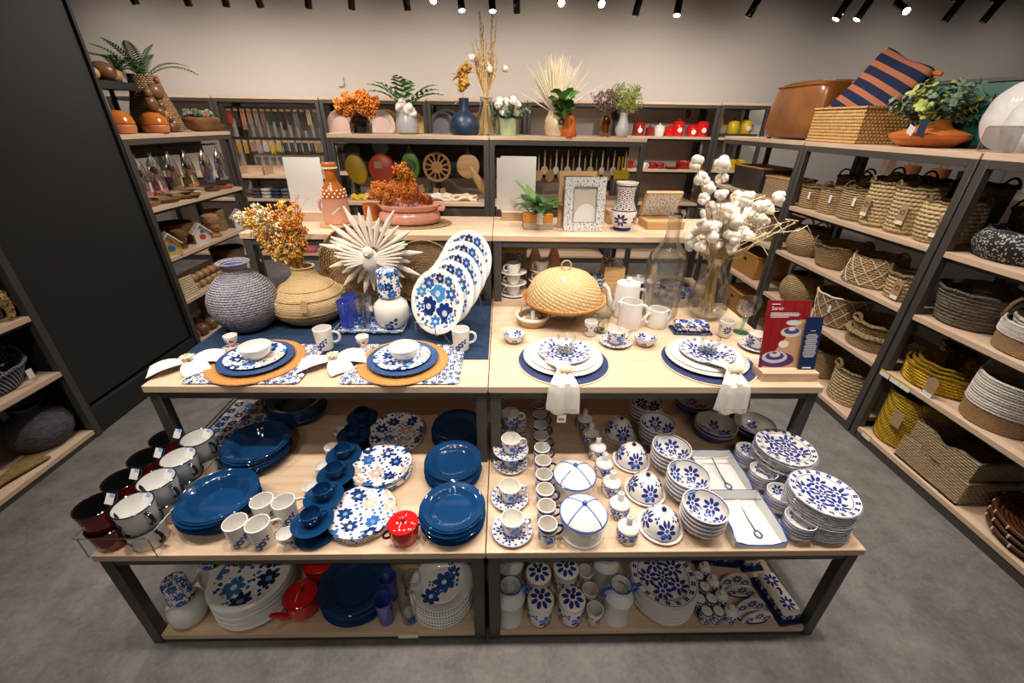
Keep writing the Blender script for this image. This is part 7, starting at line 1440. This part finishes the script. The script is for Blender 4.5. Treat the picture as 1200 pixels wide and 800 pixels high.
vase('pale green cylinder pot of white flowers', .04, [(0, 0), (.06, 0), (.064, .004), (.066, .12)], 'ltgreen')
t = thing('white_bouquet', 'white flowers and grey green foliage in the pale green pot', 'flowers', (.04, 3.66, ZG+.10))
for i in range(26): a = rnd.uniform(0, 6.28); ob('foliage', ev[i % 2], t, (0, 0, 0), (0, rnd.uniform(.2, 1.15), a), rnd.uniform(.7, 1.0))
for i in range(14): a = rnd.uniform(0, 6.28); r = rnd.uniform(.02, .11); ob('white_flower', bl[i % 3], t, (r*math.cos(a), r*math.sin(a)-.03, .09+rnd.uniform(-.03, .05)), (i, 0, 0), .95)
vase('cream oval vase with ring detail holding pampas plumes', .402, [(0, 0), (.055, 0), (.065, .006), (.08, .06), (.078, .11), (.055, .16), (.05, .175)], 'cream')
tag(ob('vase_ring', MB().tube([(.018*math.cos(2*PI*i/20), 0, .018*math.sin(2*PI*i/20)) for i in range(20)], .0055, 7, True).me('vase_ring', M['blackpl']), None, (.44, 3.574, ZG+.105), (0, 0, .4)), 'small black ring ornament hung on the cream oval vase', 'ornament')
t = thing('pampas_plumes', 'fan of cream pampas plumes in the cream oval vase', 'dried flowers', (.402, 3.66, ZG+.15)); M['pampas'] = plain('cream_pampas', (.88, .76, .52), .8, 0, .08, 30)
for i in range(150):
    a = rnd.gauss(0, .38); b = rnd.uniform(-.30, .30); L = rnd.uniform(.26, .40); d = Vector((math.sin(a), b*.6, math.cos(a))).normalized(); e = d*L
    ob('plume', MB().tube([(0, 0, 0), e*.5, e], [.0016, .0042, .0010], 4).me('plume', M['pampas'] if i % 3 else M['whitefl']), t)
vase('tapered orange vase holding round green leaves', .505, [(0, 0), (.06, 0), (.062, .006), (.05, .08), (.032, .15), (.03, .165)], 'orangev', 3.60)
t = thing('green_leaves', 'round bright green leaves in the tapered orange vase', 'plant', (.505, 3.60, ZG+.15)); rl = leaf_me(.075, .042, M['fernlt'], .1, .2); rl2 = leaf_me(.07, .04, M['fern'], .1, .2)
for i in range(40): a = rnd.uniform(0, 6.28); r = rnd.uniform(0, .07); ob('leaf', (rl, rl2)[i % 2], t, (r*math.cos(a)-.03, r*math.sin(a), rnd.uniform(-.02, .14)), (rnd.uniform(-.5, .5), rnd.uniform(-.9, .3), a), rnd.uniform(.7, 1.1))
vase('slim mustard glass bottle', .80, [(0, 0), (.035, 0), (.04, .006), (.044, .11), (.03, .135), (.034, .15)], 'mustard'); vase('grey green teardrop vase of feathery stems', .932, [(0, 0), (.035, 0), (.05, .02), (.056, .06), (.036, .11), (.028, .15), (.035, .17)], 'silver')
M['heather'] = plain('mauve_heather', (.22, .13, .13), .8, 0, .3, 30)
t = thing('heather_stems', 'mauve heather stems in the mustard bottle', 'dried flowers', (.80, 3.66, ZG+.12))
for i in range(9): ob('stem', sprig(.20, 5, .005, M['heather'], 150+i, 12, .045), t, (0, 0, -.02), (rnd.uniform(-.35, .35), rnd.uniform(-.55, .45), 0), 1)
t = thing('feathery_greens', 'feathery light green stems in the teardrop vase', 'plant', (.932, 3.66, ZG+.14))
for i in range(13): ob('stem', sprig(.22, 6, .0045, M['euca2'], 170+i, 16, .05), t, (0, 0, -.02), (rnd.uniform(-.5, .5), rnd.uniform(-.7, .8), 0), 1)
# hanging bags and boards
def disc(label, name, x, z, prof, mat, sx=1, sz=1, cat='bag', rz=0, y=3.76):
    t = thing(name, label, cat, (x, y, z), 0, None, (PI/2, 0, 0)); ob('face', MB().lathe(prof, 36, sx=sx, sy=sz).me('face', mat), t); ob('hanging_loop', MB().tube([(-.012, .0, .01), (-.008, sz*.02+prof[1][0]*sz*1.0, .015), (0, prof[1][0]*sz+.05, .01), (.008, sz*.02+prof[1][0]*sz, .015), (.012, 0, .01)], .003, 6).me('hanging_loop', M['stem']), t); return t
pd = lambda r, h: [(0, 0), (r*.97, 0), (r, h*.3), (r*.95, h*.8), (r*.8, h), (0, h)]
disc('oval mustard yellow woven bag', 'oval_bag', -1.195, 1.335, pd(.118, .05), plain('mustard_leather', (.40, .24, .01), .5, 0, .2, 8), .72, 1.0).rotation_euler[1] = -.25
rb = disc('round red lacquered bag with kraft tag', 'round_bag', -.985, 1.345, pd(.112, .06), plain('red_orange_leather', (.40, .05, .015), .45, 0, .1, 8)); ob('kraft_tag', MB().box((-.02, .03, .065), (.06, .05, .002)).me('kraft_tag', M['kraft']), rb)
g_ = disc('green avocado shaped board with raised centre', 'avocado_board', -.755, 1.365, pd(.098, .03), plain('leaf_green_paint', (.10, .22, .02), .5, 0, .15, 8), .78, 1.12); ob('raised_centre', MB().lathe([(0, .03), (.055, .03), (.05, .045), (0, .05)], 24, sx=.8).me('raised_centre', plain('dark_leaf_green', (.04, .10, .012), .5)), g_)
M['trivet'] = plain('cane_trivet', (.48, .26, .10), .55, 0, .15, 20)
t = thing('cane_trivet', 'round openwork cane trivet with petal loops', 'trivet', (-.54, 3.745, 1.36), rot=(PI/2, 0, 0)); ob('outer_ring', MB().tube(arc((0, 0), .106, 0, 2*PI*39/40, 40, 'xy', 0), .010, 8, True).me('outer_ring', M['trivet']), t); ob('centre_disc', lathed('centre_disc', [(0, -.006), (.045, -.006), (.047, .006), (0, .008)], M['trivet'], 24), t)
for k in range(12): a = 2*PI*k/12; c = Vector((.072*math.cos(a), .072*math.sin(a), 0)); ob('petal_loop', MB().tube([c+Matrix.Rotation(a, 3, 'Z') @ Vector((.031*math.cos(2*PI*i/16), .021*math.sin(2*PI*i/16), 0)) for i in range(16)], .005, 6, True).me('petal_loop', M['trivet']), t)
disc('round wooden board with curved handle', 'round_board', -.285, 1.37, pd(.095, .018), M['pine'], cat='board'); t = thing('curved_scoop', 'long curved wooden scoop hanging beside the round board', 'scoop', (-.20, 3.74, 1.26), rot=(PI/2, 0, -.1)); ob('scoop_blade', MB().tube([(-.08, .12, 0), (-.02, .03, .01), (.04, -.06, .01), (.05, -.10, 0)], [.012, .03, .034, .01], 8, flat=.3).me('scoop_blade', M['pine']), t)
disc('dark leaf shaped bag at the gondola post', 'leaf_bag', -1.22, 1.47, pd(.07, .03), plain('dark_olive_leather', (.035, .035, .022), .5), 1, .9); disc('grey green felt bag above the red one', 'felt_bag', -.985, 1.50, pd(.065, .03), plain('grey_green_felt', (.10, .14, .125), .8), 1, .8)
for k, x in enumerate((-.74, -.68, -.56, -.50)): inst(('kraft_gift_tag', 'tag', K('kgt', lambda: MB().box((0, 0, 0), (.045, .002, .06)).me('kraft_gift_tag', M['kraft']))), (x, 3.735, 1.195 if k < 2 else 1.17), 0, 'kraft tag dangling below the %s' % ('green board' if k < 2 else 'cane trivet'), 'dangling kraft tags', (0, .2*(-1)**k, 0))
for k, (x, L_, m, lb) in enumerate(((-.98, .30, 'creamfl', 'straw coloured root bundle'), (-.62, .40, 'linen', 'long bleached rope tangle'), (-.36, .30, 'shellfl', 'cream driftwood piece'), (-1.17, .12, 'yellowp', 'bright yellow soap block'))):
    B = MB(); 
    for j in range(5 if k < 3 else 1): B.tube([(-L_/2+L_*i/7, -.03+.02*j, .02+.014*math.sin(i*1.7+j*2)+.012*(j % 2)) for i in range(8)], .012 if k < 3 else .022, 7)
    tag(ob('root_bundle' if k < 3 else 'soap_block', B.me('root_bundle', M[m]), None, (x, 3.66, 1.112)), lb+' on the gondola board', 'rope' if k == 1 else 'root' if k < 3 else 'soap')
# spoons and whisks
M['spoon'] = plain('pale_spoon_wood', (.50, .36, .22), .5, 0, .2, 20)
t = thing('spoon_rail', 'black rail above the hanging wooden spoons', 'rail', (.48, 3.80, 1.485)); ob('bar', MB().box((0, 0, 0), (1.1, .02, .05)).me('bar', M['blackpl']), t)
for k in range(16):
    x = .30+.048*k; r = (.036, .028, .04, .025)[k % 4]; z = 1.30+(.02 if k % 2 else -.02)
    B = MB().tube([(0, 0, .06), (0, 0, .17)], .007, 7).ball((0, 0, .035), (r, .012, r*1.25), 14, 9).tube([(0, 0, .16), (0, .0, .19)], .003, 5)
    inst(('wooden_spoon', 'spoon', K(('spn', k % 4), lambda: B.me('wooden_spoon', M[('spoon', 'creamfl', 'gourdlt', 'whitewood')[k % 4]]))), (x, 3.775, z-.01), 0, '%s spoon hanging on the rail, %s from the gondola middle post' % (('pale wood', 'cream wood', 'tan wood', 'white painted')[k % 4], NTH[k] if k < 15 else 'last'), 'hanging spoons')
for k, x in enumerate((.99, 1.03, .955)): inst(('yellow_spatula', 'spatula', K('ysp', lambda: MB().tube([(0, 0, .06), (0, 0, .17)], .006, 7).box((0, 0, .03), (.05, .012, .07), b=.004).me('yellow_spatula', plain('sunny_yellow', (.62, .42, .01), .4)))), (x, 3.75, 1.29), 0, 'yellow spatula hanging by the gondola end post', 'yellow spatulas')

# ================================================= back wall shelving
def hangpack(label, x, z, w, h, col, grp, y=5.70):
    k = len(_c); t = thing('hanging_pack', label, 'package', (x, y, z), 0, grp)
    ob('pack_card', MB().box((0, 0, -.012), (w, .004, .024)).me('pack_card', M['kraft']), t)
    for j in range(3): ob('bead_strand', MB().tube([(-w*.35+w*.35*j, -.006, -.024), (-w*.35+w*.35*j+.004, -.010, -h*.6), (-w*.35+w*.35*j, -.006, -h)], w*.14, 6).me('bead_strand', K(('hp', col), lambda: plain('beads_%d' % k, col, .3, 0, .4, 60))), t)
cols1 = [(.35, .03, .02), (.05, .03, .03), (.42, .17, .09), (.30, .16, .09), (.22, .15, .13), (.16, .10, .09), (.02, .05, .03), (.015, .03, .02), (.03, .012, .012), (.03, .03, .03), (.14, .12, .12), (.02, .02, .02), (.42, .33, .18), (.06, .09, .04)]; cn1 = ['red', 'black', 'copper', 'brown', 'clear brown', 'dark brown', 'dark green', 'forest green', 'maroon', 'charcoal', 'smoky', 'jet black', 'straw', 'olive']
for k in range(14): hangpack('%s bead necklace pack on the upper hooks' % cn1[k], -3.22+.077*k, 1.79, .05, .16+.03*(k % 3), cols1[k], 'necklaces on the upper hooks')
cols2 = [(.42, .24, .03), (.46, .27, .05), (.35, .17, .13), (.42, .25, .22), (.5, .46, .44), (.55, .38, .02), (.5, .36, .03), (.02, .022, .028), (.03, .03, .035), (.02, .02, .025), (.02, .02, .02), (.025, .025, .03), (.32, .18, .03)]; cn2 = ['amber', 'honey', 'rose brown', 'pink shell', 'white shell', 'yellow', 'gold', 'black', 'charcoal', 'blue black', 'jet', 'graphite', 'bronze']
for k in range(13): hangpack('%s bead bracelet pack on the lower hooks' % cn2[k], -3.2+.08*k, 1.46, .055, .13+.02*(k % 2), cols2[k], 'bracelets on the lower hooks')
for z, l in ((1.80, 'upper'), (1.475, 'lower')):
    t = thing('hook_bar', '%s black hook bar of the necklace shelving' % l, 'rail', (-2.72, 5.75, z)); ob('bar', MB().box((0, 0, 0), (1.12, .03, .03)).me('bar', M['blackpl']), t)
def openbox(label, x, z, w, h, y=5.72): 
    t = thing('open_crate', label, 'crate', (x, y, z), 0, 'open pale crates')
    for s in (-1, 1): ob('side', MB().box((s*w/2, 0, h/2), (.012, .2, h)).me('side', M['wood']), t)
    ob('back', MB().box((0, .094, h/2), (w-.014, .012, h)).me('back', M['wood']), t); ob('base', MB().box((0, -.006, .005), (w-.014, .186, .01)).me('base', M['wood']), t)
for k, x in enumerate((-3.1, -2.78, -2.46, -2.24)): openbox('open pale wood crate on the necklace shelving, %s from the doll shelf' % NTH[k], x, 1.064, .28 if k < 3 else .16, .10)
for k in range(8):
    x = -3.12+.125*k; c = ((.05, .05, .06), (.42, .42, .42), (.02, .03, .07), (.10, .11, .14), (.46, .42, .36), (.03, .04, .09), (.30, .30, .32), (.06, .06, .07))[k]
    for j in range(3): inst(('folded_towel', 'towel', K(('ft', k), lambda: MB().box((0, 0, .02), (.11, .16, .038), b=.012).me('folded_towel', plain('towel_%d' % k, c, .9, 0, .3, 40)))), (x, 5.72, .791+.0395*j), 0, '%s folded towel, %s pile from the doll shelf' % (('lowest', 'middle', 'top')[j], NTH[k]), 'folded towels')
for k in range(6): inst(('folded_cloth', 'cloth', K(('fc', k % 3), lambda: MB().box((0, 0, .03), (.14, .18, .06), b=.015).me('folded_cloth', plain('cloth_%d' % (k % 3), ((.5, .1, .12), (.35, .33, .30), (.12, .12, .14))[k % 3], .9, 0, .4, 25)))), (-3.1+.17*k, 5.72, .092), 0, '%s folded cloth on the lowest board, %s from the doll shelf' % (('red checked', 'oatmeal', 'charcoal')[k % 3], NTH[k]), 'folded cloths')
# upright plates
pink = plain('dusty_pink_glaze', (.58, .36, .28), .35); yel_ = plain('ochre_glaze', (.55, .33, .10), .35); gry = plain('slate_glaze', (.09, .085, .09), .35); pnk2 = plain('pale_pink_glaze', (.66, .47, .42), .35)
for k, (x, m, r, lb) in enumerate(((-1.93, pink, .165, 'dusty pink plate standing upright beside the orange flowers'), (-1.87, gry, .175, 'charcoal plate standing upright behind the dusty pink one'), (-1.45, pnk2, .165, 'pale pink plate standing upright behind the smoky jar'), (-1.40, yel_, .172, 'ochre plate standing upright behind the pale pink one'), (-1.16, pink, .12, 'small dusty pink plate standing upright behind the silver vase'), (-1.10, yel_, .165, 'ochre rimmed plate standing upright behind the silver vase'), (-.735, gry, .165, 'slate grey plate standing upright beside the navy bottle'), (-.68, gry, .18, 'larger slate plate standing upright behind the first'), (-.33, yel_, .16, 'ochre plate standing upright behind the navy bottle'))):
    z = 1.473; inst(('upright_plate', 'plate', lathed('plate', plate_prof(r, .02, .6), m, 40)), (x, 5.70+.055*(k % 2), z+r*.985), 0, lb, 'upright plates', (PI/2-.12, 0, 0))
# red and yellow kitchenware
M['redd'] = plain('deep_red_glaze', (.26, .015, .012), .2, 0, .15, 10, spec=.6); M['yelk'] = plain('yellow_tin', (.62, .42, .012), .35)
def tin(label, x, z, r, h, mat, badge=True, knob=True, hd=False, y=5.74, grp='kitchen tins'):
    t = thing('storage_tin', label, 'tin', (x, y, z), 0, grp); ob('tin_body', lathed('tin_body', [(0, 0), (r*.95, 0), (r, .005), (r, h), (r*.96, h+.004), (0, h+.004)], mat, 28), t); ob('lid', lathed('lid', [(0, 0), (r*1.02, 0), (r*1.02, .012), (r*.5, .026), (0, .028)], mat, 28), t, (0, 0, h+.0045))
    if knob: ob('knob', MB().ball((0, 0, h+.042), .013, 10, 7).me('knob', M['blackpl'] if mat is M['yelk'] else mat), t)
    if badge: ob('badge', MB().lathe([(0, 0), (.028, 0), (.026, .002), (0, .003)], 18, M=Matrix.Rotation(PI/2, 3, 'X')).me('badge', M['paper']), t, (0, -r-.0005, h*.5))
    if hd: ob('handle', handle('handle', r, h*.5, h*.6, .03, .006, M['blackpl']), t)
ZR = 1.57
tin('dark red lantern tin on the top board', 1.66, ZR, .07, .12, M['redd'], True, True, grp='red kitchenware'); tin('small dark red tin next to the lantern', 1.80, ZR, .05, .07, M['redd'], False, grp='red kitchenware'); tin('white lidded tin with blue badge', 1.915, ZR, .06, .09, M['enwhite'], False, grp='red kitchenware'); tin('small bright red tin beside the coffee pot', 2.045, ZR, .055, .08, M['red'], False, grp='red kitchenware'); tin('tall bright red coffee pot tin with white badge', 2.145, ZR, .068, .14, M['red'], True, True, True, grp='red kitchenware'); tin('short bright red canister with white badge', 2.32, ZR, .065, .10, M['red'], True, False, grp='red kitchenware'); tin('tall bright red canister with white badge', 2.44, ZR, .072, .14, M['red'], True, False, grp='red kitchenware')
inst(('wooden_paddle', 'paddle', MB().tube([(0, 0, 0), (.05, 0, .18)], .008, 7).ball((.072, 0, .255), (.035, .012, .06), 12, 8, None).me('wooden_paddle', M['redd'])), (2.26, 5.98, ZR), 0, 'dark red paddle leaning behind the canisters')
tin('yellow canister with black lid knob on the short shelving', 2.82, ZR+.04, .065, .11, M['yelk'], False, grp='yellow kitchenware'); tin('yellow kettle tin with handle on the short shelving', 2.98, ZR+.04, .062, .12, M['yelk'], True, True, True, grp='yellow kitchenware'); inst(('display_tray', 'tray', MB().box((0, 0, .019), (.46, .16, .038), b=.003).me('display_tray', M['darkbox'])), (2.86, 5.72, ZR), 0, 'dark tray under the yellow canisters'); inst(('yellow_box', 'box', MB().box((0, 0, .13), (.07, .05, .26)).me('yellow_box', M['yelk'])), (2.74, 5.96, ZR), 0, 'tall narrow yellow box at the back of the short shelving')
for k, (x, r, h, m, lb) in enumerate(((1.60, .05, .09, 'redd', 'dark red jug on the middle board'), (1.77, .045, .07, 'enwhite', 'white mug between the dark red ones'), (1.89, .05, .075, 'redd', 'dark red mug in the middle board row'), (1.99, .05, .07, 'redd', 'dark red mug beside the saucers'), (2.57, .04, .10, 'terra', 'slim brown jar by the post'))):
    inst(('kitchen_mug', 'mug', [('mug_body', lathed('mug_body', shell([(0, 0), (r*.8, 0), (r*.9, .006), (r, h*.5), (r*.9, h)], .004), M[m], 26)), ('handle', handle('handle', r*.92, h*.5, h*.6, .03, .006, M[m]))]), (min(x, 2.49), 5.72, 1.20), -.4, lb, 'mugs on the middle board')
inst(('red_saucer', 'saucer', lathed('saucer', shell([(0, 0), (.05, 0), (.09, .02)], .004), M['redd'], 28)), (2.14, 5.71, 1.20), 0, 'dark red saucer on the middle board'); pt = inst(('oval_crock', 'casserole', [('crock_body', lathed('crock_body', [(0, 0), (.11, 0), (.13, .02), (.135, .08), (.12, .10), (0, .105)], M['redd'], 36, 1.0, .7)), ('scoop_face', MB().ball((.06, -.095, .06), (.05, .006, .04), 14, 8).me('scoop_face', M['cream']))]), (2.34, 5.76, 1.20), 0, 'dark red oval crock with cream face on the middle board')
for k in range(8): inst(('yellow_pack', 'package', K('ypk', lambda: MB().box((0, 0, .03), (.07, .12, .06), b=.006).me('yellow_pack', M['yelk']))), (2.66+.11*(k % 4), 5.71, 1.20+.0605*(k//4)), 0, '%s row yellow pack on the short shelving' % ('lower', 'upper')[k//4], 'yellow packs')
for k in range(6): inst(('wine_glass', 'glass', K('wgl', lambda: lathed('wine_glass', shell([(0, 0), (.03, 0), (.034, .004), (.04, .06), (.036, .11)], .003), M['glass'], 22))), (1.50+.088*k, 5.70, .796), 0, 'clear glass tumbler on the lowest visible board, %s from the gondola' % NTH[k], 'tumblers on the back shelving')
for k in range(5): inst(('red_napkin_pack', 'cloth', K('rnp', lambda: MB().box((0, 0, .014), (.26, .16, .028), b=.008).me('red_napkin_pack', plain('red_stripe_cloth', (.36, .02, .025), .8, 0, .5, 14)))), (2.17, 5.70, .796+.0285*k), .1*(k % 2), '%s red folded cloth in the pile on the back shelving' % ('lowest', 'second', 'third', 'fourth', 'topmost')[k], 'red folded cloths')
for k in range(5): inst(('tall_glass', 'glass', K('tgl', lambda: lathed('tall_glass', shell([(0, 0), (.03, 0), (.033, .004), (.036, .13)], .003), M['glass'], 22))), (2.62+.09*k, 5.70, .796), 0, 'tall clear glass on the short shelving, %s from the red cloths' % NTH[k], 'tall glasses')
for k, x in enumerate((1.18, 1.32)): inst(('brown_crock', 'crock', K('bcr', lambda: lathed('brown_crock', [(0, 0), (.06, 0), (.075, .02), (.08, .09), (.06, .13), (0, .135)], M['terra'], 28))), (x, 5.72, .791), 0, 'brown crock behind the daisy vase', 'brown crocks')
for k in range(4): inst(('lemon_box', 'box', K(('lbx', k % 2), lambda: MB().box((0, 0, .04), (.12, .14, .08), b=.004).me('lemon_box', (M['yelk'], M['kraft'])[k % 2]))), (-.2+.3*k, 5.72, .791), 0, '%s box low on the back shelving' % ('yellow', 'kraft')[k % 2], 'low boxes')
# small notch plate on the back wall
inst(('wall_bracket', 'bracket', MB().box((0, 0, .03), (.012, .03, .09)).box((-.03, 0, -.014), (.07, .03, .012)).me('wall_bracket', M['wall'])), (-1.97, 6.133, 2.08), 0, 'small L-shaped bracket on the grey wall')
